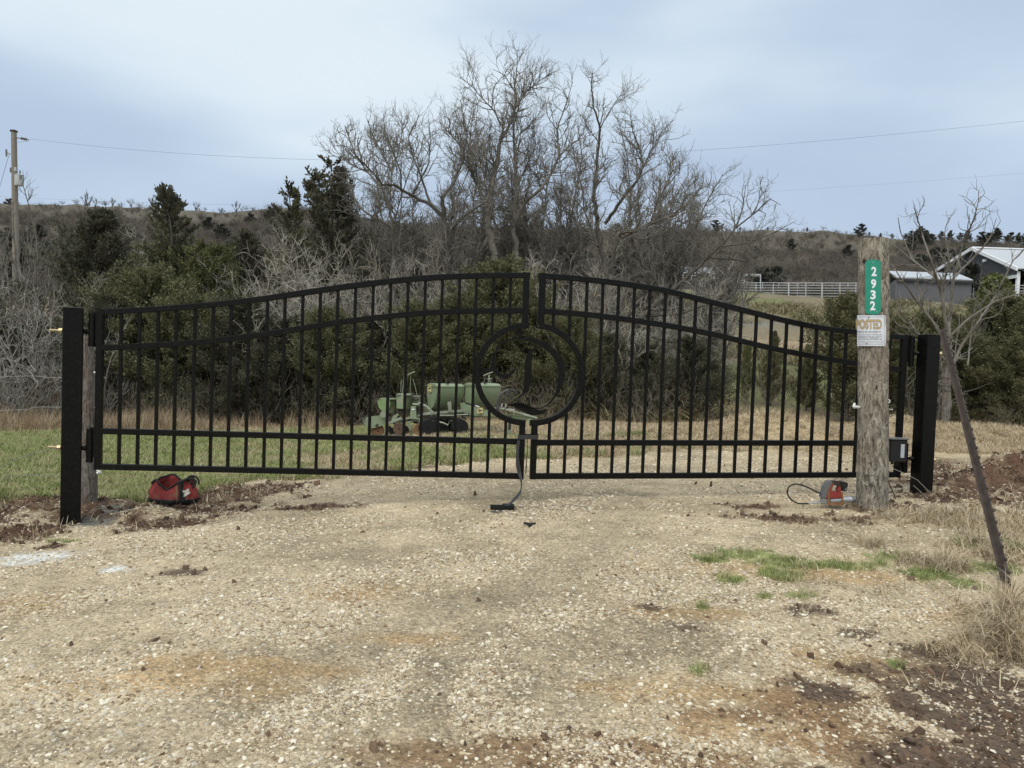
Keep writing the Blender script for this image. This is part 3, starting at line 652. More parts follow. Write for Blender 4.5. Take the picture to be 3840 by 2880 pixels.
# posts
def steel_post(pxb, pyb, pyt, w, rz, Y, label):
    top = at(pxb, pyt, Y); b0 = at(pxb, pyb, Y); x = b0[0]; zb_ = b0[2] - .35; zt = top[2]
    t = thing('gate_post', label, 'post', (x, Y, b0[2]))
    MB(t.location).box((x, Y, (zb_ + zt) / 2), (w, w, zt - zb_), RZ(rz), .006).build('tube', blackm, t)
    MB(t.location).box((x, Y, zt + .003), (w + .002, w + .002, .006), RZ(rz), .001).build('cap_plate', M('worn_cap_' + str(int(pxb)), (.05, .05, .05), .35, .3), t)
    return t, np.array([x, Y])
postL, pL = steel_post(264, 1966, 1156, .146, math.radians(28), 6.33, 'black square steel gate post at the left end of the gate')
postR, pR = steel_post(3452, 1866, 1256, .140, math.radians(11), 7.22, 'black square steel gate post at the right end, behind the number pole')
def hinge(leaf, PLN, px, y0, y1, boltL, sgn, post, ppos, plate_px):
    u, z1 = PLN.uz(px, y0); _, z0 = PLN.uz(px, y1); c = PLN.P(u, 0, 0)
    r = .027
    MB(leaf.location).cyl((c[0], c[1], z0), (c[0], c[1], z1), r, 16).cyl((c[0], c[1], z0 + .05), (c[0], c[1], z0 + .055), r + .003, 16).build('hinge_barrel', blackm, leaf, True)
    uo = PLN.uz(plate_px, (y0 + y1) / 2)[0]; m = (u + uo) / 2
    MB(leaf.location).box(PLN.P(m, (z0 + z1) / 2 + .03), (abs(uo - u), .012, (z1 - z0) * .9), RZ(math.atan2(PLN.T[1], PLN.T[0]))).build('hinge_plate', blackm, leaf)
    MB(leaf.location).box(PLN.P(uo + sgn * .034, (z0 + z1) / 2, .012), (.012, .006, (z1 - z0) * .42), RZ(math.atan2(PLN.T[1], PLN.T[0]))).build('grease_strip', silver, leaf)
    zc = (z0 + z1) / 2 - .01 * 0
    return c, zc
hL = [hinge(leafL, PL, 200 + 285 * F1, 1000 + 343 * F1, 1000 + 585 * F1, 0, 1, postL, pL, 366), hinge(leafL, PL, 200 + 268 * F1, 1000 + 1188 * F1, 1000 + 1430 * F1, 0, 1, postL, pL, 360)]
hR = [hinge(leafR, PR, 3421, 1263, 1376, 0, -1, postR, pR, 3398), hinge(leafR, PR, 3396, 1662, 1772, 0, -1, postR, pR, 3376)]
for (c, zc), tipx, tipy, post, pp_, py_ in [(hL[0], 186, 1238, postL, pL, 6.33), (hL[1], 181, 1676, postL, pL, 6.33), (hR[0], 3531, 1327, postR, pR, 7.22), (hR[1], 3521, 1724, postR, pR, 7.22)]:
    tip = at(tipx, tipy, py_); z = (zc + tip[2]) / 2; a = np.array([c[0], c[1], tip[2]]); b = np.array([tip[0], py_, tip[2]])
    d = (b - a) / np.linalg.norm(b - a); half = .088
    pc = np.array([pp_[0], pp_[1], tip[2]])
    MB(post.location).cyl(pc + d * half, b, .0105, 10).build('threaded_bolt', rustyb, post, True)
    MB(post.location).cyl(pc + d * (half - .006), pc + d * (half + .022), .021, 6).build('hex_nut', rustyb, post)
    e = a - d * 0.0
    MB(post.location).cyl(pc - d * (half - .02), a, .0125, 10).cyl(pc - d * (half + .0), pc - d * (half + .02), .022, 6).build('hinge_bolt', blackm, post, True)
# small silver latch strap mark where the two leaves meet
# ratchet strap
strapm = M('grey_webbing', (.035, .037, .037), .8, bump=.3, bs=200, bd=.001)
F2 = 300 / 1131
def ZS(a, b): return (1800 + a * F2, 1560 + b * F2)
sp = [(548, 345, 16), (535, 420, 20), (528, 560, 18), (535, 690, 26), (556, 800, 24), (578, 880, 16), (588, 960, 9), (582, 1030, 8), (560, 1090, 16), (515, 1150, 18), (450, 1215, 14), (395, 1268, 12)]
g0 = G(*ZS(330, 1345)); Yr = g0[1]
P = []; n_ = len(sp)
for i, (a, b, w) in enumerate(sp):
    Y = 6.555 + (Yr - 6.555) * max(0, (i - 4) / (n_ - 5)) ** 1.2 if i > 4 else 6.555
    P.append(at(*ZS(a, b), Y))
st = thing('ratchet_strap', 'grey webbing ratchet strap tied round the meeting stiles, its ratchet on the gravel', 'strap', (g0[0], g0[1], g0[2]))
MB(st.location).sweep(P, (0.25, 1, 0), .0015, .014, 0, widths=[k[2] / 20 for k in sp]).build('webbing', strapm, st)
# loop round the two stiles
la = at(*ZS(532, 300), 6.56); lb = at(*ZS(812, 308), 6.62); za = la[2]
loop = [(la[0], 6.57, za), (lb[0], 6.62, za), (lb[0] + .01, 6.70, za), (la[0] + .02, 6.68, za)]
MB(st.location).sweep([np.array(p) for p in loop], (0, 0, 1), .019, .0016, 0, close=True).build('strap_loop', strapm, st)
q = [at(*ZS(a, b), 6.70) for a, b in [(665, 330), (672, 430), (668, 560), (655, 680), (640, 760), (648, 822), (662, 780), (660, 700), (650, 640)]]
MB(st.location).tube(q, .0035, 6).build('loose_tail', M('brown_strap_tail', (.07, .03, .018), .8), st)
rz = RZ(math.radians(4)); gc = G(*ZS(330, 1330)); gc = gc + np.array([0, 0, .022])
b = MB(st.location); b.box(gc + rz @ np.array([.04, 0, .008]), (.10, .05, .045), rz, .01); b.box(gc + rz @ np.array([-.055, .022, .0]), (.10, .006, .035), rz, .002); b.box(gc + rz @ np.array([-.055, -.022, .0]), (.10, .006, .035), rz, .002)
b.cyl(gc + rz @ np.array([-.1, -.025, .012]), gc + rz @ np.array([-.1, .025, .012]), .008, 8); b.cyl(gc + rz @ np.array([.0, -.032, .008]), gc + rz @ np.array([.0, .032, .008]), .016, 12)
b.build('ratchet', M('black_ratchet_steel', (.012, .016, .014), .45, .3), st, True)
dkhook = M('dark_hook_steel', (.06, .07, .065), .5, .3)
hk = G(*ZS(225, 1378)) + np.array([0, 0, .012])
MB(st.location).tube([hk + np.array(p) for p in [(.05, 0, .01), (.02, .0, 0), (-.02, .0, 0), (-.035, .01, 0), (-.03, .028, 0), (-.005, .03, 0), (.005, .018, 0)]], .005, 6).build('hook', dkhook, st, True)
# dropped tee handle
F = G(*ZS(700, 1560)); tz = F[2] + .012
tt = thing('tee_handle', 'small black tee shaped handle lying on the gravel in front of the ratchet', 'handle', F)
MB(tt.location).tube([at(*ZS(614, 1508), F[1] + .02) * np.array([1, 1, 0]) + np.array([0, 0, tz + .008]), np.array([F[0], F[1] + .02, tz]), at(*ZS(790, 1510), F[1] + .02) * np.array([1, 1, 0]) + np.array([0, 0, tz + .008])], [.008, .011, .008], 8).build('crossbar', blackrub, tt, True)
MB(tt.location).cyl((F[0], F[1] + .02, tz), (F[0] + .002, F[1] - .045, tz + .004), .011, 10, .014).build('stub', blackrub, tt, True)
# control box on the right leaf
u0, zt = PR.uz(3308, 1642); u1, zb2 = PR.uz(3364, 1726)
bx = thing('control_box', 'black gate opener control box with a silver label, fixed low on the right gate leaf', 'control box', PR.P((u0 + u1) / 2, zb2))
ang = math.atan2(PR.T[1], PR.T[0])
cc = PR.P((u0 + u1) / 2, (zt + zb2) / 2, .09)
MB(bx.location).box(cc, (u1 - u0, .10, zt - zb2), RZ(ang), .008).build('housing', blackrub, bx)
MB(bx.location).box(cc + np.array([0, 0, (zt - zb2) / 2 + .006]), (u1 - u0 + .02, .12, .012), RZ(ang), .003).build('lid', M('grey_lid_edge', (.16, .16, .16), .5), bx)
lb_ = PR.P(PR.uz(3347, 1685)[0], (zt + zb2) / 2 - .0, .1415); MB(bx.location).box(lb_, (.038, .003, .125), RZ(ang)).build('label_plate', M('silver_label', (.42, .45, .50), .4, .2, var=(.6, .62, .66), vs=30, stretch=(1, 1, 4)), bx)
for dx in (-.03, .02): MB(bx.location).cyl(cc + np.array([dx, 0, -(zt - zb2) / 2 - .03]), cc + np.array([dx, 0, -(zt - zb2) / 2 + .005]), .011, 8).build('cable_gland', blackrub, bx, True)
cab = [at(3328, 1735, 7.08), at(3332, 1775, 7.05), at(3328, 1800, 7.0), at(3338, 1822, 6.98), at(3352, 1850, 6.95), at(3360, 1880, 6.95)]
MB(bx.location).tube(cab, .005, 6).build('power_cable', M('brown_cable', (.03, .02, .015), .7), bx, True)
wr = thing('loose_wire', 'thin pale wire from the control box down to the right gate post foot', 'wire', at(3480, 1860, 6.9))
wm = M('bare_wire', (.40, .37, .31), .5, .3)
MB(wr.location).tube([at(3325, 1745, 6.95), at(3350, 1758, 6.95), at(3385, 1772, 6.97), at(3440, 1800, 6.98), at(3490, 1850, 6.95)], .0022, 5).build('wire_strand', wm, wr)
MB(wr.location).tube([at(3425, 1820, 6.97), at(3450, 1842, 6.97), at(3478, 1868, 6.95)], .0022, 5).build('wire_strand', wm, wr)
# ------------------------------------------------------------------ wooden posts, signs, tools, wires
def wood_mat(name, a, b_, c_, knots=True, bump=.9):
    m = bpy.data.materials.new(name); m.use_nodes = True; t = m.node_tree; b = t.nodes['Principled BSDF']; b.inputs['Roughness'].default_value = .9; b.inputs['Specular IOR Level'].default_value = .15
    tcn = N(t, 'ShaderNodeTexCoord'); mpn = N(t, 'ShaderNodeMapping'); mpn.inputs['Scale'].default_value = (1, 1, .16)
    nd = N(t, 'ShaderNodeTexNoise'); nd.inputs['Scale'].default_value = 7; nd.inputs['Detail'].default_value = 3; L(t, tcn.outputs['Object'], nd.inputs['Vector'])
    vm = N(t, 'ShaderNodeVectorMath', operation='SCALE'); vm.inputs['Scale'].default_value = .15; L(t, nd.outputs['Color'], vm.inputs[0])
    va = N(t, 'ShaderNodeVectorMath', operation='ADD'); L(t, tcn.outputs['Object'], va.inputs[0]); L(t, vm.outputs[0], va.inputs[1]); L(t, va.outputs[0], mpn.inputs[0])
    n1 = N(t, 'ShaderNodeTexNoise'); n1.inputs['Scale'].default_value = 48; n1.inputs['Detail'].default_value = 8; n1.inputs['Roughness'].default_value = .72; L(t, mpn.outputs[0], n1.inputs['Vector'])
    n2 = N(t, 'ShaderNodeTexNoise'); n2.inputs['Scale'].default_value = 4; n2.inputs['Detail'].default_value = 5; L(t, tcn.outputs['Object'], n2.inputs['Vector'])
    r1 = N(t, 'ShaderNodeValToRGB'); r1.color_ramp.elements[0].position = .38; r1.color_ramp.elements[1].position = .60; r1.color_ramp.elements[0].color = (*c_, 1); r1.color_ramp.elements[1].color = (*a, 1); L(t, n1.outputs['Fac'], r1.inputs[0])
    mi = N(t, 'ShaderNodeMix', data_type='RGBA'); mg = N(t, 'ShaderNodeMapRange'); mg.inputs['From Min'].default_value = .42; mg.inputs['From Max'].default_value = .66; L(t, n2.outputs['Fac'], mg.inputs['Value']); L(t, mg.outputs[0], mi.inputs['Factor'])
    L(t, r1.outputs[0], mi.inputs['A']); mi.inputs['B'].default_value = (*b_, 1); mi.blend_type = 'MIX'
    mg.inputs['To Max'].default_value = .6
    cur = mi.outputs['Result']
    L(t, cur, b.inputs['Base Color'])
    bn = N(t, 'ShaderNodeBump'); bn.inputs['Strength'].default_value = bump; bn.inputs['Distance'].default_value = .012; L(t, n1.outputs['Fac'], bn.inputs['Height']); L(t, bn.outputs[0], b.inputs['Normal'])
    return m
woodm = wood_mat('weathered_pole_wood', (.44, .40, .325), (.19, .15, .11), (.05, .042, .034))
greym = wood_mat('grey_post_wood', (.24, .225, .20), (.16, .11, .08), (.07, .06, .05), bump=.6)
def round_post(name, label, top, bot, r0, r1, mat, cat='post', knots=(), sunk=.3, nr=64, nz=90, seed=1, topcut=0, cracks=.05, top_part='shaft'):
    # top, bot: 3D axis points; r0 radius at the bottom, r1 at the top
    top = np.array(top, float); bot = np.array(bot, float); ax = top - bot; Ln = np.linalg.norm(ax); ax /= Ln
    bot2 = bot - ax * sunk; t = thing(name, label, cat, bot)
    A = np.cross(ax, (0, 1, 0)); A /= np.linalg.norm(A); B = np.cross(ax, A)   # A points sideways, B towards / away from the camera
    th = np.linspace(0, 2 * math.pi, nr, endpoint=False); s = np.linspace(0, 1, nz)
    TH, S = np.meshgrid(th, s); Rr = r0 + (r1 - r0) * S
    cx, cy = np.cos(TH), np.sin(TH)
    Rr = Rr * (1 + cracks * 1.4 * (fbm(TH * 3 + 20, S * 3, .35, 4, seed) - .5) + .03 * (fbm(S * 4 + seed, TH * 0, .4, 3, seed + 1) - .5))
    cr = np.minimum(fbm(TH * 6, S * 1.2 * Ln, .16, 3, seed + 2), 1); Rr = Rr - r0 * cracks * sstep(.60, .72, cr)
    vw = CAM - bot; vw[2] = 0; vw /= np.linalg.norm(vw); sd_ = np.array([-vw[1], vw[0], 0.])
    for (kdx, h, kr, dep) in knots:
        ka = math.asin(kdx / r0); kv = sd_ * math.sin(ka) + vw * math.cos(ka); ang = math.atan2(kv @ B, kv @ A)
        d = np.sqrt((((TH - ang + math.pi) % (2 * math.pi) - math.pi) * r0 / kr) ** 2 + ((S * Ln - h) / kr) ** 2)
        Rr = Rr - dep * np.exp(-(d ** 2) * 1.4) + dep * .35 * np.exp(-((d - 1.5) ** 2) * 3)
    P = bot2 + ax * (S[..., None] * (Ln + sunk)) + Rr[..., None] * (cx[..., None] * A + cy[..., None] * B)
    if topcut:
        P[-1] = P[-1] + ax * (topcut * sstep(.4, .5, fbm(cx[-1] * .12 + 1, cy[-1] * .12 + 3, .12, 2, seed + 5)))[:, None]
    v = np.vstack([P.reshape(-1, 3), [P[-1].mean(0)]]) - np.array(t.location)
    i = np.arange(nz - 1)[:, None] * nr; j = np.arange(nr)[None, :]; j2 = (j + 1) % nr
    q = np.stack([i + j, i + j2, i + nr + j2, i + nr + j], -1).reshape(-1, 4)
    c = len(v) - 1; base = (nz - 1) * nr; tri = [(base + k, base + (k + 1) % nr, c, c) for k in range(nr)]
    me = bpy.data.meshes.new(top_part); me.from_pydata(v.tolist(), [], q.tolist() + [t_[:3] for t_ in tri]); me.update(); me.materials.append(mat)
    me.polygons.foreach_set('use_smooth', [True] * len(me.polygons))
    me.set_sharp_from_angle(angle=math.radians(50))
    link(top_part, me, t); return t, A, B, ax, Ln
# number pole
YP = 6.58
pt, pb = at(3278, 898, YP), at(3271, 1908, YP)
pole, PA, PB, PAX, PLEN = round_post('number_pole', 'thick weathered wooden pole carrying the green number plate and the POSTED notice', pt, pb, .126, .119, woodm, 'pole',
    [(.022, 1.05, .030, .028), (-.068, .96, .018, .02), (.012, .765, .012, .03), (-.035, .70, .010, .02), (-.012, .67, .008, .018), (-.042, .50, .024, .04), (.045, .525, .011, .03), (-.08, 2.12, .030, .02), (.05, 1.33, .02, .012), (-.03, .25, .018, .012)], seed=4, topcut=.03, cracks=.11)
VIEW = CAM - np.array(pb); VIEW[2] = 0; VIEW /= np.linalg.norm(VIEW); VIEW -= PAX * (VIEW @ PAX); VIEW /= np.linalg.norm(VIEW)
SIDE = np.cross(VIEW, PAX); SIDE = SIDE if SIDE[0] > 0 else -SIDE
def on_pole(px, py, back): # point on the plane that faces the camera through the pole axis, shifted towards the camera
    P0 = np.array(pb) + VIEW * back; d = ray(px, py); return CAM + d * (((P0 - CAM) @ VIEW) / (d @ VIEW))
def pole_pt(s, dx, r_off):
    # s: height along the axis, dx: sideways arc length; on the camera side
    r = .126 + (.119 - .126) * s / PLEN + r_off
    a = dx / r
    base = np.array(pb) + PAX * s
    side, view = SIDE, VIEW
    return base + r * (math.sin(a) * side + math.cos(a) * view)
# knots placed on the side that faces the camera
def pole_s(py): return (1908 - py) / (1908 - 898) * PLEN
khm = M('knot_hole_dark', (.035, .027, .02), .95, var=(.06, .045, .032), vs=60)
for (kdx, kh, kr) in [(.022, 1.05, .017), (-.068, .96, .011), (.012, .765, .009), (-.035, .70, .007), (-.012, .67, .005), (-.042, .50, .015), (.045, .525, .007), (-.08, 2.12, .016), (.05, 1.33, .008)]:
    c_ = pole_pt(kh, kdx, -.012); a_ = math.atan2(-VIEW[0], VIEW[1]) * 0; Rk = np.stack([SIDE, PAX, VIEW], 1)
    MB(pole.location).lathe(c_, [(kr * .3, .0), (kr, .0), (kr * .8, .009), (kr * .3, .010)], 12, Rk, (1, 1.25)).build('knot', khm, pole, True)
signg = M('green_reflective_sheet', (.012, .23, .15), .35, var=(.02, .27, .18), vs=25, spec=.5)
whitem = M('white_reflective', (.78, .80, .84), .4)
paperm = M('sign_card', (.74, .76, .80), .5, var=(.66, .68, .72), vs=8)
CX = 3278
def sign_xy(px, py, roff):   # source pixel -> point on the cylinder round the pole (flat print wrapped on it)
    s = pole_s(py); cx = 3271 + (3278 - 3271) * s / PLEN
    k = .126 * 0 + 1; dx = (px - cx) * YP / FPX
    r = .126 + roff; a = math.asin(max(-.98, min(.98, dx / r)))
    return s, a * r
gx0, gx1, gy0, gy1 = 3140 + 343 * .3014, 3140 + 543 * .3014, 860 + 375 * .3014, 860 + 1062 * .3014
ns = thing('number_sign', 'green number plate reading 2932 nailed upright near the top of the wooden pole', 'sign', pole_pt(pole_s(1180), 0, .004))
sside, sview = SIDE, VIEW
kz = YP / FPX
# the plate: 0.135 x 0.47 m with clipped corners, slightly bent
kz = YP / FPX
def SG(px, py, w):
    u = (px - (3140 + 444 * .3014)) * kz; v = (860 + 718 * .3014 - py) * kz
    return on_pole(px, py, .127 + w)
W_, H_ = 29.5, 103
cpx, cpy = 3140 + 444 * .3014, 860 + 718 * .3014
oct_ = [(-W_, -H_ + 9), (-W_ + 12, -H_ + 1), (0, -H_ - 1), (W_ - 12, -H_ + 1), (W_, -H_ + 10), (W_, H_ - 10), (W_ - 13, H_), (-W_ + 13, H_), (-W_, H_ - 10)]
MB(ns.location).plate([(cpx + a, cpy - b) for a, b in oct_], lambda a, b, w: SG(a, b, w), .003).build('plate', signg, ns)
def text_mesh(body, size, off=0.0, sx=1.0):
    cu = bpy.data.curves.new('lettering', 'FONT'); cu.body = body; cu.size = size; cu.offset = off; cu.align_x = 'LEFT'; cu.resolution_u = 3
    ob = bpy.data.objects.new('lettering', cu); COL.objects.link(ob)
    dg = bpy.context.evaluated_depsgraph_get(); dg.update(); me = bpy.data.meshes.new_from_object(ob.evaluated_get(dg))
    COL.objects.unlink(ob); bpy.data.objects.remove(ob)
    co_ = np.array([v.co[:] for v in me.vertices]); fs = [tuple(p.vertices) for p in me.polygons]
    return co_, fs
def put_text(body, x0, y0, x1, y1, fn, mat, name, parent, off=.0, lift=.0):
    # fits the lettering into the pixel box x0..x1, y0..y1 (y0 top)
    co_, fs = text_mesh(body, 1.0, off); mn, mxx = co_.min(0), co_.max(0)
    u = x0 + (co_[:, 0] - mn[0]) / (mxx[0] - mn[0]) * (x1 - x0); v = y1 - (co_[:, 1] - mn[1]) / (mxx[1] - mn[1]) * (y1 - y0)
    b = MB(parent.location); b.add([fn(a, c_, lift) for a, c_ in zip(u, v)], fs); return b.build(name, mat, parent)
for ch, ya, yb in [('2', 465, 582), ('9', 620, 736), ('3', 757, 872), ('2', 893, 1007)]:
    cxn = 452 - (ya + yb - 1047) / 2 * .037 * 1.2 - 0
    cxn = {465: 452, 620: 447, 757: 441, 893: 436}[ya]
    put_text(ch, 3140 + (cxn - 33) * .3014 + 1.3, 860 + ya * .3014, 3140 + (cxn + 33) * .3014 + 1.3, 860 + yb * .3014, SG, whitem, 'number', ns, .035, .0045)
for (a, b_) in [(0, -92), (-10, 93), (14, 92)]:
    p = SG(cpx + a, cpy + b_, .003); MB(ns.location).cyl(p, p + sview * .003, .004, 8).build('nail', silver, ns)
# POSTED notice wrapped on the pole
ps = thing('posted_notice', 'white POSTED PRIVATE PROPERTY notice wrapped round the pole under the green number plate', 'sign', at(3268, 1240, YP - .14))
def PS(px, py, w):
    r = .145; dx = (px - 3269) * kz; a = math.asin(max(-.97, min(.97, dx / r)))
    return on_pole(px, py, .134 + w + r * (math.cos(a) - 1))
px0, px1, py0, py1 = 3140 + 246 * .3014, 3140 + 600 * .3014, 860 + 1069 * .3014, 860 + 1452 * .3014
vs = []; nx, ny = 16, 14
for k in range(2):
    for j in range(ny + 1):
        for i in range(nx + 1):
            u = i / nx; v = j / ny; bow = math.sin(v * math.pi)
            vs.append(PS(px0 + (px1 - px0) * u + 2.2 * bow * (u > .85), py0 + (py1 - py0) * v, -.0012 * k + .006 * max(0, u - .85) / .15 * bow))
fs = []
for k in range(2):
    o = k * (nx + 1) * (ny + 1)
    for j in range(ny):
        for i in range(nx): fs.append((o + j * (nx + 1) + i, o + j * (nx + 1) + i + 1, o + (j + 1) * (nx + 1) + i + 1, o + (j + 1) * (nx + 1) + i))
MB(ps.location).add(vs, fs).build('card', paperm, ps, True)
ochre = M('faded_ochre_ink', (.50, .36, .16), .6); greyink = M('faded_grey_ink', (.30, .31, .34), .6)
def PZ(x): return 3140 + x * .3014
def PY_(y): return 860 + y * .3014
put_text('POSTED', PZ(229), PY_(1118), PZ(556), PY_(1246), PS, greyink, 'heading_outline', ps, .055, .0016)
put_text('POSTED', PZ(231), PY_(1121), PZ(554), PY_(1243), PS, ochre, 'heading', ps, .02, .0026)
put_text('PRIVATE PROPERTY', PZ(250), PY_(1264), PZ(545), PY_(1288), PS, greyink, 'line_of_print', ps, .03, .002)
for tx, a, b_, x0, x1 in [('HUNTING, FISHING, TRAPPING OR', 1303, 1317, 252, 555), ('TRESPASSING FOR ANY PURPOSE', 1324, 1338, 252, 553), ('IS STRICTLY FORBIDDEN', 1342, 1356, 266, 518), ('VIOLATORS WILL BE PROSECUTED', 1360, 1376, 252, 556)]:
    put_text(tx, PZ(x0), PY_(a), PZ(x1), PY_(b_), PS, greyink, 'line_of_print', ps, .02, .002)
for a in (1088, 1396, 1412, 1432):
    b = MB(ps.location)
    pts = [PS(PZ(256 + (585 - 256) * i / 14), PY_(a), .002) for i in range(15)]
    b.sweep(pts, sview, .0004, .0009 if a > 1095 else .0014, 0); b.build('ruled_line', greyink, ps)
MB(ps.location).sweep([PS(PZ(588), PY_(1085 + (1436 - 1085) * i / 10) , .004) for i in range(11)], sview, .0004, .0012, 0).build('ruled_line', greyink, ps)
for (a, b_) in [(390, 1098), (366, 1418)]:
    p = PS(PZ(a), PY_(b_), .002); MB(ps.location).cyl(p, p + sview * .004, .005, 8).build('tack', M('rusty_tack', (.14, .09, .06), .7), ps)
# hardware on the pole
def torus(mb, c, R_, r, n=20, m=8, axis=None):
    c = np.array(c); vs = []
    for i in range(n):
        a = 2 * math.pi * i / n
        for j in range(m):
            b = 2 * math.pi * j / m; q = (R_ + r * math.cos(b)); vs.append(c + np.array([q * math.cos(a), r * math.sin(b), q * math.sin(a)]))
    mb.add(vs, [(i * m + j, ((i + 1) % n) * m + j, ((i + 1) % n) * m + (j + 1) % m, i * m + (j + 1) % m) for i in range(n) for j in range(m)])
porc = M('white_porcelain', (.75, .75, .72), .25, spec=.6)
for (a, b_) in [(536, 390), (548, 722)]:
    p = at(3100 + a * .4219, 1200 + b_ * .4219, YP - .03); mb = MB(pole.location); torus(mb, p, .0125, .0055); mb.build('ring_insulator', porc, pole, True)
p = at(3331, 1535, YP); MB(pole.location).cyl(p + np.array([-.06, 0, 0]), at(3348, 1536, YP), .006, 8).build('bolt', M('pale_bolt', (.45, .43, .38), .5, .5), pole, True)
p0, p1, p2 = at(3222, 1527, YP - .02), at(3202, 1525, YP - .04), at(3205, 1511, YP - .04)
MB(pole.location).tube([p0, p1], [.011, .015], 10).tube([p1, p2], [.014, .009], 10).build('peg_insulator', porc, pole, True)
# grey post behind the left gate post
YG = 6.62
gt, gb = at(200 + 252 * F1, 1000 + 508 * F1, YG + .15), at(183 * .333 + 284, 1868, YG + .15)
gpt = at(200 + 250 * F1, 1258, 6.9); gpb = at(331, 1885, 6.9)
gpost, *_ = round_post('wooden_gate_post', 'grey weathered wooden post standing right behind the left steel gate post', gpt, gpb, .082, .052, greym, 'post', [(.02, .15, .03, .01)], seed=9, cracks=.09)
for (a, b_, s_) in [(355, 1397, .010), (359, 1527, .011)]:
    p = at(a, b_, 6.86); mb = MB(gpost.location); mb.lathe(p, [(.004, -s_), (s_, -s_ * .5), (s_, s_ * .5), (.004, s_)], 10, RYm(math.pi / 2)); mb.build('insulator_button', porc, gpost, True)
p = at(371, 1772, 6.84); mb = MB(gpost.location); mb.lathe(p, [(.006, -.02), (.018, -.012), (.013, 0), (.02, .012), (.006, .02)], 12, RYm(.9)); mb.cyl(at(362, 1762, 6.86), p, .005, 8); mb.build('corner_insulator', porc, gpost, True)
# barbed wire on the left
bw = thing('barbed_wire', 'two strands of barbed wire running off left from the left gate post', 'wire', at(100, 1470, 7.0))
bwm = M('barbed_wire_metal', (.34, .33, .31), .5, .4)
def strand(pts, Y0, Y1, barbs=True):
    P = []; n = len(pts)
    for i, (a, b_) in enumerate(pts):
        P.append(at(a, b_, Y0 + (Y1 - Y0) * i / (n - 1)))
    c = np.array(P); tt_ = np.linspace(0, n - 1, n * 5); cc_ = np.stack([np.interp(tt_, range(n), c[:, k]) for k in range(3)], 1)
    mb = MB(bw.location); mb.tube(cc_, .0022, 5)
    if barbs:
        for k in range(3, len(cc_) - 2, 4):
            p = cc_[k]; mb.cyl(p + (-.006, 0, .012), p + (.006, .004, -.012), .0015, 4); mb.cyl(p + (.007, 0, .010), p + (-.005, -.004, -.013), .0015, 4)
    mb.build('strand', bwm, bw)
strand([(-1500, 1340), (-700, 1395), (-300, 1410), (0, 1414), (60, 1411), (130, 1410), (200, 1417), (290, 1414)], 7.6, 6.9)
strand([(-1500, 1500), (-700, 1540), (-300, 1542), (0, 1540), (60, 1537), (100, 1537), (125, 1528), (150, 1526), (220, 1527), (290, 1528)], 7.6, 6.9)
sw = thing('slack_fence_wire', 'dark slack fence wires drooping over the grass left of the gate', 'wire', at(100, 1740, 7.0))
bw_, bw = bw, sw
strand([(-300, 1900), (0, 1756), (60, 1722), (130, 1697), (200, 1684), (300, 1680)], 7.5, 6.9, False)
strand([(-300, 1840), (0, 1794), (60, 1785), (130, 1782), (300, 1780)], 7.5, 6.9, False)
# leaning T post
t0, t1 = at(3532, 1240, 6.75), G(3800, 2238)
t1 = t1 + np.array([0, 0, -.08]); ax = (t0 - t1) / np.linalg.norm(t0 - t1)
tp = thing('leaning_fence_post', 'long rusty brown steel T post leaning against the right gate post', 'post', t1)
rustm = M('rusty_painted_steel', (.05, .036, .028), .6, .2, var=(.08, .06, .048), vs=14, stretch=(1, 1, 1), bump=.3, bs=60, bd=.003, var2=(.045, .036, .03), v2s=9)
side = np.cross(ax, fw); side /= np.linalg.norm(side); fr = np.cross(side, ax); fr /= np.linalg.norm(fr)
if side[0] < 0: side = -side
if fr[1] > 0: fr = -fr
b = MB(tp.location); b.sweep([t1, t0], side, .031, .0035, .001); b.build('flange', rustm, tp)
b = MB(tp.location); b.sweep([t1 - fr * -.021, t0 - fr * -.021], side, .0045, .019, .001); b.build('web', rustm, tp)
Lt = np.linalg.norm(t0 - t1)
for k in range(int(Lt / .105)):
    c = t1 + ax * (.15 + k * .105)
    if .15 + k * .105 > Lt - .05: break
    MB(tp.location).box(c + fr * .042 + side * .0, (.014, .016, .020), np.stack([side, fr, ax], 1), .002).build('stud', rustm, tp)
# post behind, wrapped in wire
bt, bb = at(3546, 1400, 13.0), at(3545, 1606, 13.0)
bp, *_ = round_post('old_fence_post', 'pale cracked wooden fence post wrapped in wire in front of the big cedar', bt, bb, .062, .052, greym, 'post', seed=17, nz=50, nr=28, cracks=.25)
for (py, w) in [(1418, 30), (1448, 34), (1466, 34)]:
    c = at(3546, py, 13.0); pts = [c + np.array([.075 * math.cos(a), .075 * math.sin(a), .012 * math.sin(2 * a)]) for a in np.linspace(0, 6.28, 14)]
    MB(bp.location).tube(pts, .006, 5).build('wire_wrap', M('dark_wire' + str(py), (.06, .055, .05), .6, .4), bp)
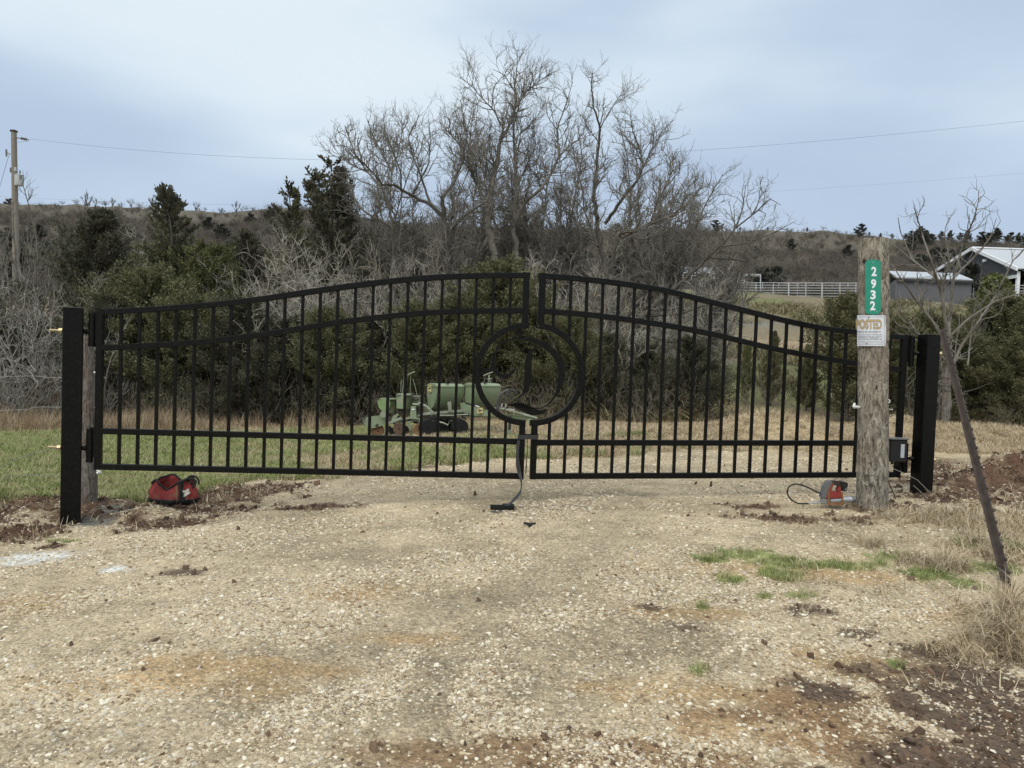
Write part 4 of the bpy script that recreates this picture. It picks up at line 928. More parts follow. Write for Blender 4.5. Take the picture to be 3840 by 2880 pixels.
# ---- tool bag
B0 = G(640, 1898); by = B0[1] + .06; bz = max(B0[2], gz(B0[0], B0[1] - .03), gz(B0[0] + .15, B0[1]), gz(B0[0] - .15, B0[1])) - .004; bx_ = B0[0]
bag = thing('tool_bag', 'slumped red canvas tool bag with black base and handles beside the dug earth', 'bag', (bx_, by, bz))
redm = M('red_canvas', (.34, .05, .045), .8, var=(.22, .03, .03), vs=14, bump=.5, bs=90, bd=.003, var2=(.24, .13, .075), v2s=8)
blk = M('black_canvas', (.014, .014, .015), .8, var=(.022, .022, .022), vs=20, bump=.5, bs=60, bd=.004)
tanp = M('dusty_trim', (.28, .20, .12), .8)
K = 1 / 737.3 * 100 * YG / FPX * 1.02   # one pixel of the enlarged crop in metres
def bagx(zx): return (zx - 1035) * K
rimF = np.array([(375, 640, 0), (500, 500, 0), (640, 440, 0), (700, 470, 0), (800, 600, 0), (930, 745, 0), (1060, 690, 0), (1200, 590, 0), (1350, 500, 0), (1500, 440, 0), (1620, 520, 0), (1690, 600, 0)], float)
rimB = np.array([(375, 640, 0), (500, 480, 0), (720, 412, 0), (800, 412, 0), (880, 372, 0), (960, 420, 0), (1080, 520, 0), (1160, 595, 0), (1300, 520, 0), (1450, 400, 0), (1600, 450, 0), (1690, 600, 0)], float)
nth, nv = 72, 14
def bag_pt(th, v):
    cx, sy = math.cos(th), math.sin(th)           # sy<0: front
    halfw = (1660 - 385) / 2 * K; cen = 0
    x = halfw * cx * (abs(cx) ** -.12 if abs(cx) > 1e-6 else 1)
    d = .125 * sy
    zx = 1035 + x / K
    rf = np.interp(zx, rimF[:, 0], rimF[:, 1]); rb = np.interp(zx, rimB[:, 0], rimB[:, 1]); w = sstep(-.25, .25, sy)
    top = (1200 - (rf * (1 - w) + rb * w)) * K
    top -= (.125 + d) * 0
    belly = 1 + .10 * math.sin(min(1, v * 1.2) * math.pi) - .08 * v + .05 * math.sin(5 * th + 3 * v) * math.sin(v * 3) + .03 * math.sin(11 * th - 7 * v) + .022 * math.sin(17 * th + 11 * v)
    bl = .86 + .14 * min(1, v * 5)
    return np.array([bx_ + x * bl * belly, by + d * bl * belly + .02 * math.sin(7 * th) * v, bz + top * v])
ths = np.linspace(0, 2 * math.pi, nth, endpoint=False)
def bag_top(th):
    cx, sy = math.cos(th), math.sin(th); x = (1660 - 385) / 2 * K * cx * (abs(cx) ** -.12 if abs(cx) > 1e-6 else 1); zx = 1035 + x / K
    rf = np.interp(zx, rimF[:, 0], rimF[:, 1]); rb = np.interp(zx, rimB[:, 0], rimB[:, 1]); w = sstep(-.25, .25, sy); return (1200 - (rf * (1 - w) + rb * w)) * K
def bag_band(v0, v1, n, mat, name, th=None, off=0, close=True):
    tt2 = ths if th is None else th; vs = []; m = len(tt2)
    cen = np.array([bx_, by, 0])
    for j in range(n + 1):
        for a in tt2:
            vb = v1 if v1 > 0 else (-v1) / bag_top(a); va = v0 if v0 >= 0 else (-v0) / bag_top(a); p = bag_pt(a, va + (vb - va) * j / n); o = p - cen; o[2] = 0; o /= np.linalg.norm(o) + 1e-9; vs.append(p + o * off)
    fs = [(j * m + i, j * m + (i + 1) % m, (j + 1) * m + (i + 1) % m, (j + 1) * m + i) for j in range(n) for i in range(m if close else m - 1)]
    ob = MB(bag.location).add(vs, fs).build(name, mat, bag, True); ob.modifiers.new('thick', 'SOLIDIFY').thickness = .004; return ob
bag_band(-.04, 1, 16, redm, 'canvas_body'); bag_band(0, -.062, 5, blk, 'base_panel', off=.006)
MB(bag.location).lathe((bx_, by, bz), [(.01, .004), (.17, .004), (.17, .008), (.01, .008)], 24, None, (1, .6)).build('bottom_panel', blk, bag)
rim = [bag_pt(a, 1.0) for a in ths]; rim.append(rim[0]); MB(bag.location).tube(rim, .009, 8, False).build('rim_binding', blk, bag, True)
bag_band(.1, 1, 12, blk, 'side_strap', np.linspace(-1.12, -.90, 5), .006, False)
bag_band(.12, .9, 10, tanp, 'seam_trim', np.linspace(-1.24, -1.20, 2), .006, False)
bag_band(.2, .98, 10, tanp, 'seam_trim', np.linspace(-2.92, -2.86, 2), .006, False)
hp = [bag_pt(-1.0, .98) + (0, -.012, 0)] + [np.array([bx_ + bagx(a), by - .04 + k, bz + (1200 - b_) * K]) for a, b_, k in [(1180, 600, 0), (1300, 520, -.02), (1420, 470, -.03), (1500, 420, -.02), (1600, 430, .0), (1680, 500, .01), (1700, 590, .0), (1660, 680, -.02)]]
MB(bag.location).tube(hp[1:], [.012, .017, .017, .014, .012, .012, .012, .010], 8).build('handle', blk, bag, True)
hp2 = [np.array([bx_ + bagx(a), by + .05, bz + (1200 - b_) * K]) for a, b_ in [(1340, 470), (1420, 400), (1530, 378), (1640, 430), (1700, 540), (1690, 640)]]
MB(bag.location).tube(hp2, .009, 8).build('handle', blk, bag, True)
# pale lightning style mark on the end panel
mk = [(1425, 730), (1500, 740), (1560, 700), (1575, 770), (1540, 820), (1590, 800), (1585, 830), (1480, 895), (1425, 905), (1470, 850), (1430, 850), (1490, 800), (1430, 790)]
endth = -.62
def MK(u, v, w):
    zx = u; x = bagx(u); a = -math.acos(max(-1, min(1, x / ((1660 - 385) / 2 * K) * .93)))
    topz = (1200 - np.interp(zx, rimF[:, 0], rimF[:, 1])) * K; vv = (1200 - v) * K / topz
    p = bag_pt(a, vv); o = p - np.array([bx_, by, p[2]]); o /= np.linalg.norm(o); return p + o * (w + .006)
MB(bag.location).plate(mk, MK, .002).build('pale_emblem', M('cream_print', (.62, .58, .48), .7), bag)
# ---- grease gun
F7 = .1989
GY = 6.45
def ZG(a, b_, dy=0): return at(2900 + a * F7, 1740 + b_ * F7, GY + dy)
gg = thing('grease_gun', 'red battery grease gun with a looped black hose lying beside the number pole', 'power tool', ZG(1150, 780))
redp = M('red_tool_plastic', (.26, .03, .03), .45, var=(.20, .05, .03), vs=12, var2=(.16, .09, .05), v2s=10); gryp = M('grey_tool_housing', (.13, .13, .13), .5); orngp = M('rusty_stand_wire', (.24, .11, .04), .6)
sil = M('dull_aluminium', (.45, .46, .47), .38, .6, var=(.3, .3, .3), vs=20)
MB(gg.location).cyl(ZG(1060, 690), ZG(1475, 668), .0275, 20).build('barrel', sil, gg, True)
MB(gg.location).cyl(ZG(1472, 668), ZG(1500, 667), .031, 20).cyl(ZG(1500, 667), ZG(1545, 665), .022, 16).build('end_cap', gryp, gg, True)
MB(gg.location).box(ZG(975, 690), (.075, .05, .055), RYm(.04), .008).cyl(ZG(900, 720), ZG(1040, 715), .014, 10).build('pump_head', M('cast_grey', (.28, .28, .27), .5, .4), gg)
def gpl(poly, d, name, mat, yo=0):
    c0 = ZG(1150, 500); kx = F7 * GY / FPX
    MB(gg.location).plate([((a - 1150) * kx, (500 - b_) * kx) for a, b_ in poly], lambda u, v, w: c0 + RT * u + np.array([0, 0, 1]) * v + np.array([0, w + yo - d / 2, 0]), d).build(name, mat, gg)
gpl([(900, 560), (930, 420), (985, 330), (1045, 300), (1080, 330), (1040, 420), (1000, 500), (975, 630), (890, 625)], .060, 'motor_housing', gryp)
gpl([(1000, 500), (1045, 400), (1078, 350), (1110, 350), (1085, 420), (1068, 500), (1240, 530), (1285, 540), (1290, 610), (1120, 635), (975, 635)], .066, 'body', redp)
gpl([(1045, 310), (1180, 312), (1260, 335), (1262, 410), (1230, 420), (1180, 395), (1110, 395), (1072, 365)], .040, 'handle', M('dark_grip', (.05, .025, .02), .6, var=(.02, .02, .02), vs=20))
gpl([(1205, 410), (1262, 405), (1262, 520), (1225, 530), (1180, 500)], .036, 'rear_grip', redp)
gpl([(1245, 330), (1290, 318), (1370, 345), (1350, 505), (1280, 500), (1268, 410)], .072, 'battery', blackrub)
gpl([(1318, 432), (1345, 436), (1338, 490), (1312, 486)], .078, 'battery_gauge', gryp)
for a in (1055, 1295): MB(gg.location).tube([ZG(a - 10, 520, -.03), ZG(a + (10 if a > 1200 else -8), 600, -.035), ZG(a + 20 * (1 if a > 1200 else -1), 755, -.035)], .006, 6).build('stand_leg', orngp, gg, True)
for b_ in (738, 766): MB(gg.location).tube([ZG(1035, b_, -.036), ZG(1312, b_ + 2, -.036)], .005, 6).build('stand_rail', orngp, gg, True)
hs_ = [(885, 555), (800, 515), (700, 465), (600, 420), (500, 388), (420, 375), (340, 395), (285, 440), (262, 510), (275, 590), (330, 665), (400, 715), (480, 745), (560, 750), (660, 745)]
hsp = [ZG(a, b_, -.06 * math.sin(i / 14 * math.pi)) for i, (a, b_) in enumerate(hs_)]
for i, p in enumerate(hsp):
    p[2] = max(p[2], gz(p[0], p[1]) + .008)
MB(gg.location).tube(hsp, .0065, 8).build('hose', blackrub, gg, True)
MB(gg.location).tube([ZG(660, 745), ZG(780, 728), ZG(905, 718)], [.006, .009, .011], 8).build('hose_spring', sil, gg, True)
# black tines left of centre on the field
ht = thing('harrow_section', 'small row of black harrow tines standing on the field edge behind the left gate leaf', 'harrow', G(480, 1605))
hY = ht.location[1]
for a in [(452, 470, 456), (488, 484, 480), (500, 498, 492), (520, 518, 505)]: pass
MB(ht.location).tube([at(448, 1576, hY), at(470, 1575, hY), at(520, 1567, hY)], .014, 6).build('crossbar', blackm, ht, True)
for x0, x1, y0, y1 in [(462, 452, 1577, 1603), (480, 480, 1572, 1598), (496, 494, 1570, 1598), (518, 503, 1567, 1606)]:
    MB(ht.location).tube([at(x0, y0, hY), at((x0 + x1) / 2, (y0 + y1) / 2, hY), at(x1, y1, hY), at(x1 + 4, y1 + 1, hY)], .011, 6).build('tine', blackm, ht, True)
# ------------------------------------------------------------------ green seed planter
YQ = 12.5
F8 = .2712
def E(a, b_, dy=0): return at(1300 + a * F8, 1380 + b_ * F8, YQ + dy)
pl0 = E(1300, 930); pgz = gz(pl0[0], YQ)
pn = thing('seed_planter', 'faded green two row seed planter with two big hoppers parked beyond the gate', 'planter', (pl0[0], YQ, pgz))
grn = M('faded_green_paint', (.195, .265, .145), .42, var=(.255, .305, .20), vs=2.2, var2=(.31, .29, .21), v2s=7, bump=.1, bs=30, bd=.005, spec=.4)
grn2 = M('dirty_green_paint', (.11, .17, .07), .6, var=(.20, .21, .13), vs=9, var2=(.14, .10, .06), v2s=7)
dkm = M('greasy_dark_steel', (.025, .024, .02), .7, .2, var=(.06, .055, .045), vs=12)
tyre = M('tyre_rubber', (.012, .012, .012), .85, bump=.4, bs=40, bd=.005); rustw = M('rusty_orange_steel', (.24, .13, .06), .8, .1, var=(.12, .07, .04), vs=8)
paleg = M('pale_worn_steel', (.33, .36, .27), .5, .2, var=(.2, .22, .16), vs=6)
cream = M('cream_decal', (.62, .55, .30), .5); ylw = M('yellow_decal_edge', (.55, .42, .08), .5)
RA = math.radians(33); RQ = RZ(RA); kE = F8 * YQ / FPX
def hopper(xl, xm, xr, yt, yb, label):
    # xl..xm: end face, xm..xr: long side (crop pixels)
    c0 = E(xm, yt); Wd = (xm - xl) * kE / math.sin(RA) * .93; Ln = (xr - xm) * kE / math.cos(RA) * 1.02; Hh = (yb - yt) * kE * 1.02
    # local frame: origin at near top corner; X along the long side, Y back along the end face
    ex = RQ @ np.array([1, 0, 0]); ey = RQ @ np.array([0, 1, 0])
    # profile across (y,z): rounded top, sides sloping inward to the bottom
    prof = [(.0, -.05), (.004, -.10), (.022, -.16), (.055, -.22), (.10, -.28), (.15, -.335), (.20, -.375), (.25, -.40), (.37, -.40), (.405, -.375), (.42, -.3), (.428, -.2), (.43, -.04), (.41, -.012), (.36, .0), (.09, .0), (.035, -.012), (.01, -.028)]
    prof = [(a * Wd / .43, b_ * Hh / .40) for a, b_ in prof]
    cyy = Wd / 2; vs = []; xs = Ln * np.array([0, .03, .2, .35, .5, .65, .85, .97, 1]); m = len(prof)
    for i, x in enumerate(xs):
        sh = .97 if i in (0, 8) else 1.0
        xx = x
        for (a, b_) in prof:
            aa = cyy + (a - cyy) * (sh if b_ < -.03 else .96 if sh < 1 else 1); bb = -Hh / 2 + (b_ + Hh / 2) * (.985 if sh < 1 else 1)
            taper = 1 - .12 * max(0, (-b_ / Hh) - .35); x2 = Ln / 2 + (xx - Ln / 2) * taper * (1.0)
            vs.append(c0 + ex * x2 + ey * aa + np.array([0, 0, bb]))
    fs = [(i * m + k, i * m + (k + 1) % m, (i + 1) * m + (k + 1) % m, (i + 1) * m + k) for i in range(8) for k in range(m)] + [tuple(range(m))[::-1], tuple(8 * m + k for k in range(m))]
    h = MB(pn.location).add(vs, fs).build('seed_hopper', grn, pn, True, label=label, autos=28)
    # lid seam and latch
    lip = []
    for (a, b_) in [(-.01, -.075), (Wd + .01, -.075)]: lip.append(b_)
    pts = [c0 + ex * x + ey * y + np.array([0, 0, -.045]) for x, y in [(-.012, -.012), (Ln + .012, -.012), (Ln + .012, Wd + .012), (-.012, Wd + .012)]]
    MB(pn.location).sweep(pts, (0, 0, 1), .006, .006, 0, close=True).build('lid_rim', grn2, h).location = (0, 0, 0)
    MB(pn.location).box(c0 + ex * Ln * .4 + ey * .03 + (0, 0, .006), (.04, .02, .02), RQ, .003).build('lid_latch', dkm, h)
    return c0, ex, ey, Wd, Ln, Hh, h
h1 = hopper(1068, 1255, 1612, 222, 575, None); h2 = hopper(1605, 1785, 2128, 214, 560, None)
# leaping deer decals: small cream squares with a dark animal
deer = [(.18, .42), (.30, .52), (.34, .66), (.30, .80), (.36, .78), (.40, .66), (.47, .60), (.62, .56), (.78, .60), (.88, .70), (.84, .55), (.90, .42), (.80, .46), (.72, .42), (.60, .38), (.52, .36), (.40, .30), (.26, .22), (.36, .34), (.30, .40)]
def decal(o, eu, ew, size, parent, mat1=cream):
    nn = np.cross(eu, np.array([0, 0, 1.])); nn /= np.linalg.norm(nn)
    if nn[1] > 0: nn = -nn
    Fd = lambda u, v, w: o + eu * u * size + np.array([0, 0, 1.]) * v * size + nn * w
    rr = lambda k: [(k, .1), (.1, k), (.9, k), (1 - k, .1), (1 - k, .9), (.9, 1 - k), (.1, 1 - k), (k, .9)]
    p = MB(pn.location).plate(rr(0.0), Fd, .004).build('decal_plate', ylw, parent)
    MB(pn.location).plate(rr(.07), lambda u, v, w: Fd(u, v, w + .0045), .002).build('decal_face', cream, parent)
    MB(pn.location).plate([(a, b_ * .9 + .08) for a, b_ in deer], lambda u, v, w: Fd(u, v, w + .007), .0015).build('deer_mark', dkm, parent)
    MB(pn.location).plate([(.2, .12), (.8, .12), (.8, .18), (.2, .18)], lambda u, v, w: Fd(u, v, w + .007), .0015).build('decal_bar', dkm, parent)
c0, ex, ey, Wd, Ln, Hh, hob = h1
# end face decal: along ey on the near end; left in the picture is farther along ey
decal(c0 + ey * (Wd * .84) + np.array([0, 0, -.15]) - ex * .006, -ey, None, .125, pn)
# frame bars
def bar(p, q, hw, hh, mat, name='frame_bar', n=(0, 0, 1)):
    p = np.array(p); q = np.array(q); T = (q - p) / np.linalg.norm(q - p); nn = np.array(n, float) - T * np.dot(n, T)
    if np.linalg.norm(nn) < .1: nn = np.cross(T, (1, 0, 0))
    return MB(pn.location).sweep([p, q], nn, hh, hw, .003).build(name, mat, pn)
bar(E(1050, 640), E(1650, 585, .05), .03, .018, paleg); bar(E(1240, 665), E(1690, 640, .1), .025, .02, dkm); bar(E(580, 760), E(1190, 610), .02, .016, paleg, 'drag_link'); bar(E(840, 755), E(1000, 715), .02, .012, paleg, 'drag_link')
bar(E(1060, 600, .3), E(2050, 640, .55), .05, .05, grn2, 'tool_bar')
MB(pn.location).box(E(1425, 540), (52 * kE, .02, 140 * kE), RYm(-.12) @ RZ(.2), .004).build('hopper_bracket', paleg, pn)
MB(pn.location).tube([E(1030, 510), E(1080, 520), E(1130, 560), E(1160, 590), E(1195, 612)], [.02, .028, .024, .02, .016], 8).build('bent_arm', paleg, pn, True)
# tongue panel on the right with decal
c0b = E(1570, 480, .1)
tongue = [(1565, 485), (1640, 480), (1800, 540), (1955, 580), (2070, 630), (2150, 660), (2160, 690), (2000, 670), (1700, 655), (1590, 600)]
def flat(poly, dy0, dy1, th, name, mat, label=None, xr=None):
    xs = [p[0] for p in poly]; x0, x1 = min(xs), max(xs)
    f = lambda a: dy0 + (dy1 - dy0) * (a - x0) / (x1 - x0)
    return MB(pn.location).plate(poly, lambda u, v, w: E(u, v, f(u)) + np.array([0, w, 0]), th).build(name, mat, pn, label=label)
flat(tongue, .25, -.15, .05, 'tongue_panel', grn, 'green sloping hitch panel with a deer decal')
o = E(1802, 630, .05); decal(o + np.array([0, -.03, 0]), RT, None, .10, pn)
bar(E(1645, 482, .2), E(1960, 568, -.02), .012, .012, dkm, 'tongue_edge'); bar(E(1780, 520, -.02), E(1835, 540, -.02), .012, .008, whitem, 'worn_patch'); bar(E(2000, 640, -.15), at(2005, 1572, YQ - .55), .045, .03, grn2, 'hitch_tongue'); bar(at(1880, 1530, YQ - .35), at(2015, 1568, YQ - .6), .03, .012, paleg, 'tongue_top')
bar(at(1985, 1572, YQ - .6), at(1990, 1590, YQ - .6), .04, .03, grn, 'hitch_bracket')
bar(at(1911, 1560, YQ - .4), at(1911, 1618, YQ - .4), .022, .022, dkm, 'jack_stand'); bar(at(1910, 1612, YQ - .4), at(1911, 1636, YQ - .4), .025, .025, paleg, 'jack_foot')
# hydraulic hoses
hm = M('hydraulic_hose', (.05, .05, .05), .35)
def hose(pts, r=.011, mat=hm): MB(pn.location).tube(curve([(*at(a, b_, YQ - .35 + i * .01), ) for i, (a, b_) in enumerate(pts)], 24), r, 6).build('hydraulic_hose', mat, pn, True)
def curve3(P, n=24):
    P = np.array(P); s = np.r_[0, np.cumsum(np.linalg.norm(np.diff(P, axis=0), axis=1))]; t = np.linspace(0, s[-1], n); c = np.stack([np.interp(t, s, P[:, i]) for i in range(3)], 1)
    for _ in range(3): c[1:-1] = (c[:-2] + 2 * c[1:-1] + c[2:]) / 4
    return c
def hose(pts, r=.011, mat=hm): MB(pn.location).tube(curve3([at(a, b_, YQ - .35 + i * .01) for i, (a, b_) in enumerate(pts)]), r, 6).build('hydraulic_hose', mat, pn, True)
hose([(1862, 1540), (1864, 1510), (1875, 1480), (1895, 1462), (1918, 1458), (1935, 1468), (1942, 1478), (1930, 1474), (1915, 1462)]); hose([(1870, 1545), (1870, 1500), (1882, 1475), (1905, 1460), (1925, 1462), (1938, 1478)])
hose([(1884, 1535), (1890, 1500), (1898, 1472), (1910, 1458)], .009); hose([(1900, 1530), (1903, 1500), (1904, 1475), (1912, 1460)], .009); hose([(1925, 1500), (1918, 1480), (1912, 1465)], .007)
for a, b_ in [(1883, 1513), (1898, 1514)]: bar(at(a, b_, YQ - .38), at(a - 2, b_ + 14, YQ - .38), .012, .012, silver, 'hose_coupler')
bar(at(1908, 1534, YQ - .4), at(1930, 1537, YQ - .42), .01, .008, silver, 'hose_coupler'); bar(at(1855, 1530, YQ - .3), at(1888, 1533, YQ - .35), .016, .01, paleg, 'hose_clamp')
# left part: small hopper, seed box, rear panel, wheels
def tub(a0, a1, b0, b1, dy, bot, mat, name, rz=RA, dep=.25, ch=.02):
    c = E((a0 + a1) / 2, (b0 + b1) / 2, dy); R_ = RQ if rz == RA else RZ(rz)
    return MB(pn.location).box(c, ((a1 - a0) * kE / (math.cos(rz) + dep / ((a1 - a0) * kE) * abs(math.sin(rz))) if rz else (a1 - a0) * kE, dep, (b1 - b0) * kE), R_, ch, bot).build(name, mat, pn)
flat([(425, 450), (470, 432), (590, 428), (600, 500), (585, 560), (540, 590), (480, 590), (440, 540), (426, 490)], -.05, -.05, .16, 'granule_box', M('pale_green_plastic', (.22, .31, .14), .5, var=(.17, .26, .11), vs=5))
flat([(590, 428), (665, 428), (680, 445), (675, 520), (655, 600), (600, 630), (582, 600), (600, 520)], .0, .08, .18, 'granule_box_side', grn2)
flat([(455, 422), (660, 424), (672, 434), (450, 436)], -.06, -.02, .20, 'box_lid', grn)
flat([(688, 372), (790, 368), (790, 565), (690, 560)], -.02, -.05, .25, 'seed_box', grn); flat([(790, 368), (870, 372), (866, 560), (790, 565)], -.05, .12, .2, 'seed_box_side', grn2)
flat([(684, 362), (880, 366), (880, 378), (684, 378)], -.06, -.02, .3, 'seed_box_lid', paleg); flat([(700, 562), (860, 566), (850, 625), (715, 620)], .0, .03, .2, 'seed_box_chute', dkm)
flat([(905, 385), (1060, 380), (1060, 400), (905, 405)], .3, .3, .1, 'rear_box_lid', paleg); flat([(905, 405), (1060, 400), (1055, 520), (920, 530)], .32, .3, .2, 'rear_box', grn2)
flat([(890, 530), (950, 530), (965, 690), (1030, 700), (1030, 712), (870, 700)], -.1, -.1, .06, 'green_bracket', grn); flat([(898, 565), (940, 565), (940, 580), (898, 580)], -.11, -.11, .01, 'white_patch', whitem)
flat([(210, 700), (330, 672), (470, 655), (540, 660), (538, 770), (500, 795), (380, 830), (290, 825), (250, 790)], -.15, -.05, .04, 'press_wheel_shield', grn); bar(E(206, 712, -.17), E(262, 698, -.17), .012, .008, dkm, 'shield_lip')
flat([(390, 800), (405, 780), (430, 770), (440, 790), (435, 815), (405, 815)], -.17, -.17, .015, 'mud_patch', M('dark_mud', (.05, .045, .03), .9))
flat([(640, 660), (700, 630), (720, 640), (690, 690), (640, 740), (610, 740)], -.05, -.05, .05, 'green_arm', grn)
bar(E(580, 765, -.1), E(760, 690, -.05), .02, .02, paleg, 'press_arm'); bar(E(600, 800), E(560, 900), .015, .02, dkm, 'press_arm'); bar(E(840, 770), E(910, 840), .012, .02, paleg, 'closing_arm'); bar(E(740, 730), E(780, 800), .012, .014, paleg, 'closing_arm')
# wire handles and tubes rising above
def rod(pts, r, mat, name='marker_rod', dy=.15): MB(pn.location).tube([E(a, b_, dy) for a, b_ in pts], r, 6).build(name, mat, pn, True)
rod([(855, 650), (872, 420), (882, 250), (886, 100)], .007, grn2); rod([(1000, 490), (975, 380), (945, 250), (915, 150)], .006, paleg); rod([(750, 330), (752, 210), (760, 160)], .006, paleg); rod([(770, 350), (790, 180), (800, 60)], .007, paleg)
rod([(842, 98), (890, 74), (945, 50)], .009, paleg, 'marker_arm_tip'); rod([(1895, 106), (1950, 80), (2020, 56)], .009, paleg, 'marker_arm_tip', .4); rod([(1960, 210), (1965, 100)], .010, paleg, dy=.4); rod([(1990, 210), (1975, 150), (1975, 90)], .008, paleg, dy=.4); rod([(1940, 150), (2010, 150)], .008, paleg, dy=.4)
rod([(905, 430), (960, 440), (1000, 430)], .02, dkm, 'chain_case', .1); rod([(910, 500), (985, 505), (1020, 480)], .018, paleg, 'chain_case', .05)
def wheel(a, b_, r, w, dy, rz, mats, name='gauge_wheel', hub=None, rim=.55, lab=None):
    c = E(a, b_, dy); R_ = RZ(rz) @ RYm(0) @ RXm(math.pi / 2)
    rp = r * kE
    o = MB(pn.location).lathe(c, [(rp * rim, -w / 2), (rp * .93, -w / 2), (rp, -w * .3), (rp, w * .3), (rp * .93, w / 2), (rp * rim, w / 2)], 28, R_).build('tyre', mats[0], pn, True, label=lab)
    MB(pn.location).lathe(c, [(rp * .12, -w * .35), (rp * .5, -w * .28), (rp * rim, -w * .4), (rp * rim, w * .4), (rp * .12, w * .3)], 20, R_).build('rim', mats[1], o, True)
    MB(pn.location).lathe(c, [(rp * .1, -w * .6), (rp * .16, -w * .6), (rp * .16, w * .5), (rp * .1, w * .5)], 12, R_).build('hub', mats[2], o, True)
    return o
wheel(1110, 820, 118, .10, -.12, .55, (tyre, dkm, dkm)); wheel(1300, 815, 120, .14, .15, .45, (tyre, dkm, dkm)); wheel(1560, 820, 118, .14, .05, .45, (tyre, dkm, dkm)); wheel(1420, 830, 110, .12, .4, .45, (tyre, dkm, dkm)); wheel(1470, 830, 108, .12, .75, .45, (tyre, dkm, dkm))
wheel(1000, 850, 82, .03, -.15, .35, (rustw, grn2, dkm), rim=.7, lab='rusty orange disc'); wheel(722, 840, 80, .04, -.1, .2, (M('maroon_rusty_steel', (.09, .05, .04), .8, .1, var=(.14, .09, .06), vs=6), dkm, dkm), rim=.95, lab='dull maroon disc'); wheel(610, 880, 60, .04, .0, .3, (tyre, rustw, dkm), rim=.8); wheel(800, 860, 66, .03, .2, .2, (dkm, dkm, dkm), rim=.8)
c = E(510, 640, -.12); MB(pn.location).lathe(c, [(.015, -.02), (.055, -.02), (.055, .02), (.015, .02)], 12, RXm(math.pi / 2)).build('sprocket', M('pale_sprocket', (.28, .30, .22), .6, .2), pn)
# rusty press wheel segment under the shield
wheel(430, 870, 92, .09, .0, .25, (rustw, rustw, dkm), rim=.75, lab='rust orange press wheel')
for a, b_, s in [(1330, 700, 40), (1150, 700, 30), (1420, 740, 36), (1240, 740, 30), (1520, 700, 30), (690, 700, 26), (780, 760, 24), (930, 740, 30), (660, 770, 20), (1620, 690, 26)]:
    MB(pn.location).box(E(a, b_, .1), (s * kE * 1.6, .14, s * kE), RYm(.3) @ RZ(.4), .01).build('drive_bracket', dkm, pn)
for a, b_, s in [(1240, 700, 50), (1380, 690, 50), (1480, 700, 46), (1100, 720, 40), (1180, 690, 36), (980, 760, 34), (860, 720, 34), (730, 720, 40), (640, 720, 30), (1580, 720, 34), (1300, 760, 60), (1450, 780, 60)]:
    MB(pn.location).box(E(a, b_, .25), (s * kE * 1.5, .2, s * kE * 1.1), RYm(.2 * (a % 3)) @ RZ(.5), .01).build('row_unit_casting', dkm, pn)
rod([(1260, 740), (1340, 760), (1400, 790)], .014, paleg, 'opener_arm', -.05); rod([(1400, 790), (1412, 760)], .008, paleg, 'opener_arm', -.05); rod([(1290, 655), (1480, 655), (1680, 640)], .010, paleg, 'long_rod', -.05)
# ------------------------------------------------------------------ buildings, corral, utility pole, wires
roofm = M('pale_metal_roof', (.52, .54, .56), .45, .3, var=(.44, .46, .48), vs=6, stretch=(4, 1, 1)); wtrim = M('white_metal_trim', (.80, .81, .82), .4)
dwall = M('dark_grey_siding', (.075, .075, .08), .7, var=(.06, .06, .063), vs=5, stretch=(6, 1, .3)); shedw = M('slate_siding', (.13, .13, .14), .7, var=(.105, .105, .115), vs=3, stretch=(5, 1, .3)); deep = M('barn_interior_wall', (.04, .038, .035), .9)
def quad(mb, a, b_, c, d): mb.add([a, b_, c, d], [(0, 1, 2, 3)]); return mb
def slab(name, pts, th, mat, parent, n=None):
    p = [np.array(q, float) for q in pts]; nn = np.cross(p[1] - p[0], p[2] - p[0]); nn /= np.linalg.norm(nn)
    m = len(p); b = MB(parent.location); b.add(p + [q + nn * th for q in p], [tuple(range(m))[::-1], tuple(range(m, 2 * m))] + [(i, (i + 1) % m, m + (i + 1) % m, m + i) for i in range(m)])
    return b.build(name, mat, parent)
XB = 55.2; Y0b, Y1b = 85.0, 107.0; ze = 1.5 + 85 * 392 / FPX; zr = ze + 3.3; Ym = 93.0; zg = 9.3; XE = 92
barn = thing('pole_barn', 'large dark open sided barn with pale metal roof and white trim on the right', 'barn', (XB, Y0b, zg))
def bq(*p): return [np.array(q, float) for q in p]
slab('gable_wall', bq((XB, Y0b, ze - .1), (XB, Ym, zr - .1), (XB, Y1b, ze - .1), (XB, Y1b, ze - .7), (XB, Y0b, ze - .7)), .15, dwall, barn)
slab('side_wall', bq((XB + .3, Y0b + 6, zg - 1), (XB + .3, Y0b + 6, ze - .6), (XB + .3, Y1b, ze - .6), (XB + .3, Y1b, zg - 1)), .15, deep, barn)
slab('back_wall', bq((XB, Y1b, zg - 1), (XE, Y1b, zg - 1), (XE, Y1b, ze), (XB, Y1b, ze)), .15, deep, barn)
slab('roof', bq((XB - .5, Y0b - .5, ze - .05), (XE, Y0b - .5, ze - .05), (XE, Ym, zr + .05), (XB - .5, Ym, zr + .05)), .12, roofm, barn)
slab('roof', bq((XB - .5, Ym, zr + .05), (XE, Ym, zr + .05), (XE, Y1b + .5, ze - .05), (XB - .5, Y1b + .5, ze - .05)), .12, roofm, barn)
def beam(p, q, w, h, mat, name, par): return MB(par.location).sweep([np.array(p, float), np.array(q, float)], (0, 0, 1) if abs(q[2] - p[2]) < .9 * np.linalg.norm(np.array(q) - np.array(p)) else (0, 1, 0), h / 2, w / 2, 0).build(name, mat, par)
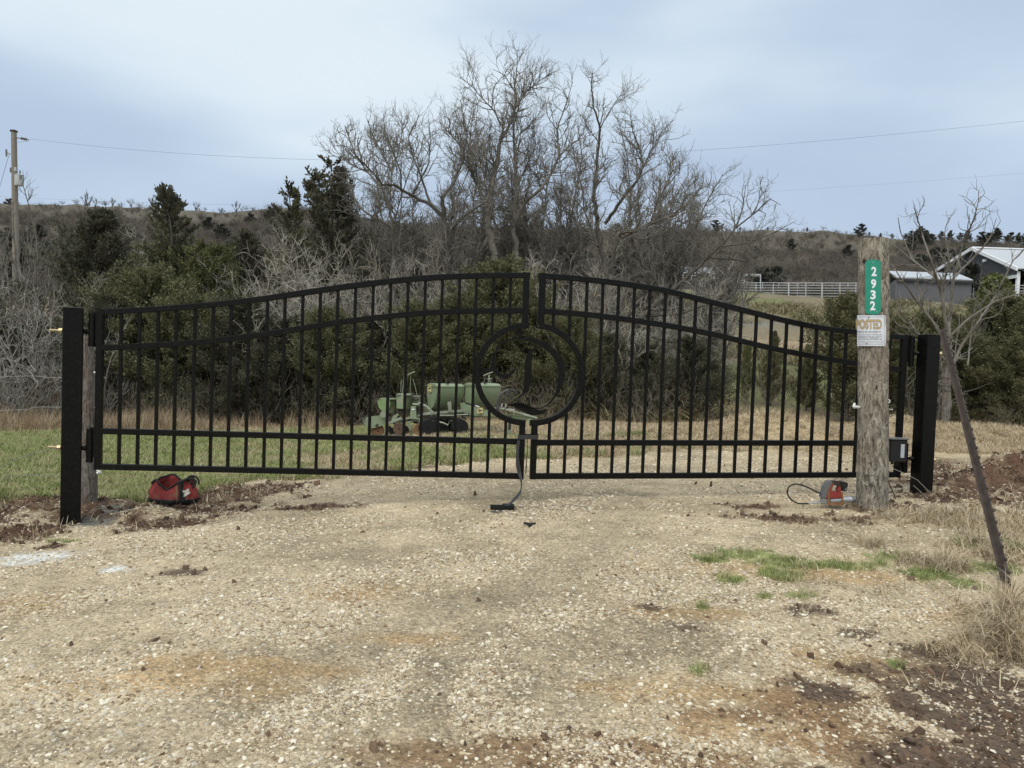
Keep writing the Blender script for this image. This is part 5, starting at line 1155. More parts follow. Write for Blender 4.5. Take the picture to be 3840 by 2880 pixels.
beam((XB - .55, Y0b - .6, ze), (XB - .55, Ym, zr + .1), .18, .4, wtrim, 'gable_trim', barn); beam((XB - .55, Ym, zr + .1), (XB - .55, Y1b + .5, ze), .18, .4, wtrim, 'gable_trim', barn)
beam((XB - .5, Ym, zr + .25), (XE, Ym, zr + .25), .4, .15, wtrim, 'ridge_cap', barn); beam((XB - .2, Y0b - .2, ze - .75), (XB - .2, Y1b - 4, ze - .75), .15, .35, wtrim, 'eave_beam', barn); beam((XB, Y0b - .62, ze - .1), (XE, Y0b - .62, ze - .1), .1, .25, M('dark_gutter', (.05, .05, .05), .6), 'gutter', barn)
for x, y in [(XB, Y0b), (XB, Y0b + 8), (XB, Y0b + 14), (XB + 9, Y0b), (XB + 18, Y0b)]:
    beam((x, y, zg - .6), (x, y, ze - .2), .3 if y == Y0b else .16, .3 if y == Y0b else .16, wtrim, 'corner_post', barn)
for dz in (0, .5): MB(barn.location).box((XB - .25, Ym - 2.2 + dz * 3, zr - 1.6 + dz * 2.4), (.3, .55, .35), None, .05).build('yard_light', wtrim, barn)
# low shed in front of the barn
sh = thing('low_shed', 'long low slate grey shed with a pale roof between the number pole and the barn', 'shed', at(3500, 1100, 78))
Ys = 76.0
ra = lambda a, b_, Y: at(3240 + a * .2712, 900 + b_ * .2712, Y)
A0, A1 = ra(455, 530, Ys), ra(1510, 530, Ys); B0_, B1_ = ra(330, 441, Ys + 7), ra(1290, 452, Ys + 7); A1[2] = A0[2]; B1_[2] = B0_[2]
E0 = ra(320, 470, Ys + 12)
slab('roof', [A0, A1, B1_, B0_], .12, roofm, sh)
slab('front_wall', [A0 + (0, .3, -4.5), A1 + (0, .3, -4.5), A1 + (0, .3, -.12), A0 + (0, .3, -.12)], .1, shedw, sh); slab('side_wall', [A0 + (.1, .3, -4.5), A0 + (.1, .3, -.12), (B0_[0], B0_[1], A0[2] - .12), (B0_[0], B0_[1], A0[2] - 4.5)], .1, shedw, sh)
slab('side_wall', [A1 + (-.1, .3, -4.5), A1 + (-.1, .3, -.12), (B1_[0], B1_[1], A0[2] - .12), (B1_[0], B1_[1], A0[2] - 4.5)], .1, shedw, sh)
slab('rear_wall', [np.array([B0_[0], B0_[1], A0[2] - 4.5]), np.array([B1_[0], B1_[1], A0[2] - 4.5]), B1_ - (0, 0, .12), B0_ - (0, 0, .12)], .1, shedw, sh)
beam(A0 + (0, -.05, -.1), A1 + (0, -.05, -.1), .1, .22, M('dark_eave', (.04, .04, .045), .6), 'eave_strip', sh)
# corral of pale pipe panels
cm_ = M('pale_pipe_rail', (.56, .57, .56), .45, .3)
YC = 85.0
corral = thing('corral_fence', 'pale pipe rail corral fence on the slope left of the number pole', 'fence', at(2960, 1112, YC))
def prail(xa, xb, ya, yb, Ya, Yb, r, par, nm='rail'): MB(par.location).cyl(at(xa, ya, Ya), at(xb, yb, Yb), r, 6).build(nm, cm_, par)
for ya, yb in [(1060, 1061), (1069, 1071), (1079, 1081), (1088, 1091), (1097, 1101), (1107, 1112)]: prail(2716, 3216, ya, yb, YC, YC, .032, corral); 
for i, x in enumerate([2718, 2770, 2835, 2900, 2958, 3022, 3083, 3150, 3210]):
    big = x in (2718, 2958, 3083); prail(x, x - 1, 1060 if big else 1062, 1119 if big else 1113, YC - .05, YC - .05, .075 if big else .045, corral, 'fence_post')
corral2 = thing('corral_fence', 'farther pipe rail pen fence seen through the front corral rails', 'fence', at(2800, 1100, YC + 12))
for y in (1062, 1076, 1086, 1096, 1104): prail(2706, 3216, y, y + 3, YC + 12, YC + 16, .022, corral2)
for x in (2706, 2748, 2790, 2860, 2920, 2990, 3050, 3120, 3180): prail(x, x, 1061, 1112, YC + 12.1, YC + 12.1, .05, corral2, 'fence_post')
corral3 = thing('corral_fence', 'pipe rail pen fence beside the barn at the right edge', 'fence', at(3820, 1120, 84))
for y in (1070, 1080, 1091, 1101, 1112): prail(3800, 4300, y, y + 10, 84, 84, .04, corral3)
for x in (3808, 3850, 3960, 4080): prail(x, x, 1066, 1135, 84, 84, .05, corral3, 'fence_post')
# loading frame and small far sheds left of the corral
lf = thing('pen_gate_frame', 'pale tall pipe gate frame standing behind the left end of the corral', 'gate frame', at(2820, 1100, 95))
prail(2790, 2852, 1029, 1030, 95, 95, .07, lf, 'crossbar'); prail(2790, 2852, 1034, 1035, 95, 95, .05, lf, 'crossbar'); prail(2792, 2790, 1028, 1105, 95, 95, .07, lf, 'upright'); prail(2852, 2852, 1028, 1105, 95, 95, .07, lf, 'upright')
fs_ = thing('far_shed', 'far open sided shed with a white front beam seen through the branches', 'shed', at(2595, 1080, 120))
F9 = .3165
def zf(a, b_, Y=120): return at(2200 + a * F9, 950 + b_ * F9, Y)
slab('roof', [zf(990, 236), zf(1520, 236), zf(1480, 180, 130), zf(1060, 165, 130)], .15, M('grey_roof', (.17, .17, .175), .5), fs_)
prail_ = lambda p, q, r, nm, par, mt=wtrim: MB(par.location).cyl(p, q, r, 6).build(nm, mt, par)
prail_(zf(990, 237), zf(1520, 240), .16, 'front_beam', fs_)
for x, y1 in [(1075, 330), (1140, 300), (1240, 320), (1310, 335), (1405, 500), (1470, 320), (1508, 325)]: prail_(zf(x, 240), zf(x, y1), .09, 'upright', fs_)
prail_(zf(1240, 266), zf(1310, 266), .08, 'door_head', fs_); prail_(zf(1405, 266), zf(1470, 266), .08, 'door_head', fs_)
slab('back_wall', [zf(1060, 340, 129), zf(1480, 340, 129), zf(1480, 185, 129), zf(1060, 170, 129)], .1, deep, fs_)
fg = thing('far_shed', 'small far shed with one sloping white gable edge right of the open shed', 'shed', zf(1740, 300))
slab('roof', [zf(1680, 193), zf(1810, 258), zf(1790, 258, 135), zf(1665, 198, 135)], .12, M('weathered_dark_roof', (.14, .14, .14), .6), fg); prail_(zf(1683, 196), zf(1808, 258), .09, 'gable_trim', fg)
slab('wall', [zf(1600, 330), zf(1800, 330), zf(1800, 256), zf(1690, 204), zf(1600, 250)], .1, shedw, fg)
tv = thing('covered_trailer', 'pale blue and white covered trailer glimpsed behind the branches above the right leaf', 'trailer', zf(660, 380, 95))
b = MB(tv.location); cs = []
for (a, b_) in [(545, 350), (580, 322), (650, 308), (720, 315), (760, 345), (758, 392), (560, 385)]: cs.append(zf(a, b_, 95))
slab('cover', cs, 1.8, M('pale_blue_tarp', (.30, .37, .46), .5, var=(.45, .50, .56), vs=2), tv); MB(tv.location).cyl(zf(676, 296, 95), zf(676, 296, 95) + (0, .4, 0), .28, 12).cyl(zf(676, 310, 95), zf(676, 300, 95), .1, 8).build('vent', wtrim, tv)
for a in (600, 715): MB(tv.location).cyl(zf(a, 398, 94.6), zf(a, 398, 94.6) + (0, .25, 0), .35, 12).build('wheel', tyre, tv)
yo = thing('yellow_machine', 'small yellow machine glimpsed between tree trunks above the right gate leaf', 'machine', at(2255, 1125, 60))
yl = M('dull_yellow_paint', (.50, .34, .10), .6, var=(.40, .28, .10), vs=2)
MB(yo.location).box(at(2236, 1112, 60), (.62, .8, .28), None, .05).build('hood', yl, yo); MB(yo.location).box(at(2292, 1111, 60), (.75, .8, .30), None, .06).build('body', yl, yo)
MB(yo.location).box(at(2262, 1121, 60), (1.5, .9, .12), None, .02).build('frame', dkm, yo)
for x in (2230, 2296): MB(yo.location).lathe(at(x, 1128, 59.6), [(.03, -.08), (.22, -.08), (.22, .08), (.03, .08)], 14, RXm(math.pi / 2)).build('wheel', tyre, yo)
# utility pole
YU = 45.0
uw = wood_mat('utility_pole_wood', (.31, .28, .235), (.24, .21, .17), (.15, .13, .11), bump=.4)
utop, ubot = at(52, 490, YU), at(60, 1000, YU)
up_, *_ = round_post('utility_pole', 'tall weathered utility pole with a grey transformer can at the far left', utop, ubot, .19, .145, uw, 'utility pole', nr=16, nz=30, cracks=.03, sunk=1)
up_.location = up_.location
def U(a, b_, d=0): return at(a * .452, 400 + b_ * .452, YU + d)
gcan = M('transformer_grey', (.50, .51, .51), .4, .2); ugl = M('insulator_brown_grey', (.16, .15, .14), .4)
MB(up_.location).lathe(U(158, 608, -.2), [(.02, -.34), (.22, -.33), (.235, -.28), (.235, .25), (.25, .26), (.25, .29), (.12, .34), (.02, .35)], 20).build('transformer_can', gcan, up_, True)
MB(up_.location).tube([U(165, 555, -.2), U(165, 528, -.2)], [.05, .035], 8).build('bushing', ugl, up_, True); MB(up_.location).box(U(172, 585, -.44), (.12, .03, .22)).build('label_plate', shedw, up_); MB(up_.location).box(U(128, 600, -.1), (.12, .1, .5)).build('mount_bracket', ugl, up_)
MB(up_.location).lathe(U(128, 520, -.1), [(.03, -.12), (.06, -.1), (.06, .1), (.03, .12)], 10).build('surge_arrester', gcan, up_, True); MB(up_.location).lathe(U(90, 525, -.1), [(.03, -.14), (.06, -.12), (.06, .12), (.03, .14)], 10).build('cutout', ugl, up_, True)
MB(up_.location).box(utop + np.array([0, 0, -.03]), (.31, .31, .12), None, .03).build('pole_cap', M('dark_pole_cap', (.035, .03, .028), .8), up_)
MB(up_.location).tube([U(135, 258), U(185, 264), U(240, 276)], [.03, .035, .03], 6).build('insulator_arm', ugl, up_, True)
for a in (180, 192, 205, 218): MB(up_.location).lathe(U(a, 263 + (a - 180) * .2), [(.03, -.03), (.075, -.02), (.075, .02), (.03, .03)], 10, RYm(math.pi / 2)).build('insulator_disc', ugl, up_, True)
MB(up_.location).tube([U(98, 400), U(70, 385), U(52, 378)], .025, 6).build('side_bracket', ugl, up_, True); MB(up_.location).tube([U(52, 355), U(54, 412)], [.05, .05], 8).build('side_insulator', ugl, up_, True)
pw = M('power_line', (.20, .22, .28), .6)
def wire(name, label, pts, Y, r, cat='power line'):
    t = thing(name, label, cat, at(*pts[len(pts) // 2], Y)); c = np.array(pts, float); s = np.linspace(0, len(c) - 1, 60)
    from math import comb
    xs = np.interp(s, range(len(c)), c[:, 0]); co2 = np.polyfit(c[:, 0], c[:, 1], min(3, len(c) - 1)); ys = np.polyval(co2, xs)
    MB(t.location).tube([at(a, b_, Y) for a, b_ in zip(xs, ys)], r, 5).build('conductor', pw, t, True); return t
wire('power_line', 'upper power line sagging from the utility pole behind the bare trees', [(110, 526), (500, 555), (900, 584), (1260, 601), (1900, 606), (2530, 569), (3200, 513), (3840, 455), (5200, 300)], YU, .0075)
wire('power_line', 'lower faint power line just above the distant ridge', [(-700, 690), (60, 730), (250, 745), (560, 758), (1000, 776), (1900, 772), (2640, 728), (3300, 690), (3900, 640), (5200, 520)], 70, .006)
wire('guy_wire', 'thin guy wire slanting down left from the utility pole', [(35, 575), (28, 600), (-5, 712), (-60, 900)], YU - .5, .012, 'wire')
wire('guy_wire', 'short looped jumper wire under the top insulator of the utility pole', [(62, 534), (80, 532), (108, 528)], YU - .2, .010, 'wire')
# ------------------------------------------------------------------ vegetation
def tubes_mesh(groups, sides):
    V = []; Q = []; base = 0
    for key, lst in groups.items():
        n = key; P = np.array([p for p, r in lst]); R = np.array([r for p, r in lst])
        T = np.empty_like(P); T[:, 1:-1] = P[:, 2:] - P[:, :-2]; T[:, 0] = P[:, 1] - P[:, 0]; T[:, -1] = P[:, -1] - P[:, -2]
        T /= np.linalg.norm(T, axis=-1, keepdims=True) + 1e-9
        ref = np.array([.31, .22, .92]); A = np.cross(T, ref); A /= np.linalg.norm(A, axis=-1, keepdims=True) + 1e-9; B = np.cross(T, A)
        a = np.arange(sides) * 2 * math.pi / sides
        v = P[:, :, None, :] + R[:, :, None, None] * (np.cos(a)[None, None, :, None] * A[:, :, None, :] + np.sin(a)[None, None, :, None] * B[:, :, None, :])
        nb = len(P); idx = base + np.arange(nb * n * sides).reshape(nb, n, sides)
        j2 = (np.arange(sides) + 1) % sides
        q = np.stack([idx[:, :-1, :], idx[:, :-1][:, :, j2], idx[:, 1:][:, :, j2], idx[:, 1:, :]], -1).reshape(-1, 4)
        V.append(v.reshape(-1, 3)); Q.append(q); base += nb * n * sides
    if not V: return None, None
    return np.vstack(V), np.vstack(Q)
def walk(rs, p0, d, Ln, n, wig, upv, droop=0):
    P = [p0]; d = d / np.linalg.norm(d); st_ = Ln / (n - 1)
    for i in range(n - 1):
        d = d + rs.normal(0, wig, 3) + np.array([0, 0, upv - droop * i / n]); d /= np.linalg.norm(d); P.append(P[-1] + d * st_)
    return np.array(P)
def resample(P, R, n):
    s = np.r_[0, np.cumsum(np.linalg.norm(np.diff(P, axis=0), axis=1))]; t = np.linspace(0, s[-1], n)
    return np.stack([np.interp(t, s, P[:, k]) for k in range(3)], 1), np.interp(t, s, R), s[-1]
def grow_tree(limbs, seed, dens=(3.2, 4.5, 7), lens=(1.25, .58, .28), rad=(.016, .0085, .0055), wig=.30, upv=.10, t0=.15, ns=(8, 6, 4), lsc=1.0):
    rs = np.random.RandomState(seed); trunk = {}; crown = [{}, {}, {}]
    parents = []
    for P, R in limbs:
        R = np.array(R) * lsc
        P2, R2, Ln = resample(np.array(P), np.array(R), max(8, int(len(P) * 4)))
        for _ in range(1): P2[1:-1] += rs.normal(0, .012, P2[1:-1].shape) * (R2[1:-1, None] / .05)
        trunk.setdefault(len(P2), []).append((P2, R2)); parents.append((P2, R2, Ln))
    for lv in range(3):
        nxt = []
        for P2, R2, Ln in parents:
            cnt = rs.poisson(dens[lv] * Ln)
            tmin = t0 if lv == 0 else .12
            for _ in range(cnt):
                t = tmin + (1 - tmin) * rs.rand(); k = t * (len(P2) - 1); i = min(int(k), len(P2) - 2); f = k - i
                p = P2[i] * (1 - f) + P2[i + 1] * f; T = P2[i + 1] - P2[i]; T /= np.linalg.norm(T) + 1e-9
                if lv == 0 and R2[i] > .085: continue
                o = rs.normal(size=3); o -= T * (o @ T); o /= np.linalg.norm(o)
                an = rs.uniform(.5, 1.15); d = T * math.cos(an) + o * math.sin(an) + np.array([0, 0, .22])
                ln = lens[lv] * rs.uniform(.5, 1.35) * (1 - .62 * t) * min(1, .35 + Ln)
                r0 = min(rad[lv] * rs.uniform(.7, 1.2), R2[i] * .8); n = ns[lv]
                Pn = walk(rs, p, d, ln, n, wig, upv); Rn = np.linspace(r0, r0 * .35, n)
                crown[lv].setdefault(n, []).append((Pn, Rn)); nxt.append((Pn, Rn, ln))
        parents = nxt
    tv = tubes_mesh(trunk, 7); cv = [tubes_mesh(crown[i], 3 if i else 4) for i in range(3)]
    V = []; Q = []; b = 0
    for v, q in cv:
        if v is None: continue
        V.append(v); Q.append(q + b); b += len(v)
    return tv, (np.vstack(V), np.vstack(Q))
barkd = M('dark_bark', (.060, .052, .042), .95, var=(.095, .085, .07), vs=9, stretch=(1, 1, .3), bump=.6, bs=25, bd=.02)
barkg = M('grey_bark', (.20, .18, .15), .95, var=(.13, .115, .095), vs=6, bump=.4, bs=25, bd=.02)
twg = M('grey_tan_twigs', (.33, .305, .255), .9, var=(.43, .40, .335), vs=3); twd = M('dark_twigs', (.15, .137, .115), .9, var=(.21, .195, .165), vs=2); twl = M('pale_grey_twigs', (.26, .245, .22), .9, var=(.33, .315, .28), vs=3)
twb = M('brown_twigs', (.32, .285, .23), .9, var=(.26, .23, .18), vs=3)
def tree_obj(name, label, cat, base, data, mt, mc, group=None):
    t = thing(name, label, cat, base, group); o = np.array(t.location)
    (tv, tq), (cv, cq) = data
    link('trunk', npmesh('trunk', tv - o, tq, mt, True), t); link('crown', npmesh('crown', cv - o, cq, mc), t)
    return t
def copy_tree(t, loc, s=1, rz=0, label=None, sz=None):
    r = t.copy(); COL.objects.link(r); r.location = [float(c) for c in loc]; r.scale = (s, s, sz or s); r.rotation_euler = (0, 0, rz)
    if label: r['label'] = label
    for ch in list(t.children):
        c = ch.copy(); COL.objects.link(c); c.parent = r
    return r
def ZT(a, b_): return 1100 + .859 * a, 100 + .859 * b_
def gl(pts, Y, r0, r1, jit=.5, seed=0, dy=0):
    rs = np.random.RandomState(seed + 77); P = []; off = dy; n = len(pts)
    for i, (a, b_) in enumerate(pts):
        px, py = ZT(a, b_); P.append(at(px, py, Y + off)); off += rs.normal(0, jit * .5)
    return (np.array(P), np.linspace(r0, r1, n))
def gbase(a, Y, b_top, r0, r1, lean=0):
    px, py = ZT(a, b_top); top = at(px, py, Y); bx = top[0] + lean; return (np.array([[bx, Y, gz(bx, Y) - .2], [(bx * .4 + top[0] * .6), Y, (gz(bx, Y) + top[2]) / 2], top]), np.array([r0, (r0 + r1) / 2, r1]))
YA, YB, YCt, YD = 20.0, 19.0, 18.5, 18.0
# tall central tree
la_ = [gbase(880, YA, 1000, .17, .14), gl([(880, 1000), (850, 880), (845, 790), (870, 700), (890, 600), (905, 500), (940, 440), (970, 350), (965, 280), (975, 200), (980, 100)], YA, .13, .010, .4, 1),
       gl([(965, 280), (920, 210), (870, 185)], YA, .022, .008, .4, 2), gl([(970, 350), (1010, 290), (1070, 240), (1135, 195)], YA, .032, .008, .4, 3), gl([(905, 430), (880, 370), (830, 320), (780, 260), (728, 222)], YA, .035, .008, .5, 4),
       gl([(845, 790), (800, 690), (760, 600), (770, 500), (780, 400), (790, 330)], YA, .05, .008, .6, 5), gl([(870, 700), (820, 620), (810, 540), (840, 470), (860, 420)], YA, .03, .008, .6, 6), gl([(1010, 290), (1010, 220), (1020, 130)], YA, .016, .006, .3, 30), gl([(830, 320), (800, 240), (770, 160)], YA, .016, .006, .3, 31), gl([(905, 500), (960, 500), (1010, 450), (1060, 400), (1100, 330)], YA, .03, .007, .6, 32)]
tA = tree_obj('bare_tree', 'tallest bare tree with twisting limbs, its top in the centre of the sky', 'tree', (la_[0][0][0]), grow_tree(la_, 101, dens=(8.5, 7.2, 7.5), lsc=.66), barkg, twd)
lb2 = [gbase(975, YA + .8, 1000, .15, .12), gl([(975, 1000), (960, 870), (975, 700), (965, 560), (960, 430), (990, 330), (1010, 250)], YA + .8, .10, .010, .4, 8), gl([(960, 870), (1010, 770), (1080, 710), (1130, 640), (1160, 560), (1150, 450), (1190, 340), (1220, 240)], YA + .8, .085, .008, .6, 9),
       gl([(1160, 565), (1230, 500), (1300, 470)], YA + .8, .030, .008, .4, 10), gl([(1130, 640), (1180, 635), (1230, 640)], YA + .8, .022, .008, .3, 11), gl([(1150, 450), (1110, 390), (1100, 320)], YA + .8, .02, .006, .4, 12), gl([(975, 700), (1020, 600), (1060, 520), (1050, 440)], YA + .8, .035, .007, .5, 33), gl([(1080, 710), (1060, 600), (1090, 500)], YA + .8, .025, .007, .5, 34)]
tree_obj('bare_tree', 'bare tree with a limb curving right, just right of the tallest tree', 'tree', lb2[0][0][0], grow_tree(lb2, 102, dens=(8.5, 7.2, 7.5), lsc=.66), barkg, twd)
lc = [gbase(680, YCt, 1060, .14, .12), gl([(680, 1060), (682, 960), (675, 905), (655, 830), (650, 740)], YCt, .115, .075, .2, 13), gl([(675, 905), (730, 840), (800, 790), (850, 760)], YCt, .06, .03, .4, 14), gl([(655, 830), (600, 780), (520, 740), (440, 690), (385, 690), (360, 650), (300, 590), (230, 520), (175, 520)], YCt, .07, .008, .4, 15),
      gl([(650, 740), (690, 700), (730, 620), (750, 530), (760, 470), (745, 400), (730, 320)], YCt, .06, .008, .5, 16), gl([(600, 780), (560, 660), (520, 560), (500, 480), (550, 390)], YCt, .045, .008, .5, 17), gl([(470, 710), (470, 640), (440, 560), (400, 470), (392, 380)], YCt, .035, .007, .5, 18), gl([(520, 740), (590, 600), (600, 500), (590, 400)], YCt, .035, .007, .5, 19),
      gl([(750, 530), (690, 480), (680, 410), (700, 370)], YCt, .025, .006, .5, 35), gl([(850, 760), (830, 640), (820, 520), (800, 440)], YCt, .03, .007, .5, 36)]
tree_obj('bare_tree', 'dark trunked bare tree forking low, left of the tallest tree', 'tree', lc[0][0][0], grow_tree(lc, 103, dens=(8.0, 7.0, 7.0), lsc=.66), barkd, twd)
lc2 = [gbase(440, YCt + 1.5, 1000, .11, .08), gl([(440, 1000), (435, 880), (420, 790), (385, 700), (330, 640), (270, 560), (230, 450), (225, 430)], YCt + 1.5, .075, .008, .4, 20), gl([(420, 790), (430, 640), (370, 520), (330, 430), (320, 400)], YCt + 1.5, .04, .007, .5, 21), gl([(330, 640), (250, 600), (200, 560), (165, 505)], YCt + 1.5, .03, .007, .5, 22), gl([(435, 880), (300, 800), (250, 730), (240, 640)], YCt + 1.5, .04, .007, .5, 23), gl([(430, 640), (460, 540), (480, 440), (470, 400)], YCt + 1.5, .03, .007, .5, 24)]
tree_obj('bare_tree', 'spreading bare tree at the left end of the bare grove beside the leaning cedar', 'tree', lc2[0][0][0], grow_tree(lc2, 104, dens=(8.0, 7.0, 7.0), lsc=.66), barkg, twd)
lr = [gbase(1375, YB, 1120, .16, .13), gl([(1375, 1120), (1365, 1040), (1340, 960), (1330, 850), (1310, 740), (1325, 620), (1330, 530), (1340, 440), (1310, 350), (1300, 250), (1310, 180)], YB, .12, .008, .4, 25), gl([(1360, 860), (1430, 760), (1500, 670), (1530, 610), (1510, 530), (1480, 450), (1470, 370)], YB, .07, .008, .5, 26), gl([(1530, 610), (1570, 520), (1580, 400)], YB, .03, .007, .4, 27), gl([(1340, 510), (1290, 450), (1260, 410)], YB, .022, .006, .4, 28), gl([(1330, 960), (1300, 880), (1270, 800), (1230, 760), (1200, 690)], YB, .05, .008, .5, 29), gl([(1270, 800), (1260, 700), (1230, 600), (1220, 500)], YB, .03, .007, .5, 37), gl([(1340, 440), (1380, 370), (1420, 310), (1440, 280)], YB, .022, .006, .4, 38)]
tree_obj('bare_tree', 'tall bare tree with a pointed top, second highest, right of the centre', 'tree', lr[0][0][0], grow_tree(lr, 105, dens=(8.5, 7.2, 7.5), lsc=.66), barkd, twd)
lr2 = [gbase(1385, YB - .5, 1080, .13, .11), gl([(1385, 1080), (1400, 990), (1420, 900), (1500, 885), (1560, 860), (1640, 830), (1700, 790), (1760, 720), (1815, 690)], YB - .5, .085, .008, .4, 39), gl([(1560, 860), (1590, 760), (1640, 680), (1650, 590), (1600, 520)], YB - .5, .04, .007, .5, 40), gl([(1640, 830), (1650, 780), (1690, 700), (1740, 620)], YB - .5, .03, .007, .5, 41), gl([(1500, 885), (1490, 800), (1520, 700)], YB - .5, .03, .007, .5, 42), gl([(1420, 900), (1520, 930), (1620, 900), (1720, 850), (1800, 830)], YB - .5, .035, .007, .6, 43)]
tree_obj('bare_tree', 'low bare tree sweeping out to the right under the second highest tree', 'tree', lr2[0][0][0], grow_tree(lr2, 106, dens=(8.0, 7.0, 7.0), lsc=.66), barkg, twd)
ld = [gbase(1440, YD, 1420, .12, .11), gl([(1440, 1420), (1520, 1270), (1620, 1180), (1700, 1110), (1780, 1040), (1860, 960), (1930, 880), (1960, 800), (1975, 690)], YD, .10, .008, .4, 44), gl([(1930, 880), (2030, 800), (2080, 750), (2130, 780)], YD, .03, .007, .5, 45), gl([(1830, 1010), (1950, 1020), (2050, 1060)], YD, .03, .007, .5, 46), gl([(1620, 1180), (1560, 1060), (1540, 980)], YD, .04, .007, .5, 47), gl([(1860, 960), (1960, 950), (2100, 900), (2190, 850)], YD, .03, .007, .5, 48), gl([(1520, 1270), (1700, 1250), (1850, 1200), (1950, 1230)], YD, .05, .008, .5, 49), gl([(1490, 1330), (1650, 1380), (1760, 1350), (1850, 1380)], YD, .05, .008, .5, 50), gl([(1440, 1420), (1420, 1250), (1450, 1150), (1440, 1060)], YD, .06, .01, .4, 51)]
tree_obj('leaning_tree', 'bare tree leaning hard to the right over the field behind the right leaf', 'tree', ld[0][0][0], grow_tree(ld, 107, dens=(4.6, 5, 6), lsc=.66), barkd, twd)
# fan shaped bare tree right of the number pole
def SP(x, y): return x * 1.736, y * 1.736
def sl(pts, Y, r0, r1, seed, jit=.35):
    rs = np.random.RandomState(seed); P = []; off = 0
    for i, (a, b_) in enumerate(pts): P.append(at(*SP(a, b_), Y + off)); off += rs.normal(0, jit)
    return (np.array(P), np.linspace(r0, r1, len(pts)))
YE = 13.5
le = [sl([(2046, 905), (2046, 820), (2048, 740)], YE, .06, .055, 1, .05), sl([(2048, 740), (2040, 680), (2030, 620), (2010, 560), (1990, 500), (1975, 450)], YE, .035, .006, 2), sl([(2048, 740), (2052, 680), (2060, 600), (2080, 530), (2105, 470), (2115, 430)], YE, .035, .006, 3), sl([(2048, 760), (2020, 700), (1980, 650), (1945, 600), (1925, 570)], YE, .03, .006, 4),
      sl([(2052, 800), (2080, 740), (2110, 700), (2150, 640), (2190, 560), (2212, 540)], YE, .03, .006, 5), sl([(2050, 730), (2090, 690), (2150, 650), (2215, 630)], YE, .025, .006, 6), sl([(2046, 720), (2035, 640), (2050, 560), (2040, 500), (2050, 470)], YE, .025, .005, 7), sl([(2046, 780), (2000, 740), (1960, 690), (1930, 660)], YE, .02, .005, 8), sl([(2060, 600), (2120, 540), (2160, 480)], YE, .018, .005, 9), sl([(2020, 600), (1970, 560), (1945, 500), (1940, 470)], YE, .018, .005, 10), sl([(2090, 790), (2100, 700), (2110, 640), (2120, 600)], YE, .015, .005, 11)]
tree_obj('bare_sapling', 'fan shaped bare sapling behind the right gate post in front of the barn', 'tree', le[0][0][0], grow_tree(le, 108, dens=(5, 5, 5), lens=(.8, .45, .22), rad=(.010, .006, .0038)), barkg, twd)
# generic shrubs and small bare trees
def shrub_limbs(seed, h, n, spread, r=.03, bend=.12):
    rs = np.random.RandomState(seed); out_ = []
    for _ in range(n):
        a = rs.uniform(0, 6.28); l = rs.uniform(.15, spread); d = np.array([math.cos(a) * l, math.sin(a) * l, 1]); hh = h * rs.uniform(.65, 1.05)
        P = walk(rs, np.array([rs.normal(0, .12), rs.normal(0, .12), -.1]), d, hh, 8, bend, .05); out_.append((P, np.linspace(r, r * .2, 8)))
    return out_
far = (0, -500, -60)
def proto(limbs, seed, mt, mc, name, **kw):
    (tv, tq), (cv, cq) = grow_tree(limbs, seed, **kw); return npmesh('trunk', tv, tq, mt, True), npmesh('crown', cv, cq, mc)
SH = [proto(shrub_limbs(i, 3.2, 9, .75), 300 + i, barkg, m_, 's', dens=(6, 6, 6), lens=(.85, .48, .26), rad=(.013, .008, .006), wig=.34) for i, m_ in [(1, twg), (2, twb), (3, twg)]]
SHL = proto(shrub_limbs(7, 3.0, 8, .8), 310, barkg, twl, 's', dens=(4.5, 5, 5), lens=(.7, .45, .24), rad=(.016, .009, .005), wig=.32)
TREEP = proto(shrub_limbs(11, 4.6, 9, .38, .04, .09), 320, barkg, twd, 't', dens=(3.8, 4.5, 5), lens=(.8, .45, .25), rad=(.016, .009, .005), wig=.16, upv=.16)
def plant(name, label, cat, meshes, x, Y, s=1, rz=0, sz=None, names=('trunk', 'crown'), group=None, z=None):
    t = thing(name, label, cat, (x, Y, gz(x, Y) - .02 if z is None else z), group, rz); t.scale = (s, s, sz or s)
    for m_, nn in zip(meshes, names): link(nn, m_, t)
    return t
def xat(sx, Y): return at(*SP(sx, 800), Y)[0]
def hfor(sx, sytop, Y): return at(*SP(sx, sytop), Y)[2] - gz(xat(sx, Y), Y)
rsv = np.random.RandomState(8)
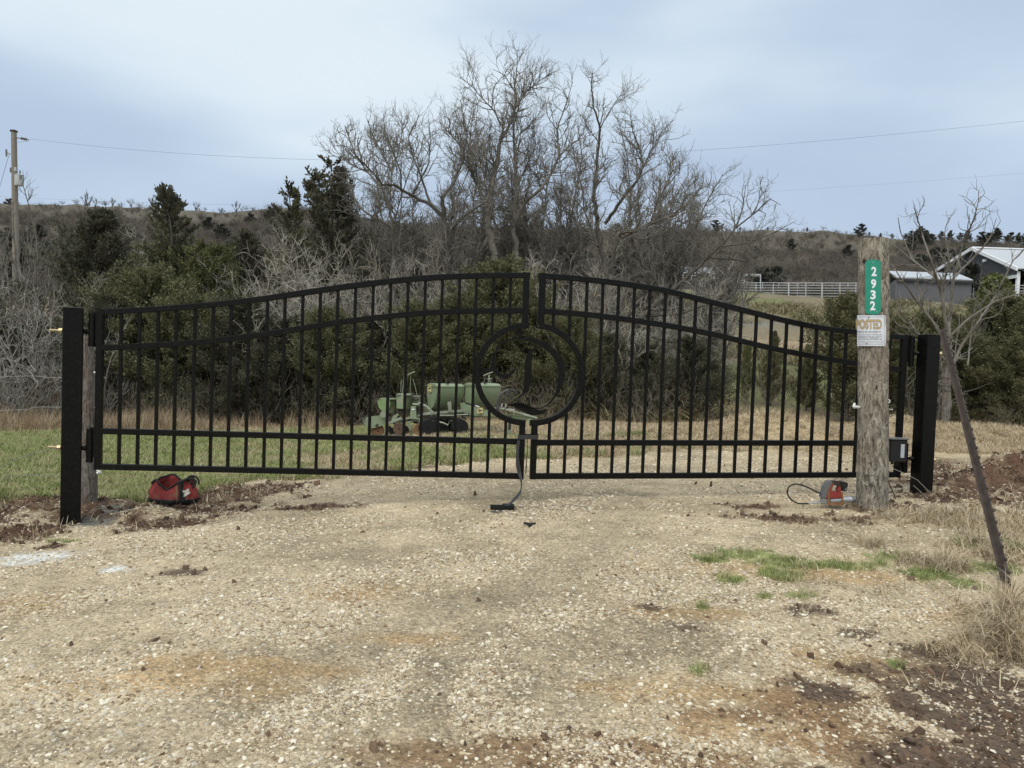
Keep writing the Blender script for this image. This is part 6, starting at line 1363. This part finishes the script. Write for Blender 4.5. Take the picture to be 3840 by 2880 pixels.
shrubs = [ # s-x, s-ytop, depth, mesh, label
 (480, 560, 19.5, 0, 'tangled grey shrub behind the left leaf beside the green cedars'), (560, 470, 20, 1, 'tall tan thicket shrub between the cedars and the bare grove'), (640, 500, 18, 2, 'bushy tan shrub left of the bare grove, in front of the dark cedar'), (730, 480, 17, 0, 'dense twiggy shrub filling the gap above the left leaf'),
 (800, 470, 18.5, 1, 'broad twiggy shrub under the left end of the bare grove'), (870, 500, 17.2, 2, 'twiggy shrub behind the top of the left leaf'), (930, 540, 18.0, 0, 'twiggy shrub just above the planter'), (1010, 500, 18.5, 1, 'twiggy shrub under the tallest tree'), (1160, 520, 18.5, 2, 'twiggy shrub right of the tallest tree foot'), (1240, 540, 17.5, 0, 'twiggy shrub behind the top of the right leaf'),
 (1340, 560, 18, 1, 'twiggy shrub at the foot of the second highest tree'), (1420, 620, 17, 2, 'low twiggy shrub behind the middle of the right leaf'), (590, 640, 18, 2, 'low tangled shrub in front of the left thicket'), (760, 640, 17.4, 1, 'low tangled shrub left of the planter'), (855, 660, 17.6, 0, 'low shrub directly behind the planter rear'), (1330, 700, 17.6, 0, 'low dark shrub behind the right leaf pickets'),
 (1250, 730, 17, 1, 'low shrub right of the letter ring'), (150, 560, 20, 1, 'brown shrub between the far left trees and the dark cedar'),
 (530, 520, 18.5, 2, 'grey tan shrub just right of the yellow green cedar'), (680, 440, 20.5, 1, 'tall tan shrub in front of the ragged dark cedar'), (600, 520, 17, 0, 'grey shrub above the arch of the left leaf'), (770, 430, 20.5, 2, 'tall twiggy shrub behind the left end of the bare grove'), (900, 455, 20, 1, 'tall twiggy shrub between the forked dark tree and the tallest tree'), (1060, 470, 21, 2, 'tall twiggy shrub behind the tallest tree trunk'),
 (1210, 480, 21, 0, 'tall twiggy shrub between the two highest trees'), (1300, 490, 21, 1, 'tall twiggy shrub behind the second highest tree'), (1400, 510, 20.5, 2, 'tall twiggy shrub right of the second highest tree'), (1500, 540, 20, 0, 'twiggy shrub above the right leaf, under the leaning tree'), (1080, 560, 19.2, 1, 'reddish twiggy shrub above the gap between the leaves'), (820, 560, 17.2, 2, 'curling twiggy shrub left of the planter hoppers'), (680, 590, 17.6, 0, 'curling grey shrub behind the left leaf middle'),
 (1300, 640, 16.2, 2, 'curling grey shrub right of the letter ring'), (1190, 600, 18.8, 0, 'twiggy shrub above the right half of the ring'), (380, 500, 23, 0, 'grey shrub behind the pointed cedar'), (275, 520, 23.5, 2, 'grey shrub between the dark cedar and the pointed cedar')]
for (sx, sy, Y, k, lab) in shrubs:
    h = hfor(sx, sy, Y); plant('bare_shrub', lab, 'shrub', SH[k], xat(sx, Y), Y, h / 3.1, rsv.uniform(0, 6.3))
BTP = proto(shrub_limbs(61, 7.5, 9, .5, .05, .13), 370, barkg, twd, 't', dens=(7, 7, 7), lens=(1.4, .65, .32), rad=(.022, .013, .009), wig=.30)
for (sx, sy, Y, lab) in [(800, 345, 24, 'hazy background tree between the spreading tree and the forked dark tree'), (905, 320, 25, 'hazy background tree behind the forked dark tree'), (1000, 290, 24.5, 'hazy background tree left of the tallest trunk'), (1165, 270, 25, 'hazy background tree right of the tallest trunk'), (1230, 330, 24, 'hazy background tree between the two highest crowns'), (1375, 320, 24.5, 'hazy background tree right of the second highest crown'), (1450, 390, 24, 'hazy background tree above the middle of the right leaf'), (745, 420, 24, 'low hazy background tree beside the ragged cedar'), (1520, 440, 23, 'low hazy background tree left of the leaning tree crown')]:
    h = hfor(sx, sy, Y); plant('background_tree', lab, 'tree', BTP, xat(sx, Y), Y, h / 6.6, rsv.uniform(0, 6.3))
for (sx, sy, Y, lab) in [(120, 600, 15.5, 'pale grey twiggy shrub behind the left steel post'), (20, 570, 16, 'pale grey shrub at the left edge of the field'), (60, 680, 15, 'low pale shrub behind the barbed wire'), (215, 640, 15.6, 'pale shrub beside the left cedars'), (165, 560, 17, 'tall pale grey shrub right of the left steel post'), (70, 540, 17.5, 'tall pale grey shrub under the utility pole'), (-20, 500, 18, 'pale grey shrub just past the left edge'), (1990, 640, 15, 'pale grey stems beside the right gate post')]:
    h = hfor(sx, sy, Y); plant('pale_shrub', lab, 'shrub', SHL, xat(sx, Y), Y, h / 3.0, rsv.uniform(0, 6.3))
for (sx, sy, Y, lab) in [(100, 385, 24, 'slender bare tree beside the utility pole'), (20, 420, 25, 'slender bare tree at the far left edge'), (190, 455, 24, 'shorter slender bare tree right of the utility pole'), (60, 470, 22, 'bare tree in front of the utility pole foot')]:
    h = hfor(sx, sy, Y); plant('slender_tree', lab, 'tree', TREEP, xat(sx, Y), Y, h / 4.6, rsv.uniform(0, 6.3))
# cedars
def cedar(seed, h, w, shape, nbr=200, per=200, spray=.085, droop=.0, open_=0.0):
    rs = np.random.RandomState(seed); br = {}; C = []; Dd = []
    trunk = (walk(rs, np.array([0, 0, -.1]), np.array([0, 0, 1.]), h * 1.0, 10, .03, .2), np.linspace(.05 * h / 3, .008, 10))
    for i in range(nbr):
        t = rs.rand() ** .85 * .97 + .02; z = t * h; rr = w * shape(t) * (.45 + .95 * rs.rand() ** 1.3)
        a = rs.uniform(0, 6.28); el = rs.uniform(.2, .8) + t * .15 - droop; d = np.array([math.cos(a), math.sin(a), math.tan(el) * .8])
        k = np.interp(z, trunk[0][:, 2], range(10)); p0 = trunk[0][int(k)] * (1 - k % 1) + trunk[0][min(9, int(k) + 1)] * (k % 1)
        P = walk(rs, p0, d, max(.12, rr * 1.15), 6, .10, .05); br.setdefault(6, []).append((P, np.linspace(.016, .004, 6)))
        n = int(per * (.35 + rr / w)); tt_ = rs.uniform(.18, 1.03, n) ** .75 * 5; ii = np.clip(tt_.astype(int), 0, 4); f = (tt_ - ii)[:, None]
        c = P[ii] * (1 - f) + P[ii + 1] * f; T = P[ii + 1] - P[ii]; T /= np.linalg.norm(T, axis=1)[:, None] + 1e-9
        c = c + rs.normal(0, .025 + .035 * rr, c.shape); dd = T * .75 + rs.normal(0, .55, c.shape) + np.array([0, 0, .28]); C.append(c); Dd.append(dd / np.linalg.norm(dd, axis=1)[:, None])
    C = np.vstack(C); D = np.vstack(Dd); n = len(C); ln = spray * rs.uniform(.5, 1.25, n)[:, None]; wd = ln * rs.uniform(.14, .28, n)[:, None]
    V = []; 
    for kk in range(2):
        o = rs.normal(size=(n, 3)); o -= D * (o * D).sum(1)[:, None]; o /= np.linalg.norm(o, axis=1)[:, None]
        V.append(np.stack([C, C + D * ln * .45 + o * wd, C + D * ln, C + D * ln * .5 - o * wd], 1))
    V = np.concatenate(V, 1).reshape(-1, 3); Q = np.arange(len(V)).reshape(-1, 4)
    tb, tq = tubes_mesh(br, 3); tv, tq0 = tubes_mesh({10: [trunk]}, 6)
    tv2 = np.vstack([tv, tb]); tq2 = np.vstack([tq0, tq + len(tv)])
    return tv2, tq2, V, Q
def leafmat(name, a, b_, c):
    m = M(name, a, .75, var=b_, vs=1.6, var2=c, v2s=7, spec=.25, trans=.25); return m
cedD = leafmat('dark_cedar_sprays', (.10, .098, .066), (.13, .128, .082), (.16, .15, .10)); cedM = leafmat('olive_cedar_sprays', (.155, .155, .082), (.20, .198, .10), (.23, .215, .125)); cedL = leafmat('yellow_green_cedar_sprays', (.15, .16, .07), (.19, .195, .085), (.11, .115, .055))
cone = lambda t: max(.05, (1 - t) ** .75 * min(1, .55 + t * 2.2)); bushy = lambda t: max(.08, (1 - t ** 2.2) ** .7 * min(1, .75 + t)); spike = lambda t: max(.05, (1 - t) ** 1.0) * (1 if t < .5 else .8); ragged = lambda t: max(.06, (1 - t) ** .8 * (.7 + .5 * math.sin(t * 19) ** 2))
def cedmesh(args, mat, **kw):
    tv, tq, V, Q = cedar(*args, **kw); return npmesh('trunk', tv, tq, barkd, True), npmesh('foliage', V, Q, mat)
C1 = cedmesh((1, 4, 1.25, cone), cedM); C2 = cedmesh((2, 4, 1.5, bushy), cedD); C3 = cedmesh((3, 4, 1.5, bushy), cedM); C7 = cedmesh((17, 4.5, 2.0, cone), cedD, nbr=210, per=190); C4 = cedmesh((4, 5, 2.0, spike), cedM, nbr=150, per=190); C5 = cedmesh((5, 5, 1.9, ragged), cedD, nbr=95, per=210); C6 = cedmesh((6, 4, 1.3, bushy), cedL, nbr=150)
CH = {id(C7): 4.5, id(C1): 4, id(C2): 4, id(C3): 4, id(C4): 5, id(C5): 5, id(C6): 4}
ced = [ # sx, sytop, Y, mesh, width factor, label
 (205, 452, 23, C7, 1.15, 'broad dark cedar between the utility pole and the pointed cedar'), (358, 425, 21, C4, 1.1, 'pointed cedar with a thin bare tip rising above the left ridge'), (440, 530, 19, C6, 1.0, 'yellow green cedar right of the pointed cedar'), (320, 590, 17, C3, 1.2, 'olive cedar in front of the pointed cedar'), (255, 640, 16.5, C2, 1.1, 'dark low cedar behind the left end of the gate'),
 (410, 640, 16.2, C3, 1.25, 'olive cedar behind the left leaf pickets, in front of the yellow green one'), (520, 500, 22, C7, .8, 'dark cedar top showing behind the tan thicket'), (712, 360, 21.5, C5, .95, 'ragged dark cedar leaning out left of the bare grove'), (630, 405, 23.5, C4, .75, 'thin dark cedar tip just left of the ragged cedar'), (520, 650, 15.8, C2, 1.15, 'dark cedar under the middle of the left leaf'),
 (610, 690, 15.9, C2, 1.2, 'dark low cedar behind the left thicket'), (705, 670, 15.8, C3, 1.1, 'olive low cedar left of the planter'), (800, 690, 16.0, C2, 1.2, 'dark low cedar behind the planter rear'), (170, 690, 18, C2, 1.3, 'dark low cedar behind the wooden gate post'), (60, 700, 19, C2, 1.4, 'dark low cedar at the left edge'), (900, 660, 16.0, C3, 1.1, 'dark low cedar above the big hoppers'),
 (1075, 572, 17.2, C3, 1.15, 'large olive cedar behind the scroll letter and the gap between the leaves'), (990, 640, 16.6, C3, 1.1, 'olive cedar above the front hopper'), (1160, 660, 16.4, C3, 1.1, 'olive cedar inside the right half of the ring'), (1235, 680, 15.9, C3, 1.0, 'olive cedar right of the ring'), (1500, 730, 15.8, C2, 1.25, 'dark cedar on the left of the straw mounds'), (1400, 740, 15.8, C2, 1.1, 'small dark cedar left of the straw mounds'), (1320, 725, 16, C2, 1.0, 'small olive cedar behind the right leaf'),
 (1668, 715, 17.5, C1, .7, 'narrow young cedar alone behind the largest straw mound'), (1612, 745, 17.5, C6, .45, 'tiny yellow green seedling cedar beside the young cedar'), (1745, 745, 17, C1, .8, 'small cedar right of the young cedar'), (1835, 640, 15.8, C3, 1.1, 'olive cedar directly left of the number pole'), (1925, 690, 15.5, C3, 1.1, 'olive cedar between the number pole and the right gate post'), (2160, 640, 16.5, C3, 1.35, 'big green cedar at the right edge behind the leaning post'),
 (2080, 720, 15.8, C3, 1.2, 'cedar directly behind the leaning post'), (2210, 730, 15.2, C3, 1.2, 'front cedar cut by the right edge of the picture'), (2000, 680, 17.5, C3, 1.2, 'olive cedar behind the right gate post'), (2300, 660, 16, C3, 1.3, 'olive cedar just past the right edge'), (-60, 640, 18, C2, 1.4, 'dark cedar just past the left edge')]
for (sx, sy, Y, cmh, wf, lab) in ced:
    h = hfor(sx, sy, Y); k = h / CH[id(cmh)]; t = plant('cedar_tree', lab, 'cedar', cmh, xat(sx, Y), Y, 1, rsv.uniform(0, 6.3), names=('trunk', 'foliage')); t.scale = (wf * (k * .5 + .5 * min(1, k)), wf * (k * .5 + .5 * min(1, k)), k)
def tip_cedar(label, pts, Y, side, seed):
    # open crowned cedar top: bare leader with separate up-swept sprays, traced from the leader line
    rs = np.random.RandomState(seed); L0 = sl(pts, Y, .05, .008, seed, .05); P, R = L0; br = {}; C = []; D = []
    n = len(P)
    for k in range(side):
        t = rs.rand() ** .8 * (n - 1) * .97; i = int(t); p = P[i] * (1 - t + i) + P[i + 1] * (t - i); u = 1 - t / (n - 1)
        a = rs.uniform(0, 6.28); ln_ = (.25 + 1.15 * u) * rs.uniform(.5, 1.2); d = np.array([math.cos(a), math.sin(a) * .7, rs.uniform(.25, .9)])
        q = walk(rs, p, d, ln_, 6, .10, .07); br.setdefault(6, []).append((q, np.linspace(.016, .004, 6)))
        m = int(90 * ln_) + 10; tt_ = rs.uniform(.15, 1.0, m) * 5; ii = np.clip(tt_.astype(int), 0, 4); f = (tt_ - ii)[:, None]; c = q[ii] * (1 - f) + q[ii + 1] * f; T = q[ii + 1] - q[ii]; T /= np.linalg.norm(T, axis=1)[:, None]
        C.append(c + rs.normal(0, .03, c.shape)); dd = T + rs.normal(0, .45, c.shape) + (0, 0, .2); D.append(dd / np.linalg.norm(dd, axis=1)[:, None])
    C = np.vstack(C); D = np.vstack(D); m = len(C); l = rs.uniform(.06, .14, (m, 1)); V = []
    for kk in range(2):
        o = rs.normal(size=(m, 3)); o -= D * (o * D).sum(1)[:, None]; o /= np.linalg.norm(o, axis=1)[:, None]; V.append(np.stack([C, C + D * l * .45 + o * l * .2, C + D * l, C + D * l * .5 - o * l * .2], 1))
    V = np.concatenate(V, 1).reshape(-1, 3); base = P[0].copy(); t = thing('cedar_tree', label, 'cedar', (base[0], base[1], base[2])); o3 = np.array(t.location)
    tv1, tq1 = tubes_mesh({n: [(P, R)]}, 6); tb, tq = tubes_mesh(br, 3); link('trunk', npmesh('trunk', np.vstack([tv1, tb]) - o3, np.vstack([tq1, tq + len(tv1)]), barkd, True), t); link('foliage', npmesh('foliage', V - o3, np.arange(len(V)).reshape(-1, 4), cedD), t)
tip_cedar('open crowned cedar with a crooked thin leader above the left thicket', [(372, 900), (370, 640), (368, 560), (372, 510), (366, 470), (360, 440), (358, 418)], 20.5, 62, 71)
tip_cedar('dark cedar leader pointing up beside the ragged cedar', [(716, 900), (714, 600), (712, 520), (716, 450), (714, 400), (716, 345)], 20.8, 44, 72)
tip_cedar('cedar limb leaning up to the left beside the ragged cedar', [(712, 900), (708, 560), (700, 470), (690, 420), (672, 375)], 21.2, 36, 73)
tip_cedar('slim cedar leader in front of the saddle of the ridges', [(634, 900), (632, 600), (630, 520), (628, 460), (624, 405)], 22, 34, 74)
# leafy vine covered bush before the barn
rsb = np.random.RandomState(4); n = 5200; th_ = rsb.uniform(0, 6.28, n); zz = rsb.rand(n) ** .8; rr = (1 - zz ** 2 * .8) * np.sqrt(rsb.uniform(.35, 1, n)) * .95
Cc = np.c_[rr * np.cos(th_) + .2 * np.sin(zz * 9), rr * np.sin(th_), zz * 3.0]; D = rsb.normal(size=(n, 3)) + (0, 0, -.5); D /= np.linalg.norm(D, axis=1)[:, None]; o_ = np.cross(D, rsb.normal(size=(n, 3))); o_ /= np.linalg.norm(o_, axis=1)[:, None]; ln = rsb.uniform(.05, .12, (n, 1))
Vv = np.stack([Cc, Cc + D * ln * .5 + o_ * ln * .3, Cc + D * ln, Cc + D * ln * .5 - o_ * ln * .3], 1).reshape(-1, 3)
vine = leafmat('yellow_green_leaves', (.13, .15, .05), (.18, .20, .07), (.09, .10, .035)); vm_ = npmesh('foliage', Vv, np.arange(len(Vv)).reshape(-1, 4), vine)
Yv = 18; hv = hfor(2150, 592, Yv); tvv = plant('leafy_bush', 'yellow green leafy bush in front of the barn, above the big cedar', 'bush', (SH[0][0], vm_), xat(2140, Yv), Yv, hv / 3.0, 1.0, names=('stems', 'foliage'))
# skyline trees on the left ridge, each on its own
CRN = proto(shrub_limbs(21, 6.0, 8, .62, .16, .14), 340, barkd, barkd, 'c', dens=(3, 2.4, 1.8), lens=(2.0, 1.2, .7), rad=(.10, .07, .055), wig=.2)
def ridge_pt(spx):
    px = spx * 1.736; best = None
    for Y in np.arange(230, 330, 1.0):
        x = at(px, 800, Y)[0]; z = gz(x, Y); el = (z - CAMZ) / Y
        if best is None or el > best[0]: best = (el, x, Y, z)
    return best
for i, (sx, hp, lab) in enumerate([(187, 29, 'biggest round bare tree alone on the left ridge'), (207, 19, 'thin bare tree right beside the biggest ridge tree'), (243, 19, 'second bare tree along the left ridge'), (283, 19, 'third bare tree along the left ridge'), (330, 23, 'dense bare tree on the ridge left of the pointed cedar'), (423, 20, 'small dark tree on the ridge right of the pointed cedar'), (510, 24, 'wide bare tree in the saddle where the two ridges meet'), (262, 9, 'low bush between two trees on the left ridge'), (478, 11, 'low dark bush left of the saddle tree'), (135, 8, 'low bush on the ridge left of the biggest ridge tree')]):
    el, x, Y, z = ridge_pt(sx); h = hp * 1.736 * Y / FPX
    t = plant('ridge_tree', lab, 'tree' if 'bush' not in lab else 'bush', CRN, x, Y, h / 6.3, rsv.uniform(0, 6.3), z=z - .1)
    if hp < 12: t.scale = (h / 3.2, h / 3.2, h / 6.3)
# brush covering the hillsides: mass nobody could count
bs1 = npmesh('hill_brush_piece', *grow_tree(shrub_limbs(31, 2.6, 6, .8, .05), 350, dens=(3, 2.0, 1.2), lens=(1.2, .8, .5), rad=(.035, .024, .02))[1], M('hill_brush_grey', (.14, .124, .105), .95, var=(.11, .097, .082), vs=.6, rnd=.3))
bs2 = npmesh('hill_brush_piece', *grow_tree(shrub_limbs(32, 2.2, 6, .9, .05), 351, dens=(3, 2.0, 1.2), lens=(1.2, .8, .5), rad=(.035, .024, .02))[1], M('hill_brush_brown', (.155, .13, .102), .95, var=(.12, .10, .08), vs=.6, rnd=.3))
tv_, tq_, Vh, Qh = cedar(41, 4, 1.4, bushy, nbr=60, per=40, spray=.32); hc1 = npmesh('hill_cedar_piece', Vh, Qh, M('hill_cedar', (.08, .083, .066), .9, var=(.10, .10, .08), vs=.5, rnd=.3))  # far cedars greyed and lightened in their colour, in place of distance haze
rsh = np.random.RandomState(12); n = 20000; Y = 46 + (330 - 46) * rsh.rand(n) ** .8; X = (rsh.rand(n) * 2 - 1) * Y * .86
dn = fbm(X, Y, 18, 4, 61); px = 1920 + FPX * X / Y
hh_ = H(X, Y); elv = 1440 - FPX * math.tan(PITCH) + .035 * (px - 1920) - (hh_ - CAMZ) / Y * FPX
top = np.interp(px, SKY[:, 0], SKY[:, 1]); below = elv - top
pr = sstep(.22, .48, dn) * np.where(Y < 92, np.where((px > 1900), .0, .9), 1.0)
pr = pr * np.where((below < 45) & (px < 1100), .25, 1) * np.where((below < 95) & (px > 2700) & (px < 3350), .5, 1) * np.where(below < 14, .3, 1)
k = rsh.rand(n) < pr; X, Y, hh_, px, below = X[k], Y[k], hh_[k], px[k], below[k]; n = len(X)
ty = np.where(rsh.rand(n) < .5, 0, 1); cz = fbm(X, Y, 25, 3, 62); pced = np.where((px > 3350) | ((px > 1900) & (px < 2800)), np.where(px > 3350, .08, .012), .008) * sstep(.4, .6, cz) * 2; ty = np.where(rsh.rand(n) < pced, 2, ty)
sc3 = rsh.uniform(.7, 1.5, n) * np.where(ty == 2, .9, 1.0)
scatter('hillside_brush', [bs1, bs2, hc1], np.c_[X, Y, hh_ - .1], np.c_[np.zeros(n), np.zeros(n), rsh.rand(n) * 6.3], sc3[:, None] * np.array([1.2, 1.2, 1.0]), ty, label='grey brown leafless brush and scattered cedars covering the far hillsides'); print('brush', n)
RCL = ['lone small cedar on the flat top of the right hill', 'low cedar just above the top of the number pole', 'cedar at the start of the dark tree line right of the number pole', 'second cedar of the dark tree line right of the number pole', 'cedar on the skyline over the low shed left end', 'cedar on the skyline over the low shed middle', 'cedar on the skyline left of the highest ridge cedars',
 'broad cedar just left of the highest ridge cedar', 'highest cedar of the right hand tree line', 'broad cedar just right of the highest ridge cedar', 'low cedar on the skyline over the barn gable left slope', 'cedar on the skyline over the barn peak', 'cedar on the skyline right of the barn peak', 'cedar on the skyline over the barn roof', 'rightmost cedar on the skyline at the picture edge',
 'cedar on the skyline seen just right of the tallest tree', 'low cedar on the skyline between the two highest trees', 'cedar on the skyline left of the second highest tree', 'low cedar on the skyline right of the second highest tree', 'cedar on the skyline over the middle of the right leaf', 'low cedar on the skyline left of the leaning tree crown', 'low cedar on the skyline right of the leaning tree crown']
# dark tree line cresting the ridge on the right: trees that can be told apart
HC = (npmesh('trunk', tv_, tq_, barkd), npmesh('foliage', Vh, Qh, cedD))
for i, (sx, hp) in enumerate([(1745, 9), (1880, 8), (1905, 10), (1930, 11), (1958, 12), (1985, 14), (2010, 13), (2035, 18), (2056, 21), (2076, 17), (2100, 12), (2130, 14), (2155, 17), (2180, 15), (2204, 19), (1160, 13), (1182, 10), (1225, 12), (1350, 8), (1500, 9), (1600, 8), (1660, 7)]):
    el, x, Y, z = ridge_pt(sx); h = hp * 1.736 * Y / FPX * 1.1
    plant('ridge_cedar', RCL[i], 'cedar', HC, x, Y, h / 4.2, rsv.uniform(0, 6.3), z=z - .3, names=('trunk', 'foliage'), group='dark cedars along the far skyline')
# mid distance brush below the corral, and weedy undergrowth in the thicket
und = npmesh('undergrowth_piece', *grow_tree(shrub_limbs(51, 1.3, 9, .8, .008, .2), 360, dens=(4, 4, 0), lens=(.5, .25, .1), rad=(.005, .003, .002))[1], M('undergrowth_stems', (.20, .175, .135), .9, var=(.14, .115, .085), vs=2, rnd=.3))
n = 620; X = rsh.uniform(-13, 13, n); Y = np.interp(X, [-12, 0, 6, 12], [14.6, 15.0, 14.5, 14.2]) + np.abs(rsh.normal(0, 2.0, n)); pxx = 1920 + FPX * X / Y
k = rsh.rand(n) < np.where((pxx > 2500), .25, .8); X, Y = X[k], Y[k]; n = len(X); s = rsh.uniform(.5, 1.25, n)
scatter('undergrowth', [und], np.c_[X, Y, H(X, Y) - .02], np.c_[np.zeros(n), np.zeros(n), rsh.rand(n) * 6.3], s[:, None] * np.ones(3), np.zeros(n), label='thin dry stems of undergrowth along the thicket edge')
# green sprig caught at the meeting of the leaves
